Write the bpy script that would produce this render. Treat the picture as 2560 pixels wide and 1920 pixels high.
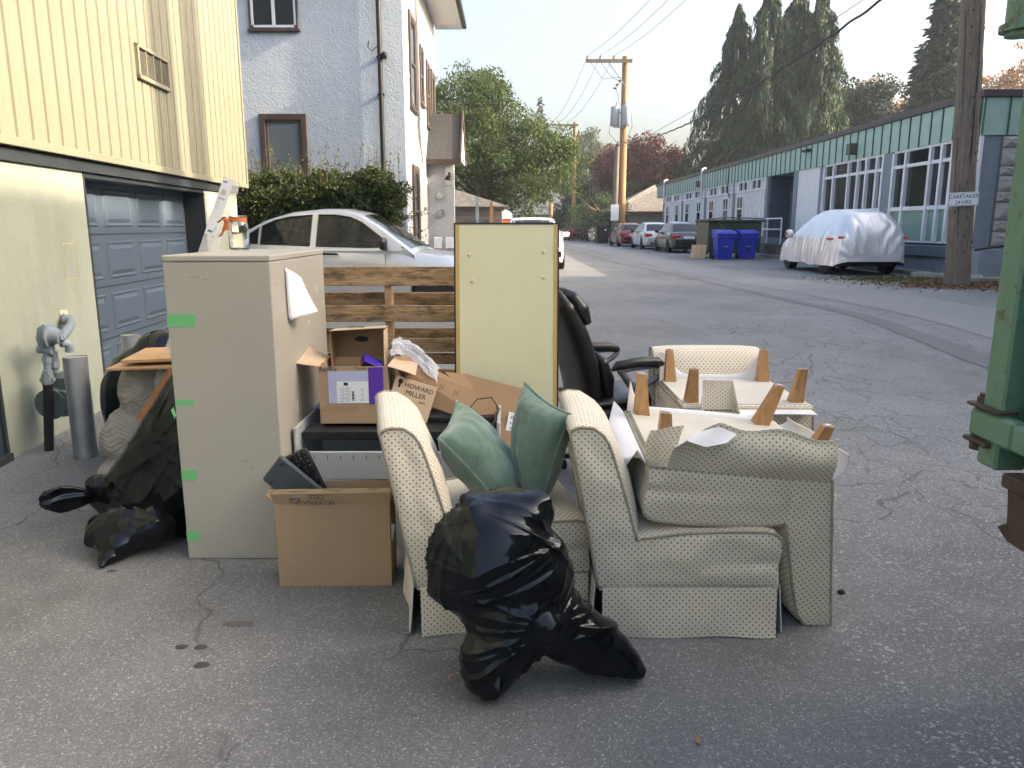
import bpy, math, random
import numpy as np
from mathutils import Vector, Matrix, Euler, noise
R = math.radians
random.seed(7); rng = np.random.default_rng(7)
scene = bpy.context.scene
col = scene.collection
for o in list(bpy.data.objects): bpy.data.objects.remove(o)

# ------------------------------------------------------------------ camera
EYE = 1.48; PITCH = R(11.56); FOC = 1923.0
cam_d = bpy.data.cameras.new('camera'); cam = bpy.data.objects.new('camera', cam_d); col.objects.link(cam)
cam.location = (0, 0, EYE); cam.rotation_euler = (R(90) - PITCH, 0, 0)
cam_d.sensor_width = 36; cam_d.lens = FOC / 2560 * 36; cam_d.clip_start = .05; cam_d.clip_end = 4000
scene.camera = cam

# ------------------------------------------------------------------ sky, sun, exposure
SUN_EL = R(27); SUN_BACK = R(4)          # sun low on the right, a touch behind the camera
world = bpy.data.worlds.new('World'); scene.world = world; world.use_nodes = True
wn = world.node_tree.nodes; wl = world.node_tree.links
sky = wn.new('ShaderNodeTexSky'); sky.sky_type = 'NISHITA'; sky.sun_disc = False
sky.sun_elevation = SUN_EL; sky.sun_rotation = R(90) + SUN_BACK
sky.air_density = 1.0; sky.dust_density = 8.0; sky.ozone_density = .5; sky.altitude = 0
wl.new(sky.outputs[0], wn['Background'].inputs[0]); wn['Background'].inputs[1].default_value = 0.15
sd = bpy.data.lights.new('sun', 'SUN'); sd.energy = 2.7; sd.angle = R(0.53); sd.color = (1.0, .83, .6)
sun = bpy.data.objects.new('sun', sd); col.objects.link(sun); sun.location = (20, -5, 30)
tosun = Vector((math.cos(SUN_EL) * math.cos(SUN_BACK), -math.cos(SUN_EL) * math.sin(SUN_BACK), math.sin(SUN_EL)))
sun.rotation_euler = (-tosun).to_track_quat('-Z', 'Y').to_euler()
vs = scene.view_settings
scene.display_settings.display_device = 'sRGB'
vs.view_transform = 'Standard'; vs.look = 'None'; vs.exposure = 1.95; vs.gamma = 1; vs.use_curve_mapping = False
scene.cycles.max_bounces = 6; scene.cycles.diffuse_bounces = 3; scene.cycles.glossy_bounces = 3; scene.cycles.transmission_bounces = 6; scene.cycles.transparent_max_bounces = 10; scene.cycles.volume_bounces = 0
scene.cycles.caustics_reflective = False; scene.cycles.caustics_refractive = False
scene.cycles.use_denoising = True; scene.cycles.adaptive_threshold = .02

# ------------------------------------------------------------------ layout helpers
def at(px, py, y):
    """world point at depth y seen at photo pixel (2560 wide)"""
    a = (px - 1280) / FOC; b = -(py - 960) / FOC
    d = Vector((a, math.cos(PITCH) + b * math.sin(PITCH), -math.sin(PITCH) + b * math.cos(PITCH)))
    return Vector((0, 0, EYE)) + d * (y / d.y)
def gz(y):
    t = min(1, max(0, (y - 5) / 6.5)); return .25 * t * t * (3 - 2 * t)
def lin(r, g, b):
    f = lambda c: (c / 255 / 12.92) if c <= 10.3 else ((c / 255 + .055) / 1.055) ** 2.4
    return (f(r), f(g), f(b))

# ------------------------------------------------------------------ mesh builder
class MB:
    def __init__(s): s.v = []; s.f = []; s.u = []; s.m = []
    def add(s, v, f, u=None, m=0):
        o = len(s.v); s.v += [tuple(p) for p in v]
        for i, q in enumerate(f):
            s.f.append([o + k for k in q]); s.u.append(u[i] if u else None); s.m.append(m)
        return s
    def box(s, x0, y0, z0, x1, y1, z1, b=0, M=None, m=0):
        if x1 < x0: x0, x1 = x1, x0
        if y1 < y0: y0, y1 = y1, y0
        if z1 < z0: z0, z1 = z1, z0
        if b <= 0:
            v = [(x, y, z) for z in (z0, z1) for y in (y0, y1) for x in (x0, x1)]
            f = [(0, 2, 3, 1), (4, 5, 7, 6), (0, 1, 5, 4), (2, 6, 7, 3), (0, 4, 6, 2), (1, 3, 7, 5)]
        else:
            c = ((x0 + x1) / 2, (y0 + y1) / 2, (z0 + z1) / 2); h = ((x1 - x0) / 2, (y1 - y0) / 2, (z1 - z0) / 2)
            b = min(b, min(h) * .95); v = []; idx = {}
            for sx in (-1, 1):
                for sy in (-1, 1):
                    for sz in (-1, 1):
                        for ax in range(3):
                            p = [c[0] + sx * (h[0] - b), c[1] + sy * (h[1] - b), c[2] + sz * (h[2] - b)]
                            p[ax] = c[ax] + (sx, sy, sz)[ax] * h[ax]
                            idx[(sx, sy, sz, ax)] = len(v); v.append(p)
            f = []
            for ax in range(3):
                o1, o2 = [a for a in range(3) if a != ax]
                for sg in (-1, 1):
                    q = []
                    for a, bb in ((-1, -1), (1, -1), (1, 1), (-1, 1)):
                        k = [0, 0, 0]; k[ax] = sg; k[o1] = a; k[o2] = bb; q.append(idx[(*k, ax)])
                    f.append(q)
                for a in (-1, 1):
                    for bb in (-1, 1):
                        k = [0, 0, 0]; k[o1] = a; k[o2] = bb
                        k0 = list(k); k0[ax] = -1; k1 = list(k); k1[ax] = 1
                        f.append([idx[(*k0, o1)], idx[(*k1, o1)], idx[(*k1, o2)], idx[(*k0, o2)]])
            for sx in (-1, 1):
                for sy in (-1, 1):
                    for sz in (-1, 1): f.append([idx[(sx, sy, sz, a)] for a in range(3)])
        if M is not None: v = [M @ Vector(p) for p in v]
        return s.add(v, f, None, m)
    def bar(s, a, b, w, t, up=(0, 0, 1), bv=0, m=0):
        """box of cross-section w x t from a to b"""
        a = Vector(a); b = Vector(b); d = (b - a); L = d.length; d.normalize()
        upv = Vector(up)
        if abs(d.dot(upv)) > .98: upv = Vector((0, 1, 0))
        sx = d.cross(upv).normalized(); uz = sx.cross(d)
        M = Matrix(((sx.x, d.x, uz.x, a.x), (sx.y, d.y, uz.y, a.y), (sx.z, d.z, uz.z, a.z), (0, 0, 0, 1)))
        return s.box(-w / 2, 0, -t / 2, w / 2, L, t / 2, bv, M, m)
    def tube(s, pts, r, n=8, caps=True, m=0, closed=False, flat=1.0):
        pts = [Vector(p) for p in pts]; N = len(pts)
        rr = r if isinstance(r, (list, tuple)) else [r] * N
        v = []; f = []; pt = None; ref = None
        for i in range(N):
            if closed: t = pts[(i + 1) % N] - pts[i - 1]
            else: t = pts[min(i + 1, N - 1)] - pts[max(i - 1, 0)]
            if t.length < 1e-9: t = Vector((0, 0, 1))
            t.normalize()
            if ref is None:
                ref = Vector((0, 0, 1)) if abs(t.z) < .9 else Vector((1, 0, 0))
                ref = (ref - t * ref.dot(t)).normalized()
            else: ref = (ref - t * ref.dot(t)).normalized()
            bi = t.cross(ref)
            for k in range(n):
                a = 2 * math.pi * k / n
                v.append(pts[i] + (ref * math.cos(a) * flat + bi * math.sin(a)) * rr[i])
        for i in range(N if closed else N - 1):
            j = (i + 1) % N
            for k in range(n): f.append([i * n + k, i * n + (k + 1) % n, j * n + (k + 1) % n, j * n + k])
        if caps and not closed: f.append(list(range(n))[::-1]); f.append([(N - 1) * n + k for k in range(n)])
        return s.add(v, f, None, m)
    def cyl(s, a, b, r0, r1=None, n=16, m=0): return s.tube([a, b], [r0, r0 if r1 is None else r1], n, True, m)
    def lathe(s, prof, c=(0, 0, 0), n=20, M=None, m=0):
        v = []; f = []
        for r, z in prof:
            for k in range(n):
                a = 2 * math.pi * k / n; v.append(Vector((r * math.cos(a), r * math.sin(a), z)))
        for i in range(len(prof) - 1):
            for k in range(n): f.append([i * n + k, i * n + (k + 1) % n, (i + 1) * n + (k + 1) % n, (i + 1) * n + k])
        f.append(list(range(n))[::-1]); f.append([(len(prof) - 1) * n + k for k in range(n)])
        v = [(M @ p if M is not None else p) + Vector(c) for p in v]
        return s.add(v, f, None, m)
    def prism(s, poly, fn, d0, d1, m=0):
        """2-D polygon, fn(a, b, d) -> 3-D, extruded from d0 to d1"""
        n = len(poly); v = [fn(a, b, d0) for a, b in poly] + [fn(a, b, d1) for a, b in poly]
        f = [list(range(n))[::-1], list(range(n, 2 * n))] + [[i, (i + 1) % n, n + (i + 1) % n, n + i] for i in range(n)]
        u = [[poly[k] for k in f[0]], [poly[k - n] for k in f[1]]] + [[(0, 0)] * 4] * n
        return s.add(v, f, u, m)
    def sheet(s, fn, nu, nv, th=0, uvs=(1, 1), m=0, m2=None):
        """fn(u, v) in 0..1 -> 3-D; th gives it thickness"""
        P = [[Vector(fn(i / nu, j / nv)) for i in range(nu + 1)] for j in range(nv + 1)]
        W = nu + 1; v = [p for row in P for p in row]; f = []; u = []
        for j in range(nv):
            for i in range(nu):
                f.append([j * W + i, j * W + i + 1, (j + 1) * W + i + 1, (j + 1) * W + i])
                u.append([((i + a) / nu * uvs[0], (j + b) / nv * uvs[1]) for a, b in ((0, 0), (1, 0), (1, 1), (0, 1))])
        if th:
            q = []
            for j in range(nv + 1):
                for i in range(nu + 1):
                    a = P[j][min(i + 1, nu)] - P[j][max(i - 1, 0)]; b = P[min(j + 1, nv)][i] - P[max(j - 1, 0)][i]
                    nn = a.cross(b); nn = nn.normalized() if nn.length > 1e-12 else Vector((0, 0, 1)); q.append(P[j][i] - nn * th)
            o = len(v)
            f2 = [[k + o for k in reversed(x)] for x in f]; u2 = [list(reversed(x)) for x in u]
            rim = []
            for i in range(nu): rim += [[i + 1, i, o + i, o + i + 1], [nv * W + i, nv * W + i + 1, o + nv * W + i + 1, o + nv * W + i]]
            for j in range(nv): rim += [[j * W, (j + 1) * W, o + (j + 1) * W, o + j * W], [(j + 1) * W + nu, j * W + nu, o + j * W + nu, o + (j + 1) * W + nu]]
            base = len(s.v); s.add(v + q, f, u, m)
            for x, uu in zip(f2, u2): s.f.append([base + k for k in x]); s.u.append(uu); s.m.append(m if m2 is None else m2)
            for x in rim: s.f.append([base + k for k in x]); s.u.append([(0, 0)] * 4); s.m.append(m)
            return s
        return s.add(v, f, u, m)
    def build(s, name, mat, parent=None, smooth=None, fix=True, kind=None):
        me = bpy.data.meshes.new(name); me.from_pydata([tuple(p) for p in s.v], [], s.f)
        for mm in (mat if isinstance(mat, (list, tuple)) else [mat]): me.materials.append(mm)
        me.polygons.foreach_set('material_index', s.m)
        if any(u is not None for u in s.u):
            L = me.uv_layers.new(name='UVMap'); k = 0; flat = []
            for q, u in zip(s.f, s.u):
                for j in range(len(q)): flat += list(u[j]) if u is not None else [0, 0]
            L.data.foreach_set('uv', flat)
        if fix:
            import bmesh
            bm = bmesh.new(); bm.from_mesh(me); bmesh.ops.recalc_face_normals(bm, faces=bm.faces); bm.to_mesh(me); bm.free()
        if smooth is not None:
            me.polygons.foreach_set('use_smooth', [True] * len(me.polygons))
            if smooth < 179: me.set_sharp_from_angle(angle=R(smooth))
        me.update()
        o = bpy.data.objects.new(name, me); col.objects.link(o)
        if parent is not None: o.parent = parent
        if kind: o['kind'] = kind
        return o
def tag(o, label, cat, group=None):
    o['label'] = label; o['category'] = cat
    if group: o['group'] = group
    return o
def thing(name, label, cat, loc=(0, 0, 0), rz=0, group=None, rot=None):
    o = bpy.data.objects.new(name, None); col.objects.link(o); o.empty_display_size = .1
    o.location = loc; o.rotation_euler = rot if rot else (0, 0, rz)
    return tag(o, label, cat, group)
def dup(o, parent=None, label=None):
    c = o.copy(); col.objects.link(c)
    if parent is not None: c.parent = parent
    if label: c['label'] = label
    for ch in list(o.children): dup(ch, c)
    return c
def inst(o, parent, loc, rz=0, scale=None):
    c = o.copy(); col.objects.link(c); c.parent = parent; c.location = loc; c.rotation_euler = (0, 0, rz)
    if scale: c.scale = scale
    return c
def evaluated(o):
    dg = bpy.context.evaluated_depsgraph_get(); dg.update()
    return bpy.data.meshes.new_from_object(o.evaluated_get(dg))
def text(body, size, mat, parent, M, name='lettering', align='CENTER', space=1.0, th=.0004):
    cu = bpy.data.curves.new(name, 'FONT'); cu.body = body; cu.size = size; cu.align_x = align; cu.align_y = 'CENTER'
    cu.extrude = th; cu.space_character = space; cu.resolution_u = 2
    t = bpy.data.objects.new('tmp', cu); col.objects.link(t)
    me = evaluated(t); bpy.data.objects.remove(t); bpy.data.curves.remove(cu)
    me.transform(M); me.materials.clear(); me.materials.append(mat)
    o = bpy.data.objects.new(name, me); col.objects.link(o); o.parent = parent
    return o
def frame(o, x, y):
    """matrix whose local x / y axes are the given directions, z = x cross y"""
    x = Vector(x).normalized(); y = Vector(y); y = (y - x * x.dot(y)).normalized(); z = x.cross(y)
    return Matrix(((x.x, y.x, z.x, o[0]), (x.y, y.y, z.y, o[1]), (x.z, y.z, z.z, o[2]), (0, 0, 0, 1)))

# ------------------------------------------------------------------ materials
class NT:
    def __init__(s, name):
        s.mat = bpy.data.materials.new(name); s.mat.use_nodes = True; s.t = s.mat.node_tree; s.n = s.t.nodes; s.l = s.t.links
        s.b = s.n['Principled BSDF']
    def node(s, typ, **kw):
        n = s.n.new(typ)
        for k, v in kw.items(): setattr(n, k, v)
        return n
    def set(s, n, **kw):
        for k, v in kw.items():
            key = k.replace('_', ' '); inp = n.inputs[key] if key in n.inputs else n.inputs[int(k[1:])]
            if hasattr(v, 'is_output'): s.l.new(v, inp)
            else: inp.default_value = v
        return n
    def math(s, op, a, b=None, c=None, clamp=False):
        n = s.node('ShaderNodeMath', operation=op); n.use_clamp = clamp
        for i, x in enumerate((a, b, c)):
            if x is None: continue
            if hasattr(x, 'is_output'): s.l.new(x, n.inputs[i])
            else: n.inputs[i].default_value = x
        return n.outputs[0]
    def mix(s, fac, a, b, mode='MIX'):
        n = s.node('ShaderNodeMix', data_type='RGBA', blend_type=mode)
        for i, x in ((0, fac), (6, a), (7, b)):
            if hasattr(x, 'is_output'): s.l.new(x, n.inputs[i])
            elif i == 0: n.inputs[0].default_value = x
            else: n.inputs[i].default_value = (*x[:3], 1)
        return n.outputs[2]
    def coord(s, which='Object', scale=None):
        o = s.node('ShaderNodeTexCoord').outputs[which]
        if scale:
            mp = s.node('ShaderNodeMapping'); s.l.new(o, mp.inputs[0]); mp.inputs['Scale'].default_value = scale; o = mp.outputs[0]
        return o
    def noise(s, vec, scale, detail=3, rough=.55, dist=0):
        n = s.node('ShaderNodeTexNoise'); s.l.new(vec, n.inputs['Vector'])
        n.inputs['Scale'].default_value = scale; n.inputs['Detail'].default_value = detail; n.inputs['Roughness'].default_value = rough; n.inputs['Distortion'].default_value = dist
        return n.outputs[0]
    def vor(s, vec, scale, feature='F1', out='Distance', rand=1):
        n = s.node('ShaderNodeTexVoronoi', feature=feature); s.l.new(vec, n.inputs['Vector']); n.inputs['Scale'].default_value = scale
        n.inputs['Randomness'].default_value = rand
        return n.outputs[out]
    def ramp(s, fac, pts, interp='LINEAR'):
        n = s.node('ShaderNodeValToRGB'); s.l.new(fac, n.inputs[0]); e = n.color_ramp.elements; n.color_ramp.interpolation = interp
        while len(e) < len(pts): e.new(.5)
        for k, (p, c) in enumerate(pts):
            e[k].position = p; e[k].color = (*c[:3], 1) if hasattr(c, '__len__') else (c, c, c, 1)
        return n.outputs[0]
    def rng(s, x, a, b, c=0., d=1.):
        n = s.node('ShaderNodeMapRange'); s.l.new(x, n.inputs[0])
        for i, v in enumerate((a, b, c, d)): n.inputs[i + 1].default_value = v
        return n.outputs[0]
    def bump(s, h, strength=.3, dist=.01):
        n = s.node('ShaderNodeBump'); s.l.new(h, n.inputs['Height']); n.inputs['Strength'].default_value = strength; n.inputs['Distance'].default_value = dist
        s.l.new(n.outputs[0], s.b.inputs['Normal']); return n
    def color(s, c): s.l.new(c, s.b.inputs['Base Color']) if hasattr(c, 'is_output') else setattr(s.b.inputs['Base Color'], 'default_value', (*c, 1))
    def put(s, rough=None, metal=None, spec=None, **kw):
        if rough is not None: s.b.inputs['Roughness'].default_value = rough
        if metal is not None: s.b.inputs['Metallic'].default_value = metal
        if spec is not None: s.b.inputs['Specular IOR Level'].default_value = spec
        return s.mat
MATS = {}
def mt(name, c, rough=.6, metal=0, var=.1, vs=5., bump=0, bs=60., bd=.004, spec=.5, dirt=0, coord='Object'):
    if name in MATS: return MATS[name]
    n = NT(name); v = n.coord(coord)
    f = n.noise(v, vs, 2, .6)
    cc = n.mix(f, tuple(x * (1 - var * 1.6) for x in c), tuple(min(1, x * (1 + var * 1.6)) for x in c))
    if dirt:
        g = n.ramp(n.noise(v, vs * .45, 3, .7, .6), [(.5, 0), (.72, 1)])
        cc = n.mix(n.math('MULTIPLY', g, dirt), cc, tuple(x * .35 for x in c))
    n.color(cc)
    if bump: n.bump(n.noise(v, bs, 2), bump, bd)
    rr = n.rng(f, .2, .8, max(.02, rough - .07), min(1, rough + .07)); n.l.new(rr, n.b.inputs['Roughness'])
    MATS[name] = n.put(None, metal, spec); return MATS[name]
def wood(name, c0, c1, axis=0, rough=.65, scale=1., stain=0):
    if name in MATS: return MATS[name]
    n = NT(name); sc = [14 * scale] * 3; sc[axis] = 1.1 * scale
    v = n.coord('Object', sc)
    w = n.noise(v, 3.2, 3, .62, 1.6); cc = n.ramp(w, [(.28, c0), (.5, [(a + b) / 2 for a, b in zip(c0, c1)]), (.72, c1)])
    if stain:
        s2 = n.ramp(n.noise(n.coord('Object', (3, 3, 9)), 2.2, 5, .7), [(.46, 0), (.64, 1)]); cc = n.mix(n.math('MULTIPLY', s2, stain), cc, (.05, .035, .022))
    n.color(cc); n.bump(w, .25, .003); MATS[name] = n.put(rough); return MATS[name]
# ------------------------------------------------------------------ special materials
def m_asphalt():
    n = NT('asphalt'); g = n.node('ShaderNodeNewGeometry').outputs['Position']
    sx = n.node('ShaderNodeSeparateXYZ'); n.l.new(g, sx.inputs[0])
    big = n.noise(g, .5, 4, .65); mid = n.noise(g, 3.5, 2, .6)
    base = n.mix(n.rng(big, .3, .7), (.124, .127, .128), (.206, .21, .211))
    base = n.mix(n.rng(mid, .4, .65, 0, .4), base, (.215, .218, .218))
    # aggregate
    cell = n.node('ShaderNodeTexVoronoi'); n.l.new(g, cell.inputs['Vector']); cell.inputs['Scale'].default_value = 190
    cs = n.node('ShaderNodeSeparateColor'); n.l.new(cell.outputs['Color'], cs.inputs[0])
    base = n.mix(1, base, n.ramp(cs.outputs[0], [(0, .72), (.8, 1.06), (.93, 1.3), (.97, 1.7), (1, 2.3)]), 'MULTIPLY')
    right = n.math('ADD', n.rng(sx.outputs[0], .9, 2.4, 0, 1), n.rng(n.noise(g, .9, 3), .55, .7, 0, .25))
    near = n.rng(sx.outputs[1], 4.5, 8, 1, 0); mask = n.math('MULTIPLY', right, near, clamp=True)
    c2 = n.node('ShaderNodeTexVoronoi'); n.l.new(g, c2.inputs['Vector']); c2.inputs['Scale'].default_value = 75
    c2s = n.node('ShaderNodeSeparateColor'); n.l.new(c2.outputs['Color'], c2s.inputs[0])
    chip = n.math('MULTIPLY', n.math('MULTIPLY', n.rng(c2s.outputs[0], .74, .78), n.rng(c2.outputs['Distance'], .42, .3)), mask)
    base = n.mix(chip, base, (.40, .39, .37))
    # cracks
    wob = n.node('ShaderNodeTexNoise'); n.l.new(g, wob.inputs['Vector']); wob.inputs['Scale'].default_value = 2.2; wob.inputs['Detail'].default_value = 3
    av = n.node('ShaderNodeVectorMath', operation='MULTIPLY_ADD'); n.l.new(wob.outputs['Color'], av.inputs[0]); av.inputs[1].default_value = (.55, .55, 0); n.l.new(g, av.inputs[2])
    flat = n.node('ShaderNodeVectorMath', operation='MULTIPLY'); n.l.new(av.outputs[0], flat.inputs[0]); flat.inputs[1].default_value = (1, 1, 0)
    e1 = n.vor(flat.outputs[0], .62, 'DISTANCE_TO_EDGE'); e2 = n.vor(flat.outputs[0], 2.6, 'DISTANCE_TO_EDGE')
    k1 = n.math('MULTIPLY', n.rng(e1, .0015, .0055, 1, 0), n.rng(n.noise(g, .7, 2), .42, .52))
    rmask = n.math('MULTIPLY', n.rng(sx.outputs[0], 1.3, 2.6, 0, 1), n.rng(n.noise(g, .55, 3), .4, .55))
    k2 = n.math('MULTIPLY', n.rng(e2, .004, .018, 1, 0), rmask, clamp=True)
    k = n.math('MAXIMUM', k1, k2); base = n.mix(n.math('MULTIPLY', k, .6), base, (.03, .03, .03))
    blot = n.ramp(n.noise(g, 1.3, 4, .6), [(.62, 0), (.75, 1)]); base = n.mix(n.math('MULTIPLY', blot, .25), base, (.05, .05, .052))
    n.color(base)
    n.bump(n.math('MULTIPLY', cell.outputs['Distance'], -.35), .7, .004); return n.put(.82)
def m_fabric():
    n = NT('dotted_upholstery'); uv = n.node('ShaderNodeUVMap').outputs[0]
    s = n.node('ShaderNodeSeparateXYZ'); n.l.new(uv, s.inputs[0]); S = .0235
    a = n.math('DIVIDE', n.math('ADD', s.outputs[0], s.outputs[1]), S); b = n.math('DIVIDE', n.math('SUBTRACT', s.outputs[0], s.outputs[1]), S)
    fa = n.math('ABSOLUTE', n.math('SUBTRACT', n.math('FRACT', a), .5)); fb = n.math('ABSOLUTE', n.math('SUBTRACT', n.math('FRACT', b), .5))
    dot = n.rng(n.math('SQRT', n.math('ADD', n.math('MULTIPLY', fa, fa), n.math('MULTIPLY', fb, fb))), .19, .26, 1, 0)
    line = n.rng(n.math('MAXIMUM', fa, fb), .44, .48, 0, 1)
    ob = n.coord('Object'); st = n.noise(ob, 3, 4, .6)
    base = n.mix(st, (.73, .655, .505), (.81, .74, .60))
    dirt = n.ramp(n.noise(ob, 1.7, 5, .65), [(.55, 0), (.8, 1)]); base = n.mix(n.math('MULTIPLY', dirt, .3), base, (.42, .34, .22))
    base = n.mix(n.math('MULTIPLY', line, .3), base, (.36, .335, .27)); base = n.mix(n.math('MULTIPLY', dot, .85), base, (.13, .15, .14))
    n.color(base)
    n.bump(n.math('ADD', n.noise(ob, 7, 4, .6), n.math('MULTIPLY', n.noise(ob, 420, 2), .05)), .35, .03)
    n.b.inputs['Sheen Weight'].default_value = .25; return n.put(.85, spec=.25)
def m_bag():
    n = NT('black_plastic_film'); v = n.coord('Object')
    v2 = n.coord('Object', (1, 1, 2.2)); w = n.noise(v2, 9, 5, .6, 1.4); w2 = n.vor(v, 22, 'DISTANCE_TO_EDGE')
    n.color((.005, .005, .006)); n.b.inputs['Specular Tint'].default_value = (.72, .86, 1, 1); n.bump(n.math('ADD', n.math('MULTIPLY', w, .5), n.math('MULTIPLY', n.rng(w2, 0, .12), .02)), .05, .004)
    n.b.inputs['Coat Weight'].default_value = .06; n.b.inputs['Coat Roughness'].default_value = .1
    rr = n.rng(n.noise(v, 6, 2), .3, .7, .09, .2); n.l.new(rr, n.b.inputs['Roughness']); return n.put(None, spec=.34)
def m_leaf(name, c0, c1, c2=None, trans=.35):
    n = NT(name); a = n.node('ShaderNodeAttribute', attribute_name='tint'); a.attribute_type = 'GEOMETRY'
    pts = [(0, c0), (1, c1)] if c2 is None else [(0, c0), (.8, c1), (1, c2)]
    c = n.ramp(a.outputs['Fac'], pts); n.color(c); n.put(.6, spec=.25)
    t = n.node('ShaderNodeBsdfTranslucent'); n.l.new(c, t.inputs[0]); mx = n.node('ShaderNodeMixShader'); mx.inputs[0].default_value = trans
    n.l.new(n.b.outputs[0], mx.inputs[1]); n.l.new(t.outputs[0], mx.inputs[2]); n.l.new(mx.outputs[0], n.n['Material Output'].inputs[0])
    return n.mat
def m_stucco(name, c, c2, bs=26, st=.9):
    n = NT(name); v = n.coord('Object'); f = n.noise(v, .8, 5, .6)
    cc = n.mix(n.rng(f, .35, .65), c, c2); d = n.ramp(n.noise(n.coord('Object', (1, 1, .35)), 1.6, 6, .7), [(.52, 0), (.75, 1)])
    cc = n.mix(n.math('MULTIPLY', d, .35), cc, tuple(x * .6 for x in c)); n.color(cc)
    n.bump(n.math('ADD', n.noise(v, bs, 5, .65, .8), n.math('MULTIPLY', n.noise(v, bs * .3, 3), .6)), st, .03); return n.put(.9, spec=.2)
def m_card(name, c):
    n = NT(name); v = n.coord('Object'); f = n.noise(v, 4, 4, .6); fl = n.noise(n.coord('Object', (1, 1, 130)), 2, 2)
    cc = n.mix(f, tuple(x * .85 for x in c), tuple(x * 1.12 for x in c)); cc = n.mix(n.rng(fl, .4, .6, 0, .12), cc, tuple(x * .7 for x in c))
    n.color(cc); n.bump(n.math('ADD', n.math('MULTIPLY', fl, .15), n.noise(v, 9, 3)), .2, .006); return n.put(.8, spec=.25)
def m_foil():
    n = NT('silver_car_cover_cloth'); v = n.coord('Object'); f = n.noise(v, 2, 3)
    n.color(n.mix(f, (.66, .67, .69), (.80, .80, .82)))
    a = n.noise(n.coord('Object', (1, 1, .6)), 2.6, 3, .6, 2.2)
    n.bump(a, .28, .05); return n.put(.36, .5)
def m_glass(name, c=(1, 1, 1), rough=.02, ior=1.45):
    n = NT(name); n.color(c); n.b.inputs['Transmission Weight'].default_value = 1; n.b.inputs['IOR'].default_value = ior; return n.put(rough)
def m_film(name, c, alpha, rough=.15):
    n = NT(name); n.color(c); n.b.inputs['Alpha'].default_value = alpha; return n.put(rough, spec=.6)
def m_roof(name, c):
    n = NT(name); v = n.coord('Object'); k = n.node('ShaderNodeTexVoronoi'); n.l.new(v, k.inputs['Vector']); k.inputs['Scale'].default_value = 7
    s = n.node('ShaderNodeSeparateColor'); n.l.new(k.outputs['Color'], s.inputs[0])
    n.color(n.mix(s.outputs[0], tuple(x * .7 for x in c), tuple(x * 1.3 for x in c))); n.bump(n.noise(v, 60, 3), .4, .01); return n.put(.9)
ASPH = m_asphalt(); FAB = m_fabric(); BAG = m_bag()
WHITE = mt('white_paint', (.74, .75, .76), .5, var=.06, dirt=.12)
BLACK = mt('black_plastic', (.012, .012, .013), .42, var=.2)
RUBBER = mt('tyre_rubber', (.014, .014, .014), .8, var=.2)
DARKGLASS = mt('dark_glass', (.012, .014, .016), .05, var=.1, spec=.28)
CHROME = mt('bright_metal', (.62, .63, .65), .22, 1, var=.05)
STEEL = mt('galvanised_steel', (.36, .39, .42), .45, .75, var=.2, vs=9, dirt=.3)
INK = mt('black_ink', (.02, .02, .022), .7, var=.05)
LABEL = mt('white_label_paper', (.74, .76, .80), .6, var=.04)
FOAM = mt('white_lining_cloth', (.72, .72, .73), .9, var=.06, bump=.3, bs=14, bd=.01)

# ------------------------------------------------------------------ foliage
def leaf_mesh(name, C, D, L, W, mat, parent, fold=.25, tint=None, kind=None):
    N = len(C); D = D / np.maximum(1e-6, np.linalg.norm(D, axis=1, keepdims=True))
    rnd = rng.normal(size=(N, 3)); S = np.cross(D, rnd); S /= np.maximum(1e-6, np.linalg.norm(S, axis=1, keepdims=True)); Nn = np.cross(S, D)
    L = np.broadcast_to(np.asarray(L, float), (N,))[:, None]; W = np.broadcast_to(np.asarray(W, float), (N,))[:, None]
    V = np.empty((N, 4, 3)); V[:, 0] = C - D * L / 2; V[:, 2] = C + D * L / 2
    V[:, 1] = C + S * W / 2 + Nn * W * fold; V[:, 3] = C - S * W / 2 + Nn * W * fold
    me = bpy.data.meshes.new(name); me.vertices.add(N * 4); me.vertices.foreach_set('co', V.astype(np.float32).ravel())
    me.loops.add(N * 4); me.loops.foreach_set('vertex_index', np.arange(N * 4, dtype=np.int32))
    me.polygons.add(N); me.polygons.foreach_set('loop_start', np.arange(0, N * 4, 4, dtype=np.int32)); me.polygons.foreach_set('loop_total', np.full(N, 4, dtype=np.int32))
    at_ = me.attributes.new('tint', 'FLOAT', 'FACE'); tt = rng.random(N) if tint is None else np.clip(tint, 0, 1)
    at_.data.foreach_set('value', tt.astype(np.float32)); me.materials.append(mat); me.update(calc_edges=True); me.validate()
    o = bpy.data.objects.new(name, me); col.objects.link(o); o.parent = parent
    if kind: o['kind'] = kind
    return o
def clump_crown(centers, radii, per, leaf, droop=.3):
    """leaves gathered in clumps: returns points, directions, tints"""
    Cs = []; Ds = []; Ts = []
    for c, r in zip(centers, radii):
        k = max(6, int(per * r * r)); d = rng.normal(size=(k, 3)); d /= np.linalg.norm(d, axis=1, keepdims=True)
        rr = r * (rng.random(k) ** .33)[:, None]; p = np.asarray(c) + d * rr * np.array([1, 1, .8])
        dd = rng.normal(size=(k, 3)) + d * .8; dd[:, 2] -= droop * 2; Cs.append(p); Ds.append(dd); Ts.append(np.clip(rng.normal(.45 + .25 * rng.random(), .2, k), 0, 1))
    return np.vstack(Cs), np.vstack(Ds), np.concatenate(Ts)
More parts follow.
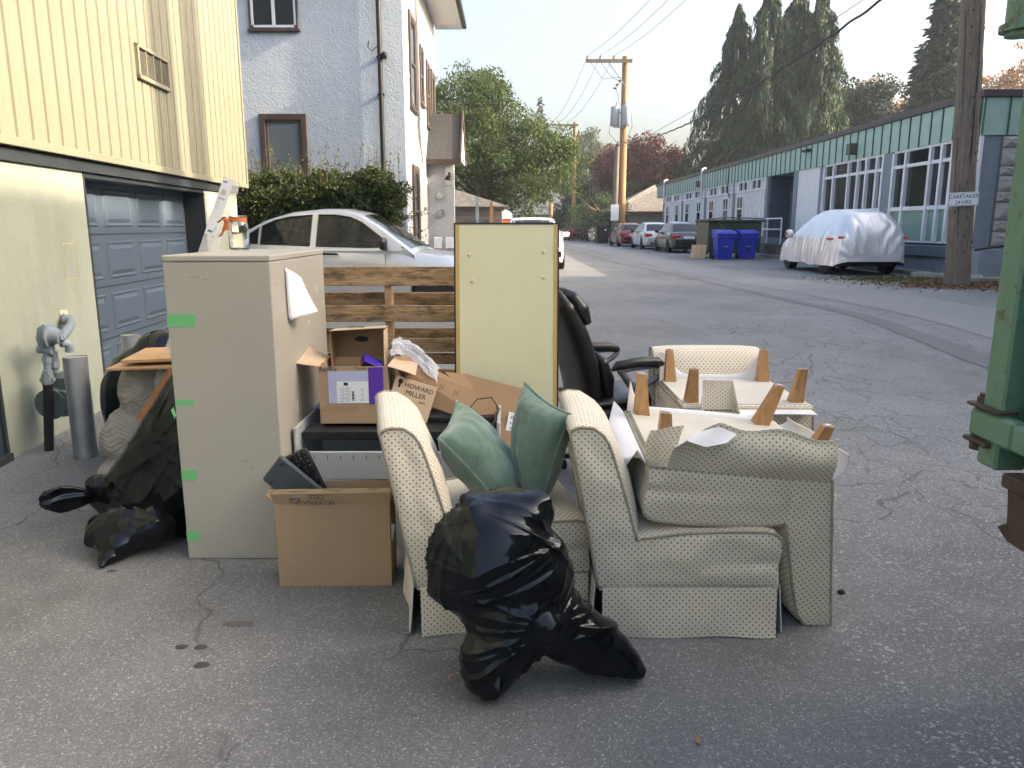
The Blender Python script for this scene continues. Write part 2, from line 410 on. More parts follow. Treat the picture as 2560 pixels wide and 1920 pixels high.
def blob_centers(n, c, r, shell=.72, flat=0):
    """clump centres through an uneven ellipsoid, most near its skin"""
    out = []
    while len(out) < n:
        d = rng.normal(size=3); d /= np.linalg.norm(d)
        k = .78 + .42 * noise.noise(Vector(d * 1.7 + np.asarray(c) * .31)); q = shell + (1 - shell) * rng.random() if rng.random() < .75 else rng.random() * shell
        p = np.asarray(c) + d * np.asarray(r) * q * (k + .18)
        if flat and p[2] < flat: continue
        out.append(p)
    return np.array(out)
BARK = mt('bark', (.10, .075, .055), .9, var=.3, vs=8, bump=.6, bs=22, bd=.03)
def branching(root, base, top, r, limbs, spread, seed):
    rd = random.Random(seed); m = MB(); base = Vector(base); top = Vector(top)
    pts = [base.lerp(top, t) + Vector((rd.uniform(-1, 1), rd.uniform(-1, 1), 0)) * r * .5 * (t > 0) for t in (0, .25, .5, .75, 1)]
    m.tube(pts, [r * 1.25, r, r * .8, r * .55, r * .25], 10)
    for k in range(limbs):
        t = rd.uniform(.3, .95); p = base.lerp(top, t); a = rd.uniform(0, 2 * math.pi); L = spread * rd.uniform(.6, 1)
        e = p + Vector((math.cos(a) * L, math.sin(a) * L, L * rd.uniform(.25, .8))); mid = p.lerp(e, .5) + Vector((0, 0, -.06 * L))
        m.tube([p, mid, e], [r * .42, r * .28, r * .07], 6)
    return m.build('trunk', BARK, root, 60)
def broad_tree(name, label, base, h, c, r, clumps, cr, per, leaf, mat, seed, group=None, droop=.3, trunk=.22, flat=0):
    root = thing(name, label, 'tree', base, group=group)
    branching(root, (0, 0, -.1), (c[0] * .5, c[1] * .5, h * .82), trunk, 14, max(r) * .75, seed)
    cc = blob_centers(clumps, c, r, flat=flat); P, D, T = clump_crown(cc, cr * (.6 + .8 * rng.random(clumps)), per, leaf, droop)
    leaf_mesh('crown', P, D, leaf * (.7 + .6 * rng.random(len(P))), leaf * .55, mat, root, tint=T)
    return root
def conifer(name, label, base, h, rad, mat, nb=150, per=16, weep=.0, seed=1, leaf=.5, group=None, up=.0, bare=.05):
    """trunk, whorled branches, sprays hanging or fanned along each branch"""
    rd = random.Random(seed); root = thing(name, label, 'tree', base, group=group)
    m = MB(); m.tube([(0, 0, -.2), (.05, 0, h * .5), (0, 0, h)], [h * .018, h * .011, .02], 8); Cs = []; Ds = []; Ts = []
    for k in range(nb):
        t = bare + (1 - bare) * (k + rd.random()) / nb; z = h * t; L = rad * (1 - t) ** .8 * (rd.uniform(.45, 1.3) if weep else rd.uniform(.55, 1.15)) + .12; a = k * 2.4 + rd.uniform(-.5, .5)
        dx, dy = math.cos(a), math.sin(a); drop = L * (.12 + .35 * weep) * rd.uniform(.6, 1.3); pts = []
        for q in np.linspace(0, 1, 5): pts.append(Vector((dx * L * q, dy * L * q, z + up * L * q - drop * q * q + (.25 * L * math.sin(q * 3.1) * weep))))
        if k % 2 == 0: m.tube(pts, [max(.012, .02 + .012 * L * (1 - q)) for q in np.linspace(0, 1, 5)], 5)
        bt = rd.gauss(.45, .2)
        for j in range(int(per * (.35 + L / max(.3, rad)))):
            q = rd.uniform(.12, 1) ** .7; i = min(3, int(q * 4)); p = pts[i].lerp(pts[i + 1], q * 4 - i)
            if weep:
                hang = rd.uniform(.35, 1) * leaf * 3.0 * (.35 + q); side = rd.gauss(0, .06 * L + .04)
                for s2 in range(5):
                    f = (s2 + .5) / 5; Cs.append((p.x - dy * side + rd.gauss(0, .05), p.y + dx * side + rd.gauss(0, .05), p.z - hang * f + .1 * abs(side)))
                    Ds.append((rd.gauss(0, .18) + dx * .15, rd.gauss(0, .18) + dy * .15, -1)); Ts.append(bt + rd.gauss(.1 * (q > .8), .15))
            else:
                side = rd.gauss(0, .2 * L + .08); Cs.append((p.x - dy * side, p.y + dx * side, p.z + rd.gauss(-.06, .14) - abs(side) * .25))
                Ds.append((dx + rd.gauss(0, .6) - dy * side, dy + rd.gauss(0, .6) + dx * side, -.35 + rd.gauss(0, .3))); Ts.append(bt + rd.gauss(0, .15))
    m.build('trunk', BARK, root, 60)
    C = np.array(Cs); D = np.array(Ds)
    leaf_mesh('crown', C, D, leaf * (.7 + .6 * rng.random(len(C))), leaf * (.22 if weep else .42), mat, root, tint=np.array(Ts))
    return root

# ================================================================== THE SETTING
# ground: one sheet to the horizon, rising a little beyond the forecourt
ys = [-300, -60, -20, -8, -4, 0] + [i * .5 for i in range(1, 30)] + [16, 18, 20, 24, 30, 40, 55, 75, 100, 140, 200, 300, 500, 900, 1800]
xs = [-1500, -500, -150, -60, -25, -12, -8, -5, -3, -1, 1, 3, 5, 8, 12, 25, 60, 150, 500, 1500]
m = MB(); m.add([(x, y, gz(y)) for y in ys for x in xs], [[j * len(xs) + i, j * len(xs) + i + 1, (j + 1) * len(xs) + i + 1, (j + 1) * len(xs) + i] for j in range(len(ys) - 1) for i in range(len(xs) - 1)])
ground = m.build('ground', ASPH, None, 179, False, 'structure')
def road_strip(name, edges, mat, lift=.004):
    """edges: list of (y, x_left, x_right) along the road"""
    m = MB(); E = []
    for (a, b) in zip(edges[:-1], edges[1:]):
        k = max(1, int(abs(b[0] - a[0]) / .5))
        for i in range(k):
            t = i / k; w = noise.noise(Vector((a[0] + t * 9, b[0], 3.3))) * .05; E.append((a[0] + (b[0] - a[0]) * t, a[1] + (b[1] - a[1]) * t + w, a[2] + (b[2] - a[2]) * t + w * 1.4))
    E.append(edges[-1]); v = []
    for y, a, b in E: v += [(a, y, gz(y) + lift), (b, y, gz(y) + lift)]
    m.add(v, [[2 * i, 2 * i + 1, 2 * i + 3, 2 * i + 2] for i in range(len(E) - 1)])
    return m.build(name, mat, None, 179, True, 'structure')
def m_tarmac(name, a, b):
    n = NT(name); g = n.node('ShaderNodeNewGeometry').outputs['Position']
    c = n.mix(n.noise(g, .8, 5, .6), a, b); k = n.node('ShaderNodeTexVoronoi'); n.l.new(g, k.inputs['Vector']); k.inputs['Scale'].default_value = 160
    s = n.node('ShaderNodeSeparateColor'); n.l.new(k.outputs['Color'], s.inputs[0]); c = n.mix(1, c, n.ramp(s.outputs[0], [(0, .65), (.9, 1.25), (1, 1.8)]), 'MULTIPLY')
    n.color(c); n.bump(k.outputs['Distance'], .5, .004); return n.put(.85)
road_strip('road', [(6, 5.9, 8.6), (9, 5.72, 7.9), (12, 5.62, 7.4), (16, 5.25, 7.1), (20, 4.8, 6.35), (28, 4.55, 5.95), (34, 4.45, 6.1), (60, 3.9, 6.0), (95, 3, 6)], m_tarmac('worn_road_surface', (.185, .187, .188), (.23, .232, .232)))
road_strip('tar_seam', [(5.5, 5.05, 5.55), (8, 4.72, 5.1), (11, 4.8, 5.08), (14.4, 4.5, 4.74), (19.7, 4.15, 4.38), (26, 3.55, 3.74), (45, 3, 3.15)], m_tarmac('tar_seal', (.12, .121, .122), (.148, .149, .15)), .0045)
# ------------------------------------------------------------------ yellow metal-clad building on the left
YEL = mt('yellow_siding_paint', (.222, .214, .155), .5, var=.08, vs=1.5, dirt=.1)
YWALL = m_stucco('yellow_rendered_wall', (.29, .32, .26), (.345, .375, .31), 8, .3)
GDOOR = mt('blue_grey_door_paint', (.07, .10, .14), .5, var=.08, vs=3, dirt=.12)
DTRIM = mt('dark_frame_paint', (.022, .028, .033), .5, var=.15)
yb = thing('yellow_building', 'yellow building with vertical metal siding above a rendered wall with blue garage door', 'building', (-3.25, 4.78, 0), R(4.0))
gl, gr = 1.42, 4.36                                     # garage opening along the wall
m = MB(); m.box(-.5, .0, -.2, 0, gl, 1.985); m.build('wall', YWALL, yb)
m = MB(); m.box(-.5, gr, -.2, 0, 5.70, 1.985); m.build('wall', YWALL, yb)
m = MB(); m.box(-.5, -8, -.2, 0, -.9, 1.985); m.build('wall', YWALL, yb)
m = MB(); m.box(-.5, -.9, 1.3, -.002, 0, 1.983); m.build('wall', YWALL, yb)
m = MB(); m.box(-8, 5.2, -.2, -.502, 5.70, 1.98); m.box(-8, -8, -.2, -.502, -7.6, 1.98); m.build('wall', YWALL, yb)
m = MB(); m.box(-8, -8, 1.99, .03, 6.06, 5.6); m.build('upper_wall', mt('siding_groove_shade', (.10, .09, .055), .6), yb)  # dark backing colour puts the shade of the grooves between siding boards
m = MB(); m.box(-8.1, -8.1, 5.6, .14, 6.16, 5.78, .01); m.build('roof', mt('brown_flashing', (.09, .075, .065), .5), yb)
m = MB()
m.add([(.032, -.092, 0), (.054, -.082, 0), (.054, .012, 0), (.046, .020, 0), (.046, .040, 0), (.054, .048, 0), (.054, .084, 0), (.032, .092, 0)] + [(.032, -.092, 3.58), (.054, -.082, 3.58), (.054, .012, 3.58), (.046, .020, 3.58), (.046, .040, 3.58), (.054, .048, 3.58), (.054, .084, 3.58), (.032, .092, 3.58)],
      [[i, i + 1, i + 9, i + 8] for i in range(7)] + [list(range(7, -1, -1))])
sb = m.build('siding_board', YEL, yb); sb.location = (0, 6.06 - .10, 2.012)
for k in range(1, 66): inst(sb, yb, (0, 6.06 - .10 - .2 * k, 2.012))
m = MB(); m.box(.05, -8, 1.992, .075, 6.07, 2.05, .004); m.build('drip_trim', YEL, yb)
m = MB(); m.box(.03, 6.05, 1.994, .07, 6.10, 5.6, .004); m.build('corner_trim', YEL, yb)
m = MB(); m.box(-.5, -8, 1.90, .028, 5.7, 1.982, 0); m.v = [(x, y, z) for x, y, z in m.v]; m.build('soffit_shadow_strip', DTRIM, yb)  # dark strip stands in for the shadow under the overhanging siding
# garage door set back in its dark reveal
m = MB(); m.box(-.235, gl + .02, 1.86, -.002, gr, 1.897); m.box(-.235, gr - .025, .0, .003, gr - .002, 1.86); m.box(-.235, gl + .002, .0, .003, gl + .03, 1.86)
m.build('door_frame', DTRIM, yb)
gd = MB().box(-.27, gl + .03, .02, -.225, gr - .03, 1.86).build('garage_door', GDOOR, yb)
pw = (gr - gl - .06) / 4; ph = .46
m = MB(); a, b = pw * .41, ph * .36; i1, i2 = .035, .07
def ring(ix, x): return [(x, -a + ix, -b + ix), (x, a - ix, -b + ix), (x, a - ix, b - ix), (x, -a + ix, b - ix)]
m.add(ring(0, 0) + ring(.012, .011) + ring(i1, .003) + ring(i2, .016), [[4 * r + k, 4 * r + (k + 1) % 4, 4 * r + 4 + (k + 1) % 4, 4 * r + 4 + k] for r in range(3) for k in range(4)] + [[12, 13, 14, 15]])
gp = m.build('panel', GDOOR, gd); first = True
for r in range(4):
    for c in range(4):
        loc = (-.2245, gl + .03 + pw * (c + .5), .035 + ph * (r + .5))
        if first: gp.location = loc; first = False
        else: inst(gp, gd, loc)
m = MB()
for r in range(1, 4): m.box(-.2245, gl + .035, .035 + ph * r - .004, -.2215, gr - .035, .035 + ph * r + .004)
m.build('section_joint', DTRIM, gd)
# louvred vent
vt = MB(); y0, y1, z0, z1 = 2.55, 3.32, 2.79, 3.09
for q in ((y0, z0, y1, z0 + .035), (y0, z1 - .03, y1, z1), (y0, z0, y0 + .03, z1), (y1 - .03, z0, y1, z1)): vt.box(.05, q[0], q[1], .088, q[2], q[3], .003)
vt = vt.build('vent', YEL, yb)
MB().box(.05, y0 + .03, z0 + .03, .058, y1 - .03, z1 - .03).build('recess', DTRIM, vt)
for k in range(1, 4): MB().box(.056, y0 + .03 + (y1 - y0 - .06) * k / 4 - .009, z0 + .036, .078, y0 + .03 + (y1 - y0 - .06) * k / 4 + .009, z1 - .032).build('mullion', YEL, vt)
sl = MB().box(.058, y0 + .031, 0, .07, y1 - .031, .006).build('louvre', mt('vent_metal', (.20, .19, .15), .5), vt); sl.location = (0, 0, z0 + .045)
for k in range(1, 13): inst(sl, vt, (0, 0, z0 + .045 + .0165 * k))
# dark side door at the very left, pipe scar on the wall
m = MB(); m.box(-.05, -.88, .02, -.01, -.03, 1.29); m.build('side_door', mt('dark_blue_door', (.03, .045, .06), .45), yb)
m = MB(); m.box(-.2, -.03, .0, .012, .0, 1.3, .003); m.box(-.2, -.9, -.01, .03, 0, .05, .004); m.build('side_door_frame', DTRIM, yb)
m = MB()
for q in ((.98, 1.35, 1.2, 1.365), (.98, 1.1, .99, 1.35), (1.19, 1.1, 1.203, 1.35), (.985, 1.09, 1.2, 1.1)): m.box(-.001, q[0], q[1], .0018, q[2], q[3])
m.build('patched_outline', mt('brown_caulk', (.36, .33, .21), .8, var=.3, vs=30), yb)

# ------------------------------------------------------------------ pale blue stucco house
HB = m_stucco('blue_white_stucco', (.50, .57, .64), (.58, .63, .685)); HW = m_stucco('white_stucco', (.40, .41, .42), (.46, .47, .48), 30, .5)
BRN = mt('brown_timber_paint', (.062, .042, .036), .6, var=.25, vs=12, bump=.2)
SOF = mt('soffit_paint', (.6, .6, .58), .7, var=.05)
hs = thing('stucco_house', 'two storey stucco house, blue front and white side, with black downpipe and small porch', 'house', (-1.99, 15.0, .25))
m = MB(); m.box(-9, .0, -.2, -.0, .3, 6.5); m.build('front_wall', HB, hs)
m = MB(); m.box(-.3, .301, -.2, -.003, 6.0, 6.5); m.build('side_wall', HW, hs)
m = MB(); m.box(-9, 5.7, -.2, -.302, 5.99, 6.5); m.box(-9, .302, -.2, -8.7, 5.69, 6.5); m.build('rear_wall', HW, hs)
m = MB(); m.add([(-9.6, -.6, 6.42), (.72, -.6, 6.42), (.72, 6.6, 6.42), (-9.6, 6.6, 6.42), (-9.6, 3, 8.9), (.72, 3, 8.9)], [[0, 3, 2, 1], [0, 1, 5, 4], [2, 3, 4, 5], [1, 2, 5], [3, 0, 4]])
m.build('roof', m_roof('dark_shingle', (.06, .058, .058)), hs)
m = MB(); m.box(.7, -.62, 6.30, .80, 6.62, 6.46, .01); m.box(-9.6, -.66, 6.3, .7, -.58, 6.46, .01); m.build('gutter', BLACK, hs)
m = MB(); m.box(-.002, -.58, 6.28, .695, 6.58, 6.41); m.build('soffit', SOF, hs)
def sash(parent, x0, x1, z0, z1, mull=True, trim=BRN, w=.11, blind=None, white=False):
    f = MB()
    for q in ((x0 - w, z0 - w * .6, x0, z1 + w), (x1, z0 - w * .6, x1 + w, z1 + w), (x0, z1, x1, z1 + w)): f.box(q[0], -.045, q[1], q[2], .02, q[3], .006)
    f.box(x0 - w - .03, -.07, z0 - w * .6 - .05, x1 + w + .03, .02, z0 - w * .6, .006); wd = f.build('window', trim, parent)
    k = MB(); t = .045
    for q in ((x0, z0, x0 + t, z1), (x1 - t, z0, x1, z1), (x0, z0, x1, z0 + t), (x0, z1 - t, x1, z1)): k.box(q[0], -.03, q[1], q[2], -.002, q[3], .004)
    if white: k.box((x0 + x1) / 2 - .03, -.032, z0, (x0 + x1) / 2 + .03, -.004, z1, .004)
    else: k.box(x0 + t, -.036, (z0 + z1) / 2 - .03, x1 - t, -.006, (z0 + z1) / 2 + .02, .004)
    k.build('sash', WHITE if white else BRN, wd)
    MB().box(x0 + t * .5, -.012, z0 + t * .5, x1 - t * .5, -.008, z1 - t * .5).build('pane', m_film_glass if blind else DARKGLASS, wd)
    if blind:
        b = MB()
        for i in range(int((z1 - z0) / .045)): b.box(x0 + .05, -.0065, z0 + .05 + i * .045, x1 - .05, -.0045, z0 + .083 + i * .045)
        b.build('blind', mt('blind_slats', (.45, .5, .52), .6), wd, kind='stuff')
    return wd
m_film_glass = m_film('window_glass', (.12, .16, .17), .3, .04)
# (the sash function works in the wall plane: x along the wall, y = 0 on its face)
wa = sash(hs, -2.60, -1.94, 2.08 - .25 - .9, 3.42 - .25, blind=True)
sash(hs, -2.74, -1.92, 5.02 - .25, 6.1 - .25, white=True, trim=BRN, w=.035)
def side_window(y0, y1, z0, z1, w=.1):
    o = sash(hs, y0, y1, z0, z1, w=w); o.matrix_local = Matrix.Rotation(R(90), 4, 'Z'); o.location = (-.003, 0, 0); return o
side_window(.95, 1.75, .75, 2.35); side_window(.9, 1.7, 3.6, 5.2); side_window(2.6, 3.1, 3.9, 5.0, .06); side_window(3.9, 4.4, 3.6, 4.9); side_window(5.0, 5.6, 3.0, 4.9)
m = MB(); m.tube([(-.42, -.07, 6.3), (-.42, -.07, .1)], .045, 10)
for z in (1.2, 3.6, 4.25, 5.8): m.box(-.48, -.1, z, -.36, .01, z + .03)
m.build('downpipe', BLACK, hs, 40)
m = MB(); m.tube([(-.62, -.01, 4.55), (-.63, -.08, 4.42), (-.55, -.1, 4.36), (-.44, -.1, 4.45)], .008, 6); m.build('hook', BLACK, hs, 60)
m = MB(); m.box(-.36, -.16, 4.22, -.29, -.04, 4.34, .01); m.cyl((-.32, -.15, 4.3), (-.32, -.28, 4.26), .03); m.build('camera_unit', BLACK, hs, 40)
m = MB(); m.tube([(.02, 2.1, 6.25), (.03, 2.1, 3.1), (.05, 2.4, 2.6)], .028, 8); m.tube([(.02, .7, 6.1), (.25, .9, 6.0), (.3, 1.1, 5.6), (.1, 1.3, 5.9)], .012, 6); m.tube([(.01, .02, 4.6), (.012, 3.2, 2.4)], .007, 6)
m.build('conduit', mt('conduit_grey', (.5, .5, .5), .5), hs, 60)
# porch
pr = MB(); pr.add([(-.05, 3.5, 2.75), (.78, 3.5, 2.75), (.78, 5.6, 2.75), (-.05, 5.6, 2.75), (-.05, 4.55, 3.9), (.78, 4.55, 3.9)], [[0, 1, 5, 4], [2, 3, 4, 5], [0, 3, 2, 1], [1, 2, 5], [3, 0, 4]])
porch = MB().box(.0, 3.75, -.2, .62, 3.95, 2.72).build('porch_wall', HW, hs)
MB().box(.60, 3.75, -.2, .66, 5.4, .55).build('porch_step_wall', HW, porch)
prf = pr.build('porch_roof', m_roof('grey_shingle', (.055, .055, .06)), hs)
sh = MB().box(0, 0, 0, .135, .215, .012).build('shingle', m_roof('grey_shingle_tab', (.06, .06, .065)), prf)
sl_ = math.atan2(1.15, 1.05); first = True
for r in range(8):
    for c in range(6):
        L = Vector((-.04 + c * .139 - (.05 if r % 2 else 0), 3.49 + (r * .185) * math.cos(sl_), 2.757 + (r * .185) * math.sin(sl_)))
        o = sh if first else inst(sh, prf, L); first = False; o.location = L; o.rotation_euler = (sl_ + R(1.5) + random.uniform(0, .02), 0, 0)
m = MB(); m.bar((.8, 3.46, 2.74), (.8, 4.55, 3.96), .03, .16); m.bar((.8, 4.55, 3.96), (.8, 5.64, 2.74), .03, .16); m.box(-.04, 3.46, 2.64, .79, 3.5, 2.76); m.build('porch_fascia', BRN, prf)
m = MB(); m.add([(.785, 3.6, 2.76), (.785, 5.5, 2.76), (.785, 4.55, 3.8), (.775, 3.6, 2.76), (.775, 5.5, 2.76), (.775, 4.55, 3.8)], [[0, 1, 2], [3, 5, 4], [0, 3, 4, 1], [1, 4, 5, 2], [2, 5, 3, 0]]); m.build('porch_gable', SOF, prf)
m = MB(); m.box(.42, 3.735, 2.2, .6, 3.748, 2.62); m.build('porch_beam', SOF, porch)
for z in (1.95, 1.55): MB().cyl((.3, 3.748, z), (.3, 3.66, z), .09, n=14).build('electricity_meter', CHROME, porch, 40)
for x in (.12, .4): MB().box(x, 3.69, .72, x + .19, 3.748, .98, .01).build('mail_box', WHITE, porch)
m = MB(); m.cyl((.52, 3.74, 2.45), (.52, 3.62, 2.45), .03); m.lathe([(.02, 0), (.09, -.06), (.1, -.12)], (.52, 3.6, 2.42), 12); m.build('porch_lamp', BLACK, porch, 40)
for k in range(3): MB().box(.67, 3.4 + k * .02, -.2, 1.15 - k * .18, 5.2, -.02 + k * .18, .02).build('step', mt('concrete', (.30, .285, .26), .9, var=.2, bump=.4), hs)
# gas pipes at the corner
m = MB(); m.tube([(.1, -.05, -.1), (.1, -.05, .55), (.25, -.05, .62), (.3, -.05, .3)], .035, 8); m.cyl((.05, -.12, .5), (.05, .02, .5), .11); m.build('gas_pipe', STEEL, hs, 50)

# ------------------------------------------------------------------ long low building with green fascia (right)
GX = 11.1; GY = 19.0; GE = 60.5
GRN = mt('green_fascia_metal', (.355, .49, .42), .55, var=.08, vs=2, dirt=.12); GRD = mt('green_seam', (.05, .11, .09), .6)
CAP = mt('brown_roof_cap', (.072, .058, .055), .5, var=.1); GPIL = mt('slate_blue_pillar', (.20, .23, .27), .6, var=.1, dirt=.1)
GPAN = mt('pale_green_panel', (.22, .34, .29), .35, var=.06); BASE = mt('blue_grey_plinth', (.24, .28, .33), .8, var=.15, dirt=.15)
WALLW = mt('white_panel', (.76, .75, .75), .7, var=.05, dirt=.12)
MULL = mt('white_mullion', (.76, .77, .79), .5, var=.06, dirt=.15)
wb = thing('low_building', 'long single storey building with green metal fascia and white framed windows', 'building', (GX, GY, .25))
L = GE - GY
def Z(z): return z - .25
m = MB(); m.box(1.6, .3, -.3, 10, L, Z(4.5)); m.build('core_wall', mt('interior_dark', (.05, .05, .05), .8), wb)
m = MB(); m.box(-.12, -.12, Z(4.45), 10, L + .1, Z(4.62), .01); m.build('roof_cap', CAP, wb)
m = MB(); m.box(-.04, -.04, Z(3.60), 10, L, Z(4.448)); m.build('fascia', GRN, wb)
fa = wb.children[-1]
pn = MB().add([(-.043, 0, Z(3.6)), (-.052, .012, Z(3.6)), (-.052, .50, Z(3.6)), (-.043, .512, Z(3.6)), (-.043, 0, Z(4.445)), (-.052, .012, Z(4.445)), (-.052, .50, Z(4.445)), (-.043, .512, Z(4.445))], [[0, 1, 5, 4], [1, 2, 6, 5], [2, 3, 7, 6], [0, 3, 2, 1], [4, 5, 6, 7]]).build('fascia_panel', GRN, fa)
sm = MB().box(-.078, -.012, Z(3.6), -.042, .012, Z(4.445)).build('fascia_seam', GRD, fa)
for k in range(int(L / .55)):
    y = .02 + k * .55
    if k == 0: pn.location = (0, y + .02, 0); sm.location = (0, y, 0)
    else: inst(pn, fa, (0, y + .02, 0)); inst(sm, fa, (0, y, 0))
for k in range(8):                                           # returns round the near end
    o = inst(pn, fa, (0, 0, 0)); o.matrix_local = Matrix.Translation((-.02 + k * .6, 0, 0)) @ Matrix.Rotation(R(90), 4, 'Z') @ Matrix.Translation((0, -.532, 0))
    o = inst(sm, fa, (0, 0, 0)); o.matrix_local = Matrix.Translation((-.03 + k * .6, 0, 0)) @ Matrix.Rotation(R(90), 4, 'Z')
m = MB(); m.box(.0, .35, -.3, .3, L, Z(.70)); m.build('plinth', BASE, wb)
m = MB(); m.box(-.1, .2, Z(.70), .4, L, Z(1.0), .02); m.build('ledge', mt('slate_ledge', (.13, .155, .19), .7, var=.1), wb)
m = MB(); m.box(.05, .25, Z(1.0), .18, L, Z(1.05)); m.build('sill_flashing', DTRIM, wb)
def pillar(y0, y1): MB().box(-.03, y0 - GY, Z(1.0), .32, y1 - GY, Z(3.6)).build('pillar', GPIL, wb)
def bay(ya, yb_, cuts, low=GPAN, sill=1.98, tr=3.15, full=None, blind=False):
    """window bay with frame members, panes above and panels below; cuts = mullion positions"""
    for za, zb in ((Z(3.54), Z(3.6)), (Z(tr) - .045, Z(tr) + .045), (Z(sill) - .06, Z(sill) + .05), (Z(1.05), Z(1.10))):
        MB().box(-.02, ya - GY, za, .14, yb_ - GY, zb).build('frame_rail', MULL, wb)
    cs = [ya] + sorted(cuts) + [yb_]
    for k, y in enumerate(cs):
        MB().box(-.05, y - GY - .05, Z(1.1), .16, y - GY + .05, Z(3.54)).build('mullion', MULL, wb)
    for a, b in zip(cs[:-1], cs[1:]):
        MB().box(.05, a - GY + .05, Z(tr) + .045, .06, b - GY - .05, Z(3.54)).build('pane', SHOPGLASS, wb)
        MB().box(.05, a - GY + .05, Z(sill) + .05, .06, b - GY - .05, Z(tr) - .045).build('pane', SHOPGLASS, wb)
        MB().box(.04, a - GY + .05, Z(1.1), .07, b - GY - .05, Z(sill) - .06).build('panel', low, wb)
SHOPGLASS = m_film('shop_window_glass', (.035, .042, .042), .45, .03)
# rooms behind the two big bays
m = MB(); m.box(1.5, .3, Z(1.0), 1.58, 9.8, Z(3.6)); m.box(.1, .3, Z(1.02), 1.5, 10.6, Z(1.06)); m.box(.1, .3, Z(3.56), 1.5, 10.6, Z(3.6)); m.build('room', mt('room_wall', (.17, .16, .135), .9), wb)
m = MB(); m.box(.0, -.0, -.3, .488, .3, Z(3.6)); m.build('end_wall', GPIL, wb)
bay(19.35, 23.15, [22.45, 21.15, 20.6, 20.1]); pillar(23.2, 23.75)
bay(23.8, 28.2, [27.4, 26.2, 25.5, 24.9, 24.2][::-1]); pillar(28.25, 28.6)
m = MB(); m.box(.0, 28.6 - GY, -.2, .25, 30.8 - GY, Z(3.6)); m.build('white_wall', WALLW, wb); pillar(30.8, 31.2)
# recessed entry with door
m = MB(); m.box(.9, 31.2 - GY, Z(.9), 1.1, 34.3 - GY, Z(3.6)); m.box(.05, 34.2 - GY, Z(.9), .9, 34.3 - GY, Z(3.6)); m.build('entry_wall', mt('entry_slate', (.10, .12, .15), .7), wb)
MB().box(.86, 31.5 - GY, Z(.95), .9, 32.4 - GY, Z(3.0), .01).build('entry_door', mt('door_cream', (.42, .40, .36), .5), wb)
MB().box(.86, 33.2 - GY, Z(2.1), .9, 33.4 - GY, Z(2.4), .01).build('intercom', CHROME, wb)
pillar(34.3, 34.6)
ends = [34.6, 39.4, 39.7, 45.2, 45.5, 51.3, 51.6, 57.6]
for a, b in zip(ends[0::2], ends[1::2]):
    MB().box(.03, a - GY, Z(1.05), .2, b - GY, Z(3.14)).build('white_wall', WALLW, wb)
    for za, zb in ((Z(3.54), Z(3.6)), (Z(3.10), Z(3.18))): MB().box(-.03, a - GY, za, .12, b - GY, zb).build('frame_rail', MULL, wb)
    n = 7
    for k in range(n + 1): MB().box(-.03, a - GY + (b - a) * k / n - .05, Z(3.18), .12, a - GY + (b - a) * k / n + .05, Z(3.54)).build('mullion', MULL, wb)
    for k in range(n): MB().box(.05, a - GY + (b - a) * k / n + .05, Z(3.18), .06, a - GY + (b - a) * (k + 1) / n - .05, Z(3.54)).build('pane', DARKGLASS if k % 3 else WALLW, wb)
    for k in range(12): MB().box(-.012, a - GY + (b - a) * (k + .5) / 12 - .025, Z(1.1), .03, a - GY + (b - a) * (k + .5) / 12 + .025, Z(3.1)).build('batten', WALLW, wb)
    for s in ((.78,) if a < 35 else (.22, .75)):
        y = a + (b - a) * s; f = MB()
        for q in ((y - .5, 1.3, y - .42, 2.95), (y + .42, 1.3, y + .5, 2.95), (y - .42, 2.87, y + .42, 2.95), (y - .42, 1.3, y + .42, 1.38), (y - .42, 2.3, y + .42, 2.36), (y - .03, 2.36, y + .03, 2.87)): f.box(-.05, q[0] - GY, Z(q[1]), .028, q[2] - GY, Z(q[3]))
        f = f.build('window', MULL, wb); MB().box(-.03, y - .42 - GY, Z(1.38), -.015, y + .42 - GY, Z(2.87)).build('pane', DARKGLASS, f)
    pillar(b, b + .3)
# fittings on the fascia
for y in (25.6, 46.5): MB().box(-.3, y - GY, Z(3.75), -.05, y + .3 - GY, Z(4.1), .02).build('wall_lamp', mt('lamp_box', (.10, .09, .07), .5), wb)
MB().box(-.25, 29.5 - GY, Z(4.2), -.05, 30.0 - GY, Z(4.3), .02).build('floodlight', BLACK, wb)
for y in (46.0, 57.2):
    m = MB(); m.tube([(-.12, y - GY, Z(3.1)), (-.12, y - GY, Z(4.75)), (.15, y - GY + .3, Z(4.8))], .06, 8); m.build('vent_pipe', WHITE, wb, 50)
MB().tube([(-.05, 40.5 - GY, Z(4.7)), (-.1, 40.5 - GY, Z(3.3)), (-.1, 40.0 - GY, Z(2.9))], .03, 6).build('conduit', BLACK, wb, 50)
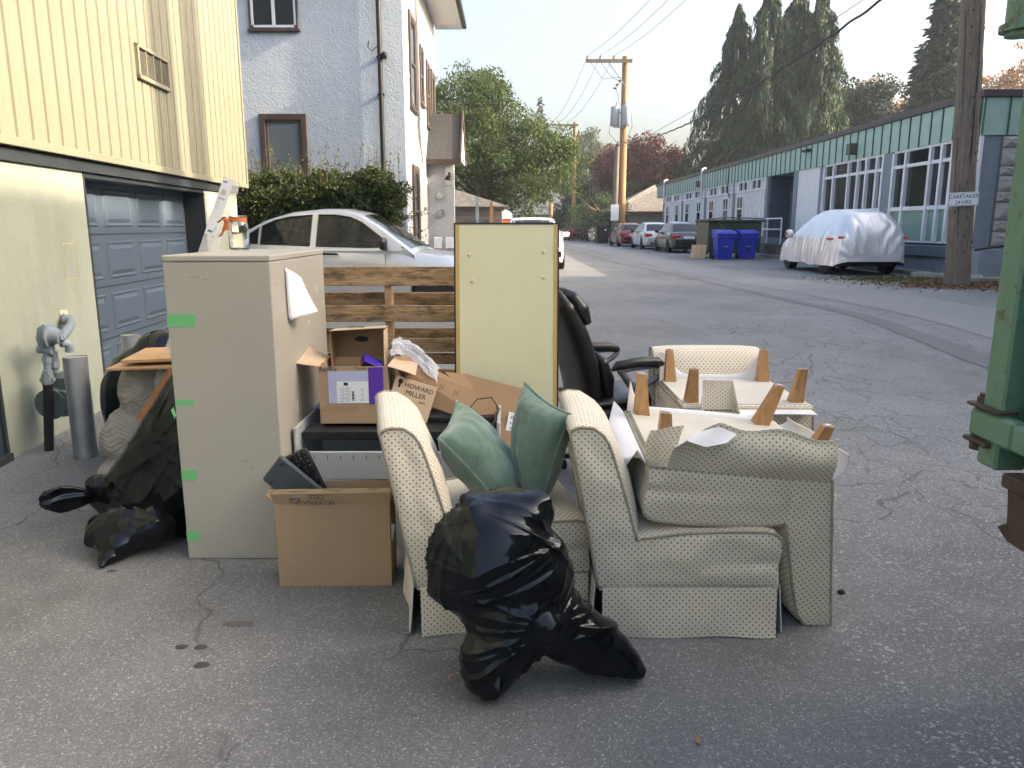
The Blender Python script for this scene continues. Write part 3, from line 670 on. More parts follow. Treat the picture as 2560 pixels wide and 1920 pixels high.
# stone end wall
STN = m_stucco('split_face_stone', (.34, .325, .31), (.44, .42, .40), 14, 1.0)
m = MB(); m.box(.49, -.06, Z(.95), 5, .29, Z(3.58)); bk = m.build('stone_wall', mt('stone_mortar', (.16, .155, .15), .9), wb)
def stone_block(w, h, seed):
    m = MB(); nu, nv = 18, 9
    def fn(u, v):
        e = min(u, 1 - u) * 8; e2 = min(v, 1 - v) * 5; k = min(1, e, e2)
        return (u * w, -.02 - .06 * k - .05 * k * noise.noise(Vector((u * 5 + seed, v * 3.3, seed))) - .03 * k * noise.noise(Vector((u * 13 + seed, v * 8, seed))), v * h)
    m.sheet(fn, nu, nv, 0); return m
z = Z(1.02); r = 0
hts = [.36, .26, .42, .26, .36, .22, .42, .26]
for r, hh in enumerate(hts):
    if z + hh > Z(3.58): hh = Z(3.58) - z
    x = .5; k = 0
    while x < 4.9 and hh > .05:
        w = [.95, 1.2, .5, 1.05][(r * 2 + k) % 4]
        o = stone_block(w - .02, hh - .018, r * 7.7 + k).build('stone_block', STN, bk, 25); o.location = (x, -.05, z); x += w; k += 1
    z += hh
m = MB(); m.box(.0, -.5, -.3, 6, -.0, Z(.95)); m.build('end_plinth', BASE, wb)
m = MB(); m.box(-.02, -.03, Z(.9), .06, .02, Z(3.6)); m.build('corner_trim', MULL, wb)
# neighbouring block whose shadow lies over the forecourt (to the right of the frame)
nb = thing('apartment_block', 'plain rendered apartment block standing to the right beyond the parked truck', 'building', (16, 0, 0))
NBW = m_stucco('beige_render', (.42, .39, .34), (.48, .45, .40), 10, .3)
m = MB(); m.box(0, -30, -.2, 12, 17.9, 11.35); m.build('wall', NBW, nb)
m = MB(); m.box(-.02, -30.1, 11.35, 12.1, 18.0, 11.6, .02); m.build('roof', CAP, nb)
wdw = MB().box(-.03, -.6, 0, .02, .6, 1.3).build('window', DARKGLASS, nb); wdw.location = (0, 14, 1.2); wf = MB().box(-.05, -.7, -.08, -.0, .7, 0).build('sill', WHITE, wdw)
for fl in range(3):
    for k in range(9):
        if fl or k:
            o = inst(wdw, nb, (0, 14 - k * 4.4, 1.2 + fl * 3.3)); inst(wf, o, (0, 0, 0))

# two tall poles of the cross street, out of frame to the right; their shadows cross the yellow siding
for k, (y, lab) in enumerate(((6.85, 'nearer of two tall utility poles out to the right'), (7.75, 'farther of two tall utility poles out to the right'))):
    tp = thing('utility_pole', lab, 'pole', (13.2, y, .1)); MB().tube([(0, 0, -.3), (0, 0, 7), (0, 0, 14.5)], [.36, .32, .30], 12).build('shaft', BRN, tp, 60); MB().box(-.05, -.6, 14.2, .05, .6, 14.3).build('cross_arm', BRN, tp)
# ================================================================== VEHICLES
def smooth_curve(pts, n=161, k=3):
    xs_ = np.linspace(0, 1, n); y = np.interp(xs_, [p[0] for p in pts], [p[1] for p in pts]); 
    for _ in range(k): y[1:-1] = (y[:-2] + 2 * y[1:-1] + y[2:]) / 4
    return lambda t: float(np.interp(t, xs_, y))
SEDAN = dict(L=4.3, W=1.7, top=[(0, .56), (.012, .84), (.03, .95), (.10, .985), (.3, .97), (.66, .92), (.73, .90), (.85, .83), (.94, .73), (.98, .60), (1, .42)],
             wid=[(0, .74), (.03, .88), (.12, .98), (.3, 1), (.72, 1), (.88, .95), (.96, .83), (1, .62)],
             roof=[(.085, .95), (.15, 1.10), (.25, 1.33), (.33, 1.43), (.43, 1.475), (.5, 1.47), (.56, 1.42), (.63, 1.25), (.70, 1.04), (.75, .89)],
             wheels=(.195, .815), wr=.30, cab=(.93, .66, .93, 1.42), rear=(.105, .27), front=(.575, .735), mir=.655,
             glass=[[(.165, 1.0), (.205, 1.14), (.232, 1.22), (.232, .995)], [(.24, .99), (.24, 1.235), (.28, 1.315), (.33, 1.365), (.405, 1.392), (.405, .965)], [(.425, .96), (.425, 1.393), (.48, 1.392), (.53, 1.36), (.57, 1.29), (.645, 1.06), (.652, .955), (.60, .945)]],
             doors=(.235, .415, .655), handles=(.30, .475), hz=.86)
SUV = dict(L=4.6, W=1.84, top=[(0, .62), (.012, .95), (.04, 1.05), (.3, 1.05), (.66, 1.02), (.73, 1.0), (.85, .96), (.95, .86), (.985, .7), (1, .45)],
           wid=[(0, .8), (.03, .93), (.12, 1), (.8, 1), (.92, .95), (.98, .83), (1, .7)],
           roof=[(.012, 1.02), (.04, 1.3), (.09, 1.55), (.2, 1.63), (.4, 1.66), (.52, 1.64), (.6, 1.52), (.68, 1.2), (.735, .98)],
           wheels=(.19, .81), wr=.35, cab=(.93, .72, 1.02, 1.6), rear=(.018, .085), front=(.575, .72), mir=.66,
           glass=[[(.07, 1.1), (.12, 1.5), (.24, 1.54), (.24, 1.08)], [(.26, 1.08), (.26, 1.545), (.42, 1.56), (.42, 1.06)], [(.44, 1.06), (.44, 1.56), (.53, 1.52), (.59, 1.4), (.655, 1.12), (.655, 1.05)]],
           doors=(.25, .43, .66), handles=(.31, .49), hz=.95)
REDLAMP = mt('red_lamp_lens', (.42, .015, .012), .15, var=.1, spec=.8); CLEARLAMP = mt('clear_lamp_lens', (.6, .62, .65), .08, .3, var=.05)
ALLOY = mt('alloy_wheel', (.45, .46, .48), .35, .9, var=.05); PLATE = mt('number_plate', (.72, .74, .76), .5, var=.04)
def paint(name, c, metal=.35, rough=.3):
    if name in MATS: return MATS[name]
    n = NT(name); v = n.coord('Object'); n.color(n.mix(n.noise(v, 2.5, 4), tuple(x * .93 for x in c), tuple(min(1, x * 1.05) for x in c)))
    n.b.inputs['Coat Weight'].default_value = .8; n.b.inputs['Coat Roughness'].default_value = .06; MATS[name] = n.put(rough, metal); return MATS[name]
def wheel(root, x, y, r, w=.2, side=1):
    wh = MB()
    prof = [(r * .62, -w / 2), (r * .93, -w / 2), (r * .985, -w * .4), (r, -w * .25), (r, w * .25), (r * .985, w * .4), (r * .93, w / 2), (r * .62, w / 2)]
    Mx = Matrix.Rotation(R(90), 4, 'X'); wh.lathe(prof, (x, y, r), 24, Mx); wh = wh.build('wheel', RUBBER, root, 50)
    q = MB(); q.lathe([(r * .63, -w * .3), (r * .63, w * .3)], (x, y, r), 24, Mx)
    yo = y + side * w * .44
    for k in range(5):
        a = k * 2 * math.pi / 5 + .3; q.bar((x + math.cos(a) * r * .1, yo - side * .02, r + math.sin(a) * r * .1), (x + math.cos(a) * r * .63, yo - side * .015, r + math.sin(a) * r * .63), r * .2, .03, (0, 1, 0))
    q.cyl((x, yo - side * .05, r), (x, yo, r), r * .16, n=12); q.tube([(x + math.cos(a) * r * .62, yo - side * .005, r + math.sin(a) * r * .62) for a in np.linspace(0, 2 * math.pi, 24, endpoint=False)], r * .035, 6, closed=True)
    q.build('rim', ALLOY, wh, 40)
    return wh
def car(name, label, P, loc, rz, pm, group=None, plate=None, seg=True, open_cabin=False):
    L, W = P['L'], P['W']; hw = W / 2; top = smooth_curve(P['top']); wid = smooth_curve(P['wid']); roof = smooth_curve(P['roof'], 321, 5)
    zc0, zc1 = P['cab'][2], P['cab'][3]; cw = lambda z: hw * (P['cab'][0] + (P['cab'][1] - P['cab'][0]) * (z - zc0) / (zc1 - zc0))
    X_ = lambda t: -L / 2 + L * t
    root = thing(name, label, 'car', loc, rz, group)
    ts = list(np.concatenate([np.linspace(0, .06, 7), np.linspace(.09, .9, 28), np.linspace(.92, 1, 8)])); rings = []
    for t in ts:
        w = hw * wid(t); zt = top(t); zb = .2 + .12 * max(0, (t - .93) / .07) + .1 * max(0, (.05 - t) / .05)
        sec = [(.82, zb), (.955, zb + .04), (.985, zb + .16), (1.0, zb + .32), (.992, zt - .2), (.965, zt - .09), (.9, zt - .025), (.72, zt), (.4, zt + .018), (0, zt + .024)]
        sec = [(a * w, max(zb + .002 * i, z)) for i, (a, z) in enumerate(sec)]
        ring_ = [(X_(t), y, z) for y, z in sec] + [(X_(t), -y, z) for y, z in reversed(sec[:-1])]; rings.append(ring_)
    m = MB(); n = len(rings[0]); v = [p for r_ in rings for p in r_]
    f = [[i * n + k, i * n + (k + 1) % n, (i + 1) * n + (k + 1) % n, (i + 1) * n + k] for i in range(len(rings) - 1) for k in range(n)]
    f += [list(range(n)), [(len(rings) - 1) * n + k for k in range(n)][::-1]]; m.add(v, f)
    body = m.build('body', pm, root, 50)
    cut = MB()
    for t in P['wheels']:
        for sg_ in (-1, 1): cut.cyl((X_(t), sg_ * hw * .62, P['wr'] + .02), (X_(t), sg_ * (hw + .1), P['wr'] + .02), P['wr'] * 1.17, n=28)
    cu = cut.build('cutter', BLACK, root); md = body.modifiers.new('arch', 'BOOLEAN'); md.operation = 'DIFFERENCE'; md.object = cu; md.solver = 'EXACT'
    me = evaluated(body); body.modifiers.clear(); body.data = me; bpy.data.objects.remove(cu)
    me.polygons.foreach_set('use_smooth', [True] * len(me.polygons)); me.set_sharp_from_angle(angle=R(38))
    u = MB(); u.box(X_(.05), -hw * .8, .16, X_(.95), hw * .8, .5); 
    u.build('underbody', BLACK, root)
    # cabin
    t0, t1 = P['roof'][0][0], P['roof'][-1][0]; rings = []
    def topz(t, y):
        zr = roof(t); a = abs(y) / max(.01, cw(zr)); return zr + float(np.interp(a, [0, .4, .8, .96, 1.0], [.016, .012, 0, -.014, -.05]))
    for t in np.linspace(t0, t1, 44):
        zr = roof(t); zb = .72; c = cw(zr); sec = [(cw(max(zb, .9)), zb), (cw(min(zr - .05, .95)), min(zr - .05, .95)), (cw(zr - .05), zr - .05), (c * .96, zr - .014), (c * .8, zr), (c * .4, zr + .012), (0, zr + .016)]
        rings.append([(X_(t), y, z) for y, z in sec] + [(X_(t), -y, z) for y, z in reversed(sec[:-1])])
    m = MB(); n = len(rings[0]); v = [p for r_ in rings for p in r_]
    f = [[i * n + k, i * n + (k + 1) % n, (i + 1) * n + (k + 1) % n, (i + 1) * n + k] for i in range(len(rings) - 1) for k in range(n)] + [list(range(n)), [(len(rings) - 1) * n + k for k in range(n)][::-1]]
    if open_cabin: f = [q for i, q in enumerate(f[:-2]) if i % n not in (1, n - 3)] + f[-2:]
    m.add(v, f); m.build('roof', pm, root, 40)
    if open_cabin:
        tt = np.linspace(t0 + .03, t1 - .012, 40); outer = [(t, roof(t) - .045) for t in tt if roof(t) - .045 > .94]; outer = [(outer[0][0], .90)] + outer + [(outer[-1][0], .90)]
        for sgn in (1, -1):
            fr = MB().prism(outer, lambda a, b, d: (X_(a), sgn * (cw(b) + d), b), -.02, .003).build('window_frame', pm, root)
            for poly in P['glass']:
                cu2 = MB().prism(poly, lambda a, b, d: (X_(a), sgn * (cw(b) + d), b), -.08, .08).build('cutter', BLACK, root); md = fr.modifiers.new('w', 'BOOLEAN'); md.operation = 'DIFFERENCE'; md.object = cu2; md.solver = 'EXACT'
                me = evaluated(fr); fr.modifiers.clear(); fr.data = me; bpy.data.objects.remove(cu2)
                cx = sum(p[0] for p in poly) / len(poly); cz = sum(p[1] for p in poly) / len(poly)
                MB().prism(poly, lambda a, b, d: (X_(a), sgn * (cw(b) + d), b), -.012, -.009).build('pane', CARGLASS, root)
                q = MB(); L3 = [(X_(a), sgn * (cw(b) + .003), b) for a, b in poly]; q.tube(L3, .008, 5, closed=True); q.build('window_seal', BLACK, root)
        q = MB(); q.box(X_(.16), -hw * .8, .9, X_(.70), hw * .8, 1.005); q.build('interior_floor', BLACK, root)
        SEAT = mt('grey_car_seat', (.10, .10, .105), .9)
        for tx, ys_ in ((.30, (-.36, .0, .36)), (.50, (-.36, .36))):
            for y in ys_:
                q = MB(); q.box(X_(tx) - .07, y - .2, .95, X_(tx) + .05, y + .2, 1.17, .05); q.box(X_(tx) - .10, y - .11, 1.19, X_(tx) - .03, y + .11, 1.32, .03); q.build('seat', SEAT, root, 40)
        q = MB(); q.tube([(X_(.60) + .03 * math.sin(a), .36 + .17 * math.cos(a), 1.08 + .15 * math.sin(a)) for a in np.linspace(0, 2 * math.pi, 24, endpoint=False)], .014, 6, closed=True); q.build('steering_wheel', BLACK, root, 60)
    for sgn in (1, -1):
        for poly in ([] if open_cabin else P['glass']):
            cx = sum(p[0] for p in poly) / len(poly); cz = sum(p[1] for p in poly) / len(poly)
            big = [(cx + (a - cx) * 1.0 + math.copysign(.0045, a - cx), cz + (b - cz) + math.copysign(.017, b - cz)) for a, b in poly]
            q = MB(); q.prism(big, lambda a, b, d: (X_(a), sgn * (cw(b) + d), b), -.01, .004); sl0 = q.build('window', BLACK, root)
            q = MB(); q.prism(poly, lambda a, b, d: (X_(a), sgn * (cw(b) + d), b), 0, .0065); q.build('pane', DARKGLASS, sl0)
        for h in P['handles']:
            x = X_(h); zz = P['hz'] + .02 * (h < .4); y = sgn * hw
            q = MB(); q.tube([(x - .11, y * .985, zz), (x - .09, y * 1.02, zz + .004), (x + .09, y * 1.02, zz), (x + .11, y * .985, zz - .004)], [.012, .016, .016, .012], 8); q.build('door_handle', BLACK if pm.name != 'white_car_paint' else WHITE, root, 60)
        q = MB()
        for d in P['doors']:
            pts = []
            for z in np.linspace(.33, top(d) - .06, 7): 
                zt = top(d); fy = np.interp(z, [.24, .36, .52, zt - .2, zt - .09], [.955, .985, 1, .992, .965]); pts.append((X_(d) - (.02 * (z - .5) if d < .3 else 0), sgn * (hw * wid(d) * fy + .0015), z))
            q.tube(pts, .004, 4)
        q.build('door_gap', BLACK, root)
        x = X_(P['mir']); mz = top(P['mir']) + .08
        q = MB(); q.lathe([(.02, -.09), (.075, -.075), (.095, 0), (.09, .06), (.06, .085)], (x, sgn * (hw + .09), mz), 14, Matrix.Diagonal((.6, 1.15, .95, 1)) @ Matrix.Identity(4)); q.bar((x, sgn * (hw - .06), mz - .07), (x, sgn * (hw + .06), mz - .05), .06, .03)
        q.build('mirror', BLACK if seg else pm, root, 60)
        # lamps
        q = MB(); q.box(X_(0) + .02, sgn * hw * .50, top(.03) - .24, X_(.045), sgn * hw * .935, top(.03) - .06, .03); q.build('tail_lamp', REDLAMP, root, 60)
        q = MB(); q.box(X_(.9), sgn * hw * .5, top(.95) - .16, X_(.955), sgn * hw * .90, top(.95) - .02, .03); q.build('headlight', CLEARLAMP, root, 60)
        q = MB(); q.box(X_(0) + .002, sgn * hw * .5, .38, X_(0) + .08, sgn * hw * .72, .43, .01); q.build('reflector', REDLAMP, root)
    q = MB(); q.sheet(lambda u_, v_: (X_(P['front'][0] + (P['front'][1] - P['front'][0]) * v_), (u_ * 2 - 1) * .9 * cw(roof(P['front'][0] + (P['front'][1] - P['front'][0]) * v_)), topz(P['front'][0] + (P['front'][1] - P['front'][0]) * v_, (u_ * 2 - 1) * .9 * cw(roof(P['front'][0] + (P['front'][1] - P['front'][0]) * v_))) + .006), 10, 8); q.build('windscreen', DARKGLASS, root, 179)
    q = MB(); q.sheet(lambda u_, v_: (X_(P['rear'][0] + (P['rear'][1] - P['rear'][0]) * v_), (u_ * 2 - 1) * .87 * cw(roof(P['rear'][0] + (P['rear'][1] - P['rear'][0]) * v_)), topz(P['rear'][0] + (P['rear'][1] - P['rear'][0]) * v_, (u_ * 2 - 1) * .87 * cw(roof(P['rear'][0] + (P['rear'][1] - P['rear'][0]) * v_))) + .006), 10, 8); q.build('rear_window', DARKGLASS, root, 179)
    q = MB(); q.box(X_(0) - .012, -.26, .66, X_(0) + .05, .26, .78, .004); pl = q.build('number_plate', PLATE, root)
    q = MB(); q.box(X_(0) - .004, -hw * .62, .3, X_(0) + .1, hw * .62, .38, .01); q.build('bumper_trim', BLACK, root)
    q = MB(); q.box(X_(1) - .05, -hw * .45, .34, X_(1) + .008, hw * .45, .52, .02); q.build('grille', BLACK, root)
    for t in P['wheels']:
        for sgn in (1, -1): wheel(root, X_(t), sgn * (hw - .105), P['wr'], .2, sgn)
    return root
CARGLASS = m_film('car_window_glass', (.02, .026, .026), .5, .03)
SILV = paint('silver_car_paint', (.56, .59, .62), .45, .34)
c1 = car('parked_car', 'silver sedan parked behind the pallet in front of the hedge', SEDAN, (-2.35, 11.6, .25), R(-4), SILV, open_cabin=True)
m = MB(); m.tube([(.35, -.3, 1.48), (-.25, -.32, 1.9)], .004, 5); m.build('aerial', BLACK, c1)
m = MB(); m.tube([(.93, -.3, .93), (1.02, .35, .96)], .012, 6); m.tube([(.95, .1, .935), (1.03, .6, .95)], .012, 6); m.build('wiper', BLACK, c1)
car('parked_car', 'grey sedan parked nearest the green dumpster', dict(SEDAN, L=4.37), (8.3, 39.1, .25), R(91.5), paint('grey_car_paint', (.055, .058, .066), .4), 'cars parked along the low building')
car('parked_car', 'white sedan parked between the grey and the dark red cars', dict(SEDAN, L=4.5, W=1.76), (7.95, 44.6, .25), R(92), paint('white_car_paint', (.62, .64, .66), .1), 'cars parked along the low building')
car('parked_car', 'dark red sedan parked farthest in the row, beside the utility pole', dict(SEDAN, L=4.5, W=1.78), (7.5, 51.0, .25), R(92), paint('red_car_paint', (.17, .012, .018), .3), 'cars parked along the low building')
car('parked_suv', 'red sport utility vehicle parked far down the lane under the bushes', SUV, (5.85, 72, .25), R(92), paint('bright_red_car_paint', (.23, .012, .016), .3))
ws = car('parked_suv', 'white sport utility vehicle facing the camera behind the yellow board', SUV, (.62, 24.4, .25), R(-90), paint('pearl_white_car_paint', (.72, .72, .71), .05), seg=False)
for s in (-1, 1): MB().tube([(-1.4, s * .6, 1.66), (-1.3, s * .6, 1.73), (.3, s * .6, 1.72), (.45, s * .6, 1.64)], .02, 6).build('roof_rail', BLACK, ws, 60)
ws.scale = (1, 1, .91)
m = MB()
for s in (-1, 1): m.box(2.18, s * .62, .42, 2.27, s * .78, .60, .01); m.tube([(2.275, s * .66, .45), (2.28, s * .66, .58)], .02, 6)
m.build('fog_lamp_bezel', BLACK, ws)
# covered vehicle
FOIL = m_foil(); HEMRED = mt('orange_reflector_tape', (.75, .12, .05), .5)
cv = thing('covered_car', 'car wrapped in a crinkled silver cover beside the low building', 'car', (9.12, 21.95, .25), R(90))
topc = smooth_curve([(0, .55), (.01, .95), (.035, 1.25), (.09, 1.58), (.2, 1.68), (.45, 1.69), (.58, 1.6), (.68, 1.3), (.74, 1.12), (.86, 1.02), (.95, .85), (.99, .6), (1, .4)], 161, 4)
widc = smooth_curve([(0, .68), (.02, .86), (.08, .97), (.2, 1), (.8, 1), (.93, .9), (.98, .76), (1, .55)], 161, 3)
Lc = 4.55; Wc = .93; NS, NR = 150, 110; V = []
for i in range(NS + 1):
    t = i / NS; zt = topc(t); w = Wc * widc(t)
    hem = .24 + .06 * noise.noise(Vector((t * 7, 0, 2))) + (.12 if t > .93 else 0) + .12 * max(0, (.05 - t) / .05)
    for k in range(NR + 1):
        a = math.pi * k / NR; s_ = math.sin(a); c_ = math.cos(a); e = .42
        y = math.copysign(abs(c_) ** e, c_) * w; z = hem + (zt - hem) * abs(s_) ** (e + .08)
        y *= 1 - .26 * max(0, (z - .95) / .75) ; x = -Lc / 2 + Lc * t; p = Vector((x, y, z))
        side = abs(c_) ** .5
        f1 = noise.noise(Vector((x * 2.6 + z * 1.2, y * 1.2, z * .9))); f2 = 1 - abs(noise.noise(Vector((x * 5.5 + z * 2.2, y * 3, z * 1.6 + 7)))) * 2
        f3 = 1 - abs(noise.noise(Vector((x * 11, y * 11, z * 7 + 3)))) * 2
        f4 = 1 - abs(noise.noise(Vector((x * 3.4 + .5 * z + y, y * .6, z * .45 + 11)))) * 2.4; d = side * (.03 * f1 + .016 * f2 + .05 * f4 * (1.25 - z * .6)) + .003 * f3
        if t < .1:                                            # folds fanning out over the tail
            ang = math.atan2(y, z - .35 + 1e-4); d2 = (.035 * abs(math.sin(ang * 9 + f1 * 2)) * min(1, (z - .2) * 1.4)); p.x -= 1.7 * d2 * (1 - t / .1) + .008 * f2 * (1 - t / .1)
        p.y += math.copysign(d, c_) if abs(c_) > .05 else 0; p.z += d * abs(s_) * .35; p.x += .012 * f2 * (t > .9)
        V.append(p)
m = MB(); m.add(V, [[i * (NR + 1) + k, i * (NR + 1) + k + 1, (i + 1) * (NR + 1) + k + 1, (i + 1) * (NR + 1) + k] for i in range(NS) for k in range(NR)] + [[k for k in range(NR + 1)], [NS * (NR + 1) + k for k in range(NR, -1, -1)]])
m.build('cover', FOIL, cv, 179)
for s in (-1, 1):
    m = MB(); m.lathe([(.02, -.12), (.1, -.09), (.12, 0), (.1, .1), (.03, .13)], (.98, s * 1.0, 1.02), 14); m.build('mirror_pocket', FOIL, cv, 179)
    MB().box(-2.20, s * .78 - .11, .93, -2.15, s * .78 + .11, .99, .01).build('reflector_tape', HEMRED, cv)
MB().box(-1.93, .905, .90, -1.63, .96, .955, .01).build('reflector_tape', HEMRED, cv)
MB().box(.9, 1.09, .98, .96, 1.13, 1.1, .01).build('reflector_tape', HEMRED, cv)
MB().box(-1.8, -.75, .22, 1.9, .75, .5).build('underbody', BLACK, cv)
for t in (-1.38, 1.32):
    for s in (-1, 1): wheel(cv, t, s * .78, .33, .22, s)

# ================================================================== STREET FURNITURE
POLEW = wood('weathered_pole_wood', (.095, .075, .058), (.24, .195, .15), 2, .85, .5); POLEB = wood('brown_pole_wood', (.26, .13, .055), (.42, .24, .11), 2, .8, .4)
TRANSF = mt('transformer_grey', (.36, .40, .42), .5, var=.1); CABLE = mt('cable_black', (.018, .018, .02), .6); INSUL = mt('insulator', (.22, .2, .19), .3)
np_ = thing('utility_pole', 'weathered grey utility pole carrying the caretaker sign', 'pole', (9.32, 16.2, .25))
m = MB(); m.tube([(-.057 * z, 0, z) for z in (-.4, 0, 1, 2, 3, 4, 5, 6, 8, 11)], [.25, .245, .235, .23, .226, .222, .218, .214, .2, .18], 20); m.build('shaft', POLEW, np_, 60)
m = MB()
for k in range(26):
    z = random.uniform(.6, 6); a = random.uniform(-2.9, -.2); r_ = .238 - .004 * z; m.lathe([(.02, -.006), (.018, .004), (.002, .006)], (-.057 * z + math.cos(a) * r_, math.sin(a) * r_, z), 8, Matrix.Rotation(R(90), 4, 'X') @ Matrix.Identity(4))
m.build('knot', INK, np_, kind='stuff')
m = MB()
for k in range(7):
    a = random.uniform(-2.7, -.4); z0 = random.uniform(.1, 4); m.tube([(-.057 * z + math.cos(a + .05 * math.sin(z * 2)) * (.243 - .0042 * z), math.sin(a + .05 * math.sin(z * 2)) * (.243 - .0042 * z), z) for z in np.linspace(z0, z0 + random.uniform(.8, 2), 9)], .006, 4)
m.build('crack', INK, np_, kind='stuff')
m = MB(); m.box(-2.4, -.1, 10.3, -.2, .02, 10.45); m.build('cross_arm', POLEW, np_)
sg = thing('caretaker_sign', 'white sign reading CARETAKER 24 HRS on the grey pole', 'sign', at(2408, 498, 15.93), rot=(0, R(-3), 0))
MB().box(-.31, -.012, -.135, .31, .0, .135, .006).build('board', LABEL, sg)
m = MB()
for q in ((-.295, -.122, .295, -.118), (-.295, .118, .295, .122), (-.295, -.12, -.291, .12), (.291, -.12, .295, .12)): m.box(q[0], -.0145, q[1], q[2], -.0125, q[3])
m.build('border', INK, sg)
FM = lambda x, z: frame((x, -.0135, z), (1, 0, 0), (0, 0, 1))
text('CARETAKER', .108, INK, sg, FM(0, .05)); text('24 HRS', .108, INK, sg, FM(0, -.062))
m = MB(); m.cyl((0, -.02, .128), (0, .16, .128), .008, n=8); m.cyl((0, -.02, -.128), (0, .16, -.128), .008, n=8); m.build('screw', STEEL, sg)
def street_pole(label, x, y, h, r, arm, group=None, sag=True):
    p = thing('utility_pole', label, 'pole', (x, y, .25), group=group); MB().tube([(0, 0, -.3), (0, 0, h * .5), (0, 0, h)], [r, r * .9, r * .78], 14).build('shaft', POLEB, p, 60)
    MB().box(-arm, -r - .12, h - .38, r + .1, -r, h - .2).build('cross_arm', POLEW, p)
    MB().bar((-arm * .45, -r - .06, h - .36), (0, -r - .02, h - 1.6), .05, .05).build('brace', STEEL, p)
    for a in (.96, .64, .3): MB().lathe([(.05, 0), (.07, .05), (.04, .1), (.075, .14), (.03, .22)], (-arm * a, -r - .06, h - .2), 10).build('insulator', INSUL, p, 60)
    return p
fp = street_pole('brown utility pole with two grey transformers beside the parked cars', 7.77, 56, 10.35, .235, 2.25); fp.scale = (1.22, 1.22, 1.22)
for x in (-.52, .0):
    t = MB(); t.lathe([(.22, 0), (.26, .04), (.26, 1.0), (.24, 1.06), (.08, 1.1)], (x + (.0 if x < 0 else .06), -.42 if x == 0 else -.1, 6.6), 18); t.cyl((x + .05, -.3, 7.66), (x + .05, -.3, 7.9), .05); t = t.build('transformer', TRANSF, fp, 50)
m = MB(); m.box(-.6, -.3, 6.5, .1, -.1, 6.58); m.box(-.5, -.25, 7.3, .1, -.1, 7.36); m.build('bracket', STEEL, fp)
m = MB(); 
for k in range(3): m.lathe([(.03, 0), (.13, .08), (.03, .14)], (-.35 - .12 * k, -.3, 8.95 - .2 * k), 10)
m.tube([(-.2, -.25, 9.1), (-.6, -.3, 8.6)], .03, 6); m.build('cutout_switch', INSUL, fp, 50)
m = MB()
for pts in ([(-1.5, -.3, 10.1), (-.9, -.3, 9.3), (-.4, -.3, 9.0)], [(-2.1, -.3, 10.1), (-1.3, -.35, 9.1), (-.3, -.3, 9.2)], [(.3, -.2, 7.7), (.45, -.2, 6.6), (.1, -.2, 5.7)], [(-.75, -.2, 7.2), (-.85, -.2, 6.2), (-.3, -.25, 5.6)], [(-.5, -.2, 8.6), (-.3, -.25, 7.7)]): m.tube(pts, .014, 5)
m.build('jumper_wire', CABLE, fp, 60)
stub = MB().tube([(-.42, -.15, -.3), (-.36, -.15, 5.5)], [.17, .15], 12).build('stub_post', POLEW, fp, 60)
MB().box(-.66, -.36, 1.35, -.2, -.34, 2.25, .01).build('street_sign', PLATE, fp)
street_pole('slim brown utility pole far down the lane behind the big tree', 5.85, 75, 10.75, .2, 2.2)
m = MB().tube([(0, 0, -.2), (0, 0, 3.2)], [.16, .14], 12); o = m.build('short_post', POLEB, None, 60); o.location = (2.95, 60, .25); tag(o, 'short wooden post standing below the big green tree', 'post')
def wire(name, label, a, b, sag, r=.012, twist=False, n=40):
    a = Vector(a); b = Vector(b); pts = []
    for i in range(n + 1):
        t = i / n; p = a.lerp(b, t); p.z -= sag * 4 * t * (1 - t)
        if twist: p += Vector((0, math.sin(t * 160), math.cos(t * 160))) * .02
        pts.append(p)
    o = MB().tube(pts, r, 5).build(name, CABLE, None, 179); return tag(o, label, 'cable')
wire('power_cable', 'thick twisted service cable sagging from the transformer pole to the near pole', (7.85, 55.9, 7.2), (8.95, 16.1, 7.1), .9, .035, True, 160)
wire('power_cable', 'thin wire running just above the thick twisted cable', (7.85, 55.9, 6.95), (8.95, 16.1, 7.25), .35, .012)
for k, (xa, xb, lab) in enumerate(((4.22, 6.7, 'leftmost of the three high wires rising from the cross arm'), (4.94, 7.4, 'middle of the three high wires rising from the cross arm'), (5.7, 8.0, 'rightmost of the three high wires rising from the cross arm'))):
    wire('power_line', lab, ((xa - 6.38) * 1.22 + 7.77, 55.6, 12.9), (xb, 16.1, 10.8), .8, .014)
for k, (xa, xb, lab) in enumerate(((4.22, 3.7, 'leftmost of the wires running down to the far pole'), (4.94, 4.4, 'middle wire running down to the far pole'), (5.7, 5.2, 'rightmost of the wires running down to the far pole'))):
    wire('power_line', lab, ((xa - 6.38) * 1.22 + 7.77, 55.6, 12.9), (xb, 74.7, 11.0), .7, .014)
wire('power_cable', 'lower cable running from the transformer pole towards the far pole', (7.6, 55.9, 7.1), (5.85, 74.8, 5.5), .6, .02)
wire('power_cable', 'black cable crossing the top of the sky from the house', (-1.8, 15.6, 6.05), (8.9, 16.1, 6.85), .55, .022)
gw = wire('guy_wire', 'thin stay wire with a small insulator beside the green truck post', (9.0, 16.2, 7.6), (13.2, 15.2, .3), 0, .012)
p_ = Vector((9.0, 16.2, 7.6)).lerp(Vector((13.2, 15.2, .3)), .41); MB().lathe([(.03, -.13), (.06, -.11), (.06, .11), (.03, .13)], p_, 10, Matrix.Rotation(R(-30), 4, 'Y')).build('insulator', INK, gw, 40)
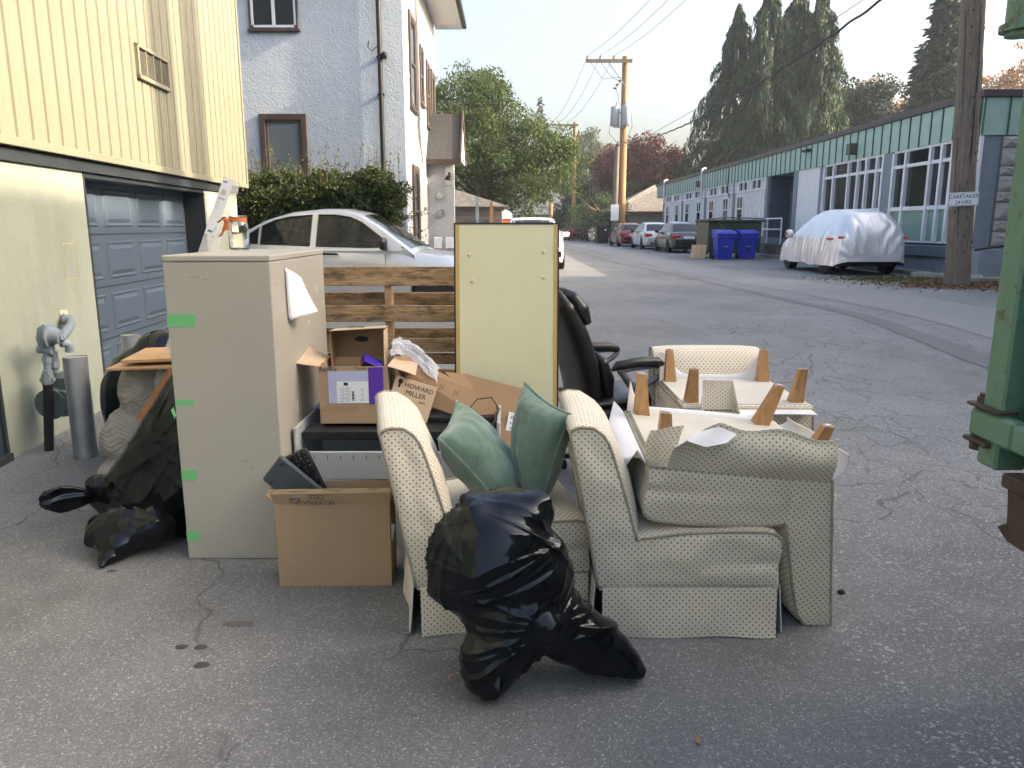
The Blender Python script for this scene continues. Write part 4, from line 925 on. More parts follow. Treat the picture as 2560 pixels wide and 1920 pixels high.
# wheelie bins and dumpster
BLUE = mt('blue_bin_plastic', (.012, .028, .40), .42, var=.08)
def bin_(label, loc, rz):
    b = thing('wheelie_bin', label, 'bin', loc, rz, 'blue bins beside the dumpster'); m = MB()
    m.add([(-.26, -.27, .04), (.26, -.27, .04), (.26, .25, .12), (-.26, .25, .12), (-.33, -.36, .98), (.33, -.36, .98), (.33, .36, .98), (-.33, .36, .98)], [[0, 1, 2, 3], [0, 1, 5, 4], [1, 2, 6, 5], [2, 3, 7, 6], [3, 0, 4, 7], [4, 5, 6, 7]]); m.box(-.35, -.39, .80, .35, .38, .97, .03)
    m.build('body', BLUE, b)
    m = MB(); m.add([(-.36, -.42, .97), (.36, -.42, .97), (.36, .42, .97), (-.36, .42, .97), (-.33, -.36, 1.06), (.33, -.36, 1.06), (.33, .38, 1.12), (-.33, .38, 1.12)], [[0, 1, 2, 3], [0, 1, 5, 4], [1, 2, 6, 5], [2, 3, 7, 6], [3, 0, 4, 7], [4, 5, 6, 7]]); m.build('lid', BLUE, b)
    m = MB(); m.box(-.09, -.335, .30, .09, -.29, .62, .01); m.build('recess_shade_patch', mt('blue_bin_painted_shade', (.008, .016, .2), .5), b)  # block in darker blue paints the shade of a recess
    m = MB(); m.box(-.08, -.35, .48, .08, -.33, .52, .006); m.build('grab_bar', mt('bin_label_grey', (.2, .24, .4), .5), b)
    m = MB()
    for k in range(5): m.box(-.13 + k * .055, -.395, .86, -.10 + k * .055, -.388, .93)
    m.build('embossing', mt('blue_bin_mark', (.02, .05, .5), .4), b)
    for s in (-1, 1): MB().cyl((s * .24, .3, .11), (s * .32, .3, .11), .11, n=14).build('wheel', RUBBER, b, 40)
bin_('left of two blue wheelie bins, standing in front of the green dumpster', (8.0, 29.6, .25), R(2)); bin_('right of two blue wheelie bins, nearer the covered car', (9.0, 30.0, .25), R(-2))
DG = mt('dark_green_steel', (.045, .062, .038), .55, var=.2, vs=3, dirt=.3); DG2 = mt('olive_steel', (.14, .135, .075), .6, var=.15, dirt=.25)
dm = thing('dumpster', 'dark green steel dumpster behind the blue bins', 'dumpster', (8.75, 31.6, .25), R(3))
m = MB(); m.add([(-1.05, -.65, .2), (1.05, -.65, .2), (1.05, .7, .2), (-1.05, .7, .2), (-1.05, -.75, 1.42), (1.05, -.75, 1.42), (1.05, .8, 1.42), (-1.05, .8, 1.42)], [[0, 1, 2, 3], [0, 1, 5, 4], [1, 2, 6, 5], [2, 3, 7, 6], [3, 0, 4, 7], [4, 5, 6, 7]]); m.build('body', DG, dm)
MB().box(-1.12, -.78, .16, -1.06, .72, 1.4, .01).build('side_panel', DG2, dm)
m = MB(); m.box(-1.15, -.85, 1.42, 1.15, -.0, 1.5, .02); m.build('lid', DG, dm); m = MB(); m.box(-1.15, .02, 1.42, 1.15, .9, 1.52, .02); m.build('lid', DG, dm)
m = MB(); m.tube([(-1.12, -.8, 1.52), (-.4, -.8, 1.58), (1.15, -.78, 1.54)], .025, 6); m.bar((-.7, -.76, 1.4), (-.3, -.77, .95), .06, .03); m.build('lift_bar', DG2, dm)
for x in (-.85, .85):
    for y in (-.5, .5): MB().cyl((x - .04, y, .1), (x + .04, y, .1), .1, n=12).build('caster', RUBBER, dm)
for k in range(3):
    o = MB().box(-.09, -.02, 0, .09, .02, .55, .004).build('plank', wood('pale_offcut', (.42, .28, .16), (.62, .45, .28), 2), None); o.location = (7.05 + .2 * k, 30.45 + .03 * k, .25); o.rotation_euler = (R(-14), R(8), R(-5)); tag(o, ['leftmost', 'middle', 'rightmost'][k] + ' of three pale wood offcuts leaning by the dumpster', 'plank', 'wood offcuts by the dumpster')
# white railing of the ramp, handrail and post by the stone wall
rl = thing('ramp_railing', 'white pipe railing along the ramp behind the blue bins', 'railing', (10.7, 31.2, .25))
m = MB()
for z in (1.12, 1.55): m.tube([(0, 0, z), (0, 5.2, z)], .03, 8)
m.build('rail', MULL, rl, 60)
for y in (0, 1.7, 3.4, 5.2): MB().tube([(0, y, .5), (0, y, 1.56)], .03, 8).build('post', MULL, rl, 60)
MB().box(-.25, -.3, -.2, .35, 5.6, .55).build('ramp_edge', mt('ramp_concrete', (.11, .11, .105), .9), rl)
hr = thing('stair_railing', 'white timber stair post with black handrail beside the stone wall', 'railing', (11.55, 17.0, .25))
m = MB(); m.bar((-.06, 0, 0), (.0, 0, 1.3), .12, .12, (1, 0, 0), .01); m.build('post', mt('pale_blue_white_paint', (.56, .64, .74), .5), hr)
m = MB(); m.box(-.12, -.1, 1.3, 1.2, .08, 1.36, .008); m.box(.06, -.03, .75, 1.2, .03, .85); m.build('rail', mt('pale_blue_white_paint', (.5, .56, .64), .5), hr)
MB().tube([(-.95, .9, .70), (.05, -.02, .96)], .025, 8).build('handrail', BLACK, hr, 60)
# kerbs, earth strip and litter of dry leaves by the near pole
CONC = mt('concrete_kerb', (.26, .255, .235), .9, var=.2, vs=4, bump=.5, bs=30, dirt=.3)
for k, (x0, y0, x1, y1, w) in enumerate(((9.75, 17.3, 14.5, 16.9, .16), (9.9, 19.2, 10.9, 18.0, .2), (10.4, 19.4, 10.4, 58.0, .18))):
    o = MB().bar((x0, y0, .30), (x1, y1, .30), w, .16, bv=.02).build('kerb', CONC, None); o['kind'] = 'structure'
road_strip('verge', [(15.6, 8.6, 13.5), (16.6, 8.7, 14), (17.2, 9.2, 14), (18.1, 9.6, 12), (19.2, 9.6, 10.9)], mt('dry_earth', (.13, .105, .075), .95, var=.3, vs=3, bump=.5, bs=25, coord='Object'), .006)
N = 2600; c = np.column_stack([rng.normal(9.9, .9, N), rng.normal(16.4, .7, N), np.full(N, .268)]); c[:, 2] += rng.random(N) * .03
lv = leaf_mesh('leaf_litter', c, np.column_stack([rng.normal(size=N), rng.normal(size=N), rng.normal(0, .2, N)]), .09, .04, m_leaf('dry_leaf', (.10, .06, .03), (.24, .16, .08), trans=.1), None, kind='stuff')
tag(lv, 'dry brown leaf litter around the foot of the grey pole', 'leaves')
N = 1500; c = np.column_stack([rng.normal(8.9, .7, N), rng.normal(18.2, .5, N), np.full(N, .27)]); c[:, 2] += rng.random(N) * .02
lv = leaf_mesh('moss', c, np.column_stack([rng.normal(size=N) * .5, rng.normal(size=N) * .5, np.ones(N)]), .05, .03, m_leaf('moss_green', (.05, .07, .02), (.10, .12, .04), trans=.2), None, kind='stuff'); tag(lv, 'thin green weeds and moss beside the covered car', 'weeds')
# far garage with hipped roof
gg = thing('garage', 'small beige garage with a hipped shingle roof at the end of the low building', 'garage', (7.7, 60, .25))
BEI = mt('beige_lap_siding', (.36, .34, .30), .7, var=.06)
m = MB(); m.box(1.2, 2, -.2, 8, 9, 2.3); m.build('wall', BEI, gg)
bd = MB().box(1.2, 1.965, 0, 8, 2.0, .24).build('siding_board', BEI, gg); bd.rotation_euler = (R(-1), 0, 0)
for k in range(9): (bd if k == 0 else inst(bd, gg, (0, 0, 0))).location = (0, 0, .1 + k * .25)
m = MB(); m.add([(-.3, 1.5, 2.35), (8.5, 1.5, 2.35), (8.5, 9.6, 2.35), (-.3, 9.6, 2.35), (4.0, 5.2, 4.6), (5.2, 5.8, 4.6)], [[0, 1, 5, 4], [1, 2, 5], [2, 3, 4, 5], [3, 0, 4], [0, 3, 2, 1]]); m.build('roof', m_roof('brown_grey_shingle', (.16, .145, .13)), gg)
m = MB(); m.box(-.35, 1.42, 2.24, 8.5, 1.5, 2.4); m.build('fascia', BRN, gg); MB().box(.15, 1.7, -.2, .4, 1.95, 2.24).build('post', BEI, gg); MB().box(.4, 2.6, -.1, 1.19, 2.8, 2.2).build('wall', DTRIM, gg)
o = thing('garbage_cart', 'black garbage cart standing by the far garage', 'bin', (6.75, 58.5, .25)); m = MB(); m.add([(-.4, -.3, .0), (.4, -.3, 0), (.4, .3, 0), (-.4, .3, 0), (-.5, -.4, 1.25), (.5, -.4, 1.25), (.5, .4, 1.25), (-.5, .4, 1.25)], [[0, 1, 2, 3], [0, 1, 5, 4], [1, 2, 6, 5], [2, 3, 7, 6], [3, 0, 4, 7], [4, 5, 6, 7]]); m.build('body', BLACK, o); MB().box(-.55, -.45, 1.25, .55, .45, 1.33, .02).build('lid', BLACK, o); MB().box(.1, -.41, .95, .25, -.39, 1.05).build('sticker', PLATE, o)
# fence, sheds and orange toilet cabin behind the house
WF = wood('grey_fence_wood', (.12, .105, .09), (.24, .21, .18), 2, .9)
fc = thing('board_fence', 'weathered grey board fence beyond the house porch', 'fence', (-2.6, 25, .25))
b = MB().box(0, 0, 0, .135, .02, 1.45).build('board', WF, fc)
for k in range(13): (b if k == 0 else inst(b, fc, (0, 0, 0))).location = (k * .145, 0, .02 * random.random())
MB().box(0, .02, 1.1, 1.9, .06, 1.2).build('rail', WF, fc)
for x, h in ((1.45, 2.15), (1.9, 2.0)): MB().box(x, -.08, 0, x + .1, .0, h).build('post', POLEB if x > 1.5 else STEEL, fc)
sd_ = thing('shed', 'old grey timber shed with low roof behind the fence', 'shed', (-5.0, 31, .25)); SW = wood('old_shed_boards', (.10, .085, .075), (.2, .17, .15), 0, .9)
bb = MB().box(0, 0, 0, 4.6, .04, .2).build('board', SW, sd_)
for k in range(10): (bb if k == 0 else inst(bb, sd_, (0, 0, 0))).location = (0, 0, .21 * k)
m = MB(); m.add([(-.3, -.3, 2.0), (4.9, -.3, 2.0), (4.9, 4, 2.0), (-.3, 4, 2.0), (-.3, 2, 3.1), (1.5, 2, 3.1)], [[0, 1, 5, 4], [2, 3, 4, 5], [0, 3, 2, 1], [1, 2, 5], [3, 0, 4]]); m.build('roof', m_roof('shed_roof', (.10, .095, .09)), sd_); MB().box(0, .06, 0, 4.6, 4, 2).build('wall', SW, sd_)
rv = thing('camper_van', 'white camper van roof showing above the board fence', 'van', (-3.2, 27.5, .25), R(0)); m = MB(); m.prism([(-2.2, .6), (1.05, .6), (1.0, 1.25), (.78, 1.95), (.5, 2.1), (-2.2, 2.12)], lambda a, b_, d: (a, d, b_), -1, 1); m.build('body', WHITE, rv); MB().prism([(.15, 1.3), (.85, 1.3), (.68, 1.75), (.15, 1.75)], lambda a, b_, d: (a, d, b_), -1.01, -1.004).build('window', DARKGLASS, rv)
MB().box(.5, -1.05, 1.96, .75, -1.0, 2.02, .01).build('marker_lamp', HEMRED, rv)
for x in (-1.5, .5):
    for s in (-1, 1): wheel(rv, x, s * .85, .34, .22, s)
ORG = mt('orange_plastic', (.62, .07, .018), .45, var=.06)
to = thing('portable_toilet', 'orange portable toilet cabin with white domed roof beyond the fence', 'toilet', (-.42, 33.5, .25))
m = MB(); m.box(-.46, -.46, 0, .46, .46, 1.55, .03); m.box(-.49, -.49, 1.33, .49, .49, 1.55, .02); m.build('cabin', ORG, to)
m = MB(); m.sheet(lambda u, v: ((u - .5) * 1.0, (v - .5) * 1.0, 1.55 + .42 * (math.sin(math.pi * u) ** .6) * (math.sin(math.pi * v) ** .35)), 14, 14); m.build('roof', WHITE, to, 60)
MB().box(-.34, -.475, .1, .34, -.462, 1.28).build('door', mt('dark_orange_plastic', (.5, .05, .015), .5), to); MB().box(-.3, -.5, 1.4, .3, -.491, 1.48).build('vent_slot', mt('pale_orange', (.7, .2, .1), .5), to)
fh = thing('far_house', 'grey roofed house far at the end of the lane below the tree', 'house', (1.0, 84, .25)); m = MB(); m.box(-4.5, 0, -.2, 4.0, 6, 2.6); m.build('wall', mt('grey_house_wall', (.30, .30, .30), .8), fh)
m = MB(); m.add([(-5, -.5, 2.5), (4.4, -.5, 2.5), (4.4, 6.5, 2.5), (-5, 6.5, 2.5), (-5, 3, 5.6), (4.4, 3, 5.6)], [[0, 1, 5, 4], [2, 3, 4, 5], [0, 3, 2, 1], [1, 2, 5], [3, 0, 4]]); m.build('roof', m_roof('blue_grey_shingle', (.10, .11, .125)), fh); MB().box(2.6, -.06, .1, 3.6, -.0, 2.0).build('door', WHITE, fh)

# ================================================================== TREES AND HEDGES
LF_W = m_leaf('walnut_leaf', (.026, .052, .015), (.07, .105, .03), (.13, .15, .045)); LF_C = m_leaf('cypress_spray', (.014, .036, .018), (.036, .072, .032), (.065, .105, .045), .2)
LF_M = m_leaf('red_maple_leaf', (.06, .018, .015), (.17, .055, .04), (.24, .10, .07)); LF_B = m_leaf('bush_leaf', (.03, .055, .022), (.08, .13, .05)); LF_D = m_leaf('dark_hedge_leaf', (.012, .022, .013), (.03, .05, .026), None, .15)
LF_S = m_leaf('spruce_needle', (.03, .05, .035), (.06, .09, .06), None, .15); LF_A = m_leaf('autumn_leaf', (.13, .12, .06), (.34, .18, .09), (.42, .14, .09)); LF_P = m_leaf('pine_needle', (.025, .045, .035), (.055, .085, .06), None, .15); LF_G = m_leaf('grey_green_leaf', (.05, .07, .045), (.10, .12, .08))
wt = thing('walnut_tree', 'big leafy green tree overhanging the lane beyond the white house', 'tree', (-1.6, 41, .25))
branching(wt, (0, 0, -.1), (-.3, 0, 5.5), .32, 22, 2.6, 5)
cc = np.vstack([blob_centers(230, (-1.5, 0, 5.4), (4.1, 3.8, 3.9), flat=1.2), blob_centers(130, (2.2, -.4, 4.3), (2.9, 2.8, 2.7), flat=1.6), blob_centers(40, (-.2, -.5, 7.2), (2.2, 2, 1.5))])
Pp, Dd, Tt = clump_crown(cc, .36 + .5 * rng.random(len(cc)), 330, .16, .5); leaf_mesh('crown', Pp, Dd, .11 + .2 * rng.random(len(Pp)) ** 2, .075, LF_W, wt, tint=Tt)
for k, (x, y, h, r_, lab) in enumerate(((19.6, 71.5, 20.0, 6.2, 'leftmost of the weeping conifers behind the low building'), (21.5, 69, 21.4, 5.8, 'second from left of the weeping conifers behind the low building'), (24.5, 70.5, 21.9, 6.0, 'third from left of the weeping conifers behind the low building'), (25.8, 69, 21.6, 5.9, 'rightmost of the weeping conifers behind the low building'))):
    conifer('weeping_conifer', lab, (x, y, .25), h, r_, LF_C, 150, 62, 1, 11 + k, .44, 'weeping conifers', up=.05)
broad_tree('maple_tree', 'dark red maple tree behind the far utility pole', (12.6, 76, .25), 9, (0, 0, 5.6), (4.9, 4, 4.1), 260, .8, 190, .24, LF_M, 21, droop=.1)
broad_tree('round_bush', 'rounded mid green bush overhanging the red vehicle', (7.0, 62, .25), 3, (0, 0, 2.0), (2.9, 2.6, 1.9), 120, .45, 190, .17, LF_B, 22)
broad_tree('tall_hedge', 'tall dark clipped cedar hedge at the left of the lane end', (6.0, 77, .25), 5, (0, 0, 3), (2.1, 2, 3.4), 130, .5, 170, .2, LF_D, 23, flat=.1)
broad_tree('hedge_bush', 'yellow green shrub above the garage roof below the red maple', (11.2, 72, .25), 4, (0, 0, 3.0), (3.4, 2.5, 2.5), 110, .55, 130, .18, LF_B, 24)
broad_tree('bare_hedge', 'dark laurel hedge beside the far garage', (7.4, 66, .25), 3, (0, 0, 1.2), (2.0, 1.2, 1.3), 60, .4, 150, .17, LF_D, 25)
conifer('spruce_tree', 'tall blue green spruce right of the sky behind the low building', (37.8, 72, .25), 23.5, 5.0, LF_S, 420, 40, 0, 31, .7)
broad_tree('pine_tree', 'dark bluish pine left of the tall spruce', (34.2, 78, .25), 13, (0, 0, 11.0), (4.2, 3.5, 3.8), 130, 1.0, 130, .34, LF_P, 32)
broad_tree('autumn_tree', 'hazy autumn tree with pink and orange leaves between conifers and pine', (41, 97, .25), 14, (0, 0, 12), (6.5, 5, 5.8), 190, 1.1, 90, .36, LF_A, 33)
broad_tree('autumn_tree', 'hazy reddish autumn tree right of the grey pole above the roof', (57, 92, .25), 15, (0, 0, 14), (4.5, 4.5, 6.5), 150, 1.0, 90, .34, LF_A, 34)
conifer('fir_tree', 'thin bluish fir poking up behind the big green tree', (3.2, 92, .25), 15.6, 2.6, LF_S, 90, 14, 0, 35, .5)
broad_tree('far_tree', 'pale grey green tree behind the slim far pole', (10.2, 108, .25), 12, (0, 0, 9), (5, 4, 4.4), 150, .9, 110, .36, LF_G, 36)
broad_tree('far_tree', 'low hazy tree at the end of the lane below the slim pole', (12.5, 100, .25), 7, (0, 0, 4.8), (5.5, 4, 3.2), 150, .9, 110, .34, LF_G, 37)
for k, (x, y, h, lab) in enumerate(((-14, 62, 10, 'tree far left behind the white house'), (30, 112, 14, 'hazy tree far right of the weeping conifers'), (24, 120, 12, 'hazy tree showing low between the conifers'), (2, 125, 9, 'low hazy tree closing the view at the lane end'))):
    broad_tree('far_tree', lab, (x, y, .25), h * .8, (0, 0, h * .6), (6, 5, h * .42), 110, 1.2, 70, .42, LF_G, 40 + k)
# hedge in front of the blue wall
hg = thing('berry_hedge', 'dense green firethorn hedge with orange berries in front of the blue wall', 'hedge', (-3.4, 13.75, .25))
C_ = []
for k in range(900):
    x = rng.uniform(-2.2, 1.45); z = rng.uniform(.1, 2.1); y = -.55 + abs(rng.normal(0, .16)) if z < 1.85 else rng.uniform(-.55, .4)
    if x > 1.2 and z > 1.9: z -= .3
    C_.append((x, y, z))
Pp, Dd, Tt = clump_crown(C_, .12 + .1 * rng.random(len(C_)), 4600, .05, -.1); Pp[:, 2] = np.maximum(Pp[:, 2], .02)
HL = m_leaf('firethorn_leaf', (.022, .04, .014), (.075, .105, .035), (.16, .17, .06), .25)
leaf_mesh('foliage', Pp, Dd, .06 + .03 * rng.random(len(Pp)), .032, HL, hg, tint=Tt)
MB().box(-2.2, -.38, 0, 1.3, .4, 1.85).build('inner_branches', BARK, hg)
m = MB(); Sp = []; Sd = []
for k in range(70):
    x = rng.uniform(-2.2, 1.5); y = rng.uniform(-.5, .3); h = rng.uniform(.25, .75); z0 = 1.85; lean = rng.normal(0, .22, 2)
    m.tube([(x, y, z0 - .5), (x + lean[0] * h * .5, y + lean[1] * h * .5, z0 + h * .5), (x + lean[0] * h, y + lean[1] * h, z0 + h)], [.007, .005, .002], 4)
    for q in range(int(28 * h)):
        t = rng.random(); Sp.append((x + lean[0] * h * t + rng.normal(0, .025), y + lean[1] * h * t + rng.normal(0, .025), z0 + h * t)); Sd.append(rng.normal(size=3) + np.array([0, 0, .6]))
for k in range(26):
    a = rng.uniform(-.9, .6); z0 = rng.uniform(.4, 1.8); L_ = rng.uniform(.25, .6); e = (1.5 + math.cos(a) * L_, rng.uniform(-.5, .2), z0 + math.sin(a) * L_ + .1)
    m.tube([(1.3, e[1], z0), e], [.006, .002], 4)
    for q in range(18):
        t = rng.random(); Sp.append((1.3 + (e[0] - 1.3) * t + rng.normal(0, .03), e[1] + rng.normal(0, .03), z0 + (e[2] - z0) * t + rng.normal(0, .03))); Sd.append(rng.normal(size=3))
m.build('stem', BARK, hg); leaf_mesh('shoot_leaves', np.array(Sp), np.array(Sd), .06, .022, m_leaf('young_leaf', (.05, .08, .02), (.13, .16, .05)), hg)
m = MB(); 
for k in range(8):
    c = (rng.normal(1.25, .12) if k < 7 else rng.uniform(-1, 1), -.6 + rng.uniform(-.05, .1), rng.uniform(.75, 1.0) if k < 8 else rng.uniform(.8, 1.9))
    for q in range(9):
        d = rng.normal(0, .035, 3); m.lathe([(.002, -.014), (.012, -.008), (.014, 0), (.011, .009), (.002, .013)], (c[0] + d[0], c[1] + d[1], c[2] + d[2]), 6)
m.build('berries', mt('orange_berry', (.55, .09, .03), .35), hg, 179, kind='stuff')
# flowers by the steps
fl = thing('flower_clump', 'yellow flowers growing by the house steps', 'flowers', (-.75, 16.6, .25)); N = 900
c = np.column_stack([rng.normal(0, .22, N), rng.normal(0, .3, N), rng.random(N) * .35]); leaf_mesh('foliage', c, np.column_stack([rng.normal(0, .4, (N, 2)), np.ones(N)]), .12, .025, m_leaf('flower_green', (.06, .09, .02), (.16, .2, .05)), fl)
c = np.column_stack([rng.normal(0, .2, 40), rng.normal(-.1, .25, 40), .3 + rng.random(40) * .25]); leaf_mesh('blossom', c, rng.normal(size=(40, 3)), .09, .08, m_leaf('yellow_petal', (.6, .3, .02), (.75, .5, .05)), fl)
# ================================================================== THE PILE
# ------------------------------------------------------------------ slip-covered chairs
LEGW = wood('honey_leg_wood', (.36, .19, .07), (.52, .30, .125), 2, .45, 1.2); CAMB = mt('cream_dust_cover', (.58, .55, .47), .9, var=.1, vs=4, dirt=.12, bump=.25, bs=18, bd=.008)
PIPE = FAB
BP = [(.005, .176), (0, .19), (-.042, .415), (-.085, .64), (-.111, .768), (-.104, .783), (-.075, .793), (-.029, .789), (.003, .766), (.026, .733), (.044, .684), (.073, .592), (.107, .472), (.135, .372), (.142, .30), (.142, .176)]
SP = [(.125, .195), (.125, .36), (.15, .375), (.30, .395), (.50, .402), (.60, .40), (.64, .392), (.659, .372), (.664, .34), (.657, .29), (.653, .26), (.66, .195)]
HWD = .31
def cap(m, fn, nu=26, nv=14):
    k0 = len(m.f); m.sheet(fn, nu, nv)
    for i in range(k0, len(m.f)): m.u[i] = [(m.v[k][0], m.v[k][2]) for k in m.f[i]]
def sweep(m, prof, stations, fn):
    """loft a closed profile over y stations with metric UVs; flat side caps"""
    n = len(prof); arc = [0]
    for a, b in zip(prof, prof[1:] + prof[:1]): arc.append(arc[-1] + math.dist(a, b))
    v = []
    for y in stations: v += [fn(x, y, z, i) for i, (x, z) in enumerate(prof)]
    f = []; u = []
    for s in range(len(stations) - 1):
        for k in range(n):
            k2 = (k + 1) % n; f.append([s * n + k, s * n + k2, (s + 1) * n + k2, (s + 1) * n + k])
            u.append([(stations[s], arc[k]), (stations[s], arc[k + 1]), (stations[s + 1], arc[k + 1]), (stations[s + 1], arc[k])])
    m.add(v, f, u)
def dense(prof, d=.03):
    out = []
    for a, b in zip(prof, prof[1:]):
        k = max(1, int(math.dist(a, b) / d))
        for i in range(k): out.append((a[0] + (b[0] - a[0]) * i / k, a[1] + (b[1] - a[1]) * i / k))
    return out + [prof[-1]]
def skirt(root, a, b, outn, h=.188, flare=.018, up=False, shape=None, seed=0., nu=26, nv=8):
    """one skirt panel hanging from seam a-b (z = .192); outn is its outward direction"""
    a = Vector((*a, .19)); b = Vector((*b, .19)); on = Vector((*outn, 0)); L_ = (b - a).length
    def fn(u, v):
        p = a.lerp(b, u) + on * (.004 + flare * v + .015 * v * noise.noise(Vector((u * 3.6 * L_ / .6, seed, v)))); p.z -= h * v * (1 + .03 * noise.noise(Vector((u * 2.2, seed + 3, 0))))
        if shape: p = shape(p, u, v)
        return p
    m = MB(); m.sheet(fn, nu, nv, .004, (L_, h), 1, 0)
    return m.build('skirt_panel', [FAB, FOAM], root, 60)
def chair(label, M, skirts=None, group='matching slip covered chairs'):
    root = thing('upholstered_chair', label, 'chair', group=group); root.matrix_world = M
    st = [-HWD, -.300, -.27, -.2, -.1, 0, .1, .2, .27, .300, HWD]
    nb_ = dense(BP)
    def fb(x, y, z, i):
        k = 1 - abs(y / HWD) ** 5; front = 1 if x > np.interp(z, [.12, .19, .415, .773, .8], [.06, .05, 0, -.05, -.05]) else 0
        ed = 0 if abs(y) < .305 else 1; bulge = .05 * k * front * np.interp(z, [.3, .4, .6, .75, .8], [0, .7, 1, .6, .3])
        return (x + bulge + .004 * noise.noise(Vector((x * 6, y * 6, z * 6))) * k, y, z + .012 * k * (z > .7))
    m = MB(); sweep(m, nb_, st, fb); sd0 = random.random() * 9
    for sg_ in (-1, 1):
        def cb(u, v):
            z = .176 + (.786 - .176) * v; xr = np.interp(z, [.176, .19, .415, .64, .768, .786], [.005, 0, -.042, -.085, -.111, -.09]); xf = np.interp(z, [.176, .30, .372, .472, .592, .684, .733, .766, .786], [.142, .142, .135, .107, .073, .044, .026, .003, -.035])
            e = (math.sin(math.pi * u) * math.sin(math.pi * v)) ** .5 if 0 < u < 1 and 0 < v < 1 else 0
            return (xr + (xf - xr) * u, sg_ * (HWD + .010 * e + .010 * e * noise.noise(Vector((u * 2.2 + sd0, v * 5, sg_)))), z)
        cap(m, cb, 14, 26)
    m.build('backrest', FAB, root, 50)
    def fs(x, y, z, i):
        k = 1 - abs(y / HWD) ** 3; wr = noise.noise(Vector((x * 7, y * 5, z * 9)))
        return (x + (.006 * wr if x > .2 else 0), y, z + (.022 * k if z > .36 else 0) + .004 * wr * (z > .3))
    m = MB(); sweep(m, dense(SP), st, fs)
    for sg_ in (-1, 1):
        def cs_(u, v):
            x0 = .125 + .53 * u; zt = np.interp(x0, [.125, .15, .30, .50, .60, .64, .659], [.36, .375, .395, .402, .40, .392, .375]); z = .195 + (zt - .195) * v
            xf = np.interp(z, [.195, .26, .29, .34, .372, .392], [.66, .653, .657, .664, .659, .642]); e = (math.sin(math.pi * u) * math.sin(math.pi * v)) ** .5 if 0 < u < 1 and 0 < v < 1 else 0
            fold = .012 * math.exp(-((v - .45 - .12 * (u - 1)) / .09) ** 2) * max(0, (u - .35) / .65)
            return (.125 + (xf - .125) * u, sg_ * (HWD + .012 * e + .012 * e * noise.noise(Vector((u * 4 + sd0, v * 2.5, sg_ * 3))) - fold), z)
        cap(m, cs_, 34, 16)
    m.build('seat', FAB, root, 50)
    m = MB()
    for s in (-1, 1):
        y = s * (HWD + .001); m.tube([(x, y, z) for x, z in dense(BP[1:14])], .0055, 6); m.tube([(x, y, z + .002) for x, z in dense(SP[2:9])], .005, 6)
        m.tube([(0, y, .19), (.66, y, .19)], .005, 6)
    m.tube([(-.113, y, .772) for y in (-HWD, 0, HWD)], .0055, 6); m.tube([(.662, -HWD, .19), (.662, HWD, .19)], .005, 6); m.tube([(-.002, -HWD, .19), (-.002, HWD, .19)], .005, 6)
    m.build('piping', mt('cream_piping', (.34, .30, .23), .8, var=.2, vs=60), root, 179)
    m = MB(); m.box(.03, -HWD + .012, .172, .645, HWD - .012, .196); m.build('dust_cover', CAMB, root)
    for x, lx in ((.60, .02), (.09, -.055)):
        for s in (-1, 1):
            t = Vector((x + lx, s * .26, 0)); q = Vector((x, s * .255, .175)); m = MB()
            a, b = .031, .018; m.add([q + Vector((i * a, j * a, 0)) for i, j in ((-1, -1), (1, -1), (1, 1), (-1, 1))] + [t + Vector((i * b, j * b, 0)) for i, j in ((-1, -1), (1, -1), (1, 1), (-1, 1))], [[0, 1, 2, 3], [4, 5, 6, 7], [0, 1, 5, 4], [1, 2, 6, 5], [2, 3, 7, 6], [3, 0, 4, 7]])
            lg = m.build('leg', LEGW, root); MB().cyl(t + Vector((0, 0, .001)), t + Vector((0, 0, -.004)), .011, n=10).build('glide', CHROME, lg)
    (skirts or plain_skirts)(root)
    return root
def plain_skirts(root):
    skirt(root, (.015, -HWD), (.652, -HWD), (0, -1), seed=1.); skirt(root, (.652, HWD), (.015, HWD), (0, 1), seed=2.)
    skirt(root, (.662, -HWD + .012), (.662, HWD - .012), (1, 0), seed=3.); skirt(root, (-.004, HWD - .012), (-.004, -HWD + .012), (-1, 0), seed=4., flare=.012)
def TR(loc, rz=0, rx=0, ry=0): return Matrix.Translation(loc) @ Matrix.Rotation(rz, 4, 'Z') @ Matrix.Rotation(rx, 4, 'X') @ Matrix.Rotation(ry, 4, 'Y')
chair('cream dotted chair at the left with two green pillows on its seat', TR((-.41, 2.91, 0), R(11)))
chair('cream dotted chair in front, carrying an upturned chair on its seat', TR((.315, 2.915, 0)))
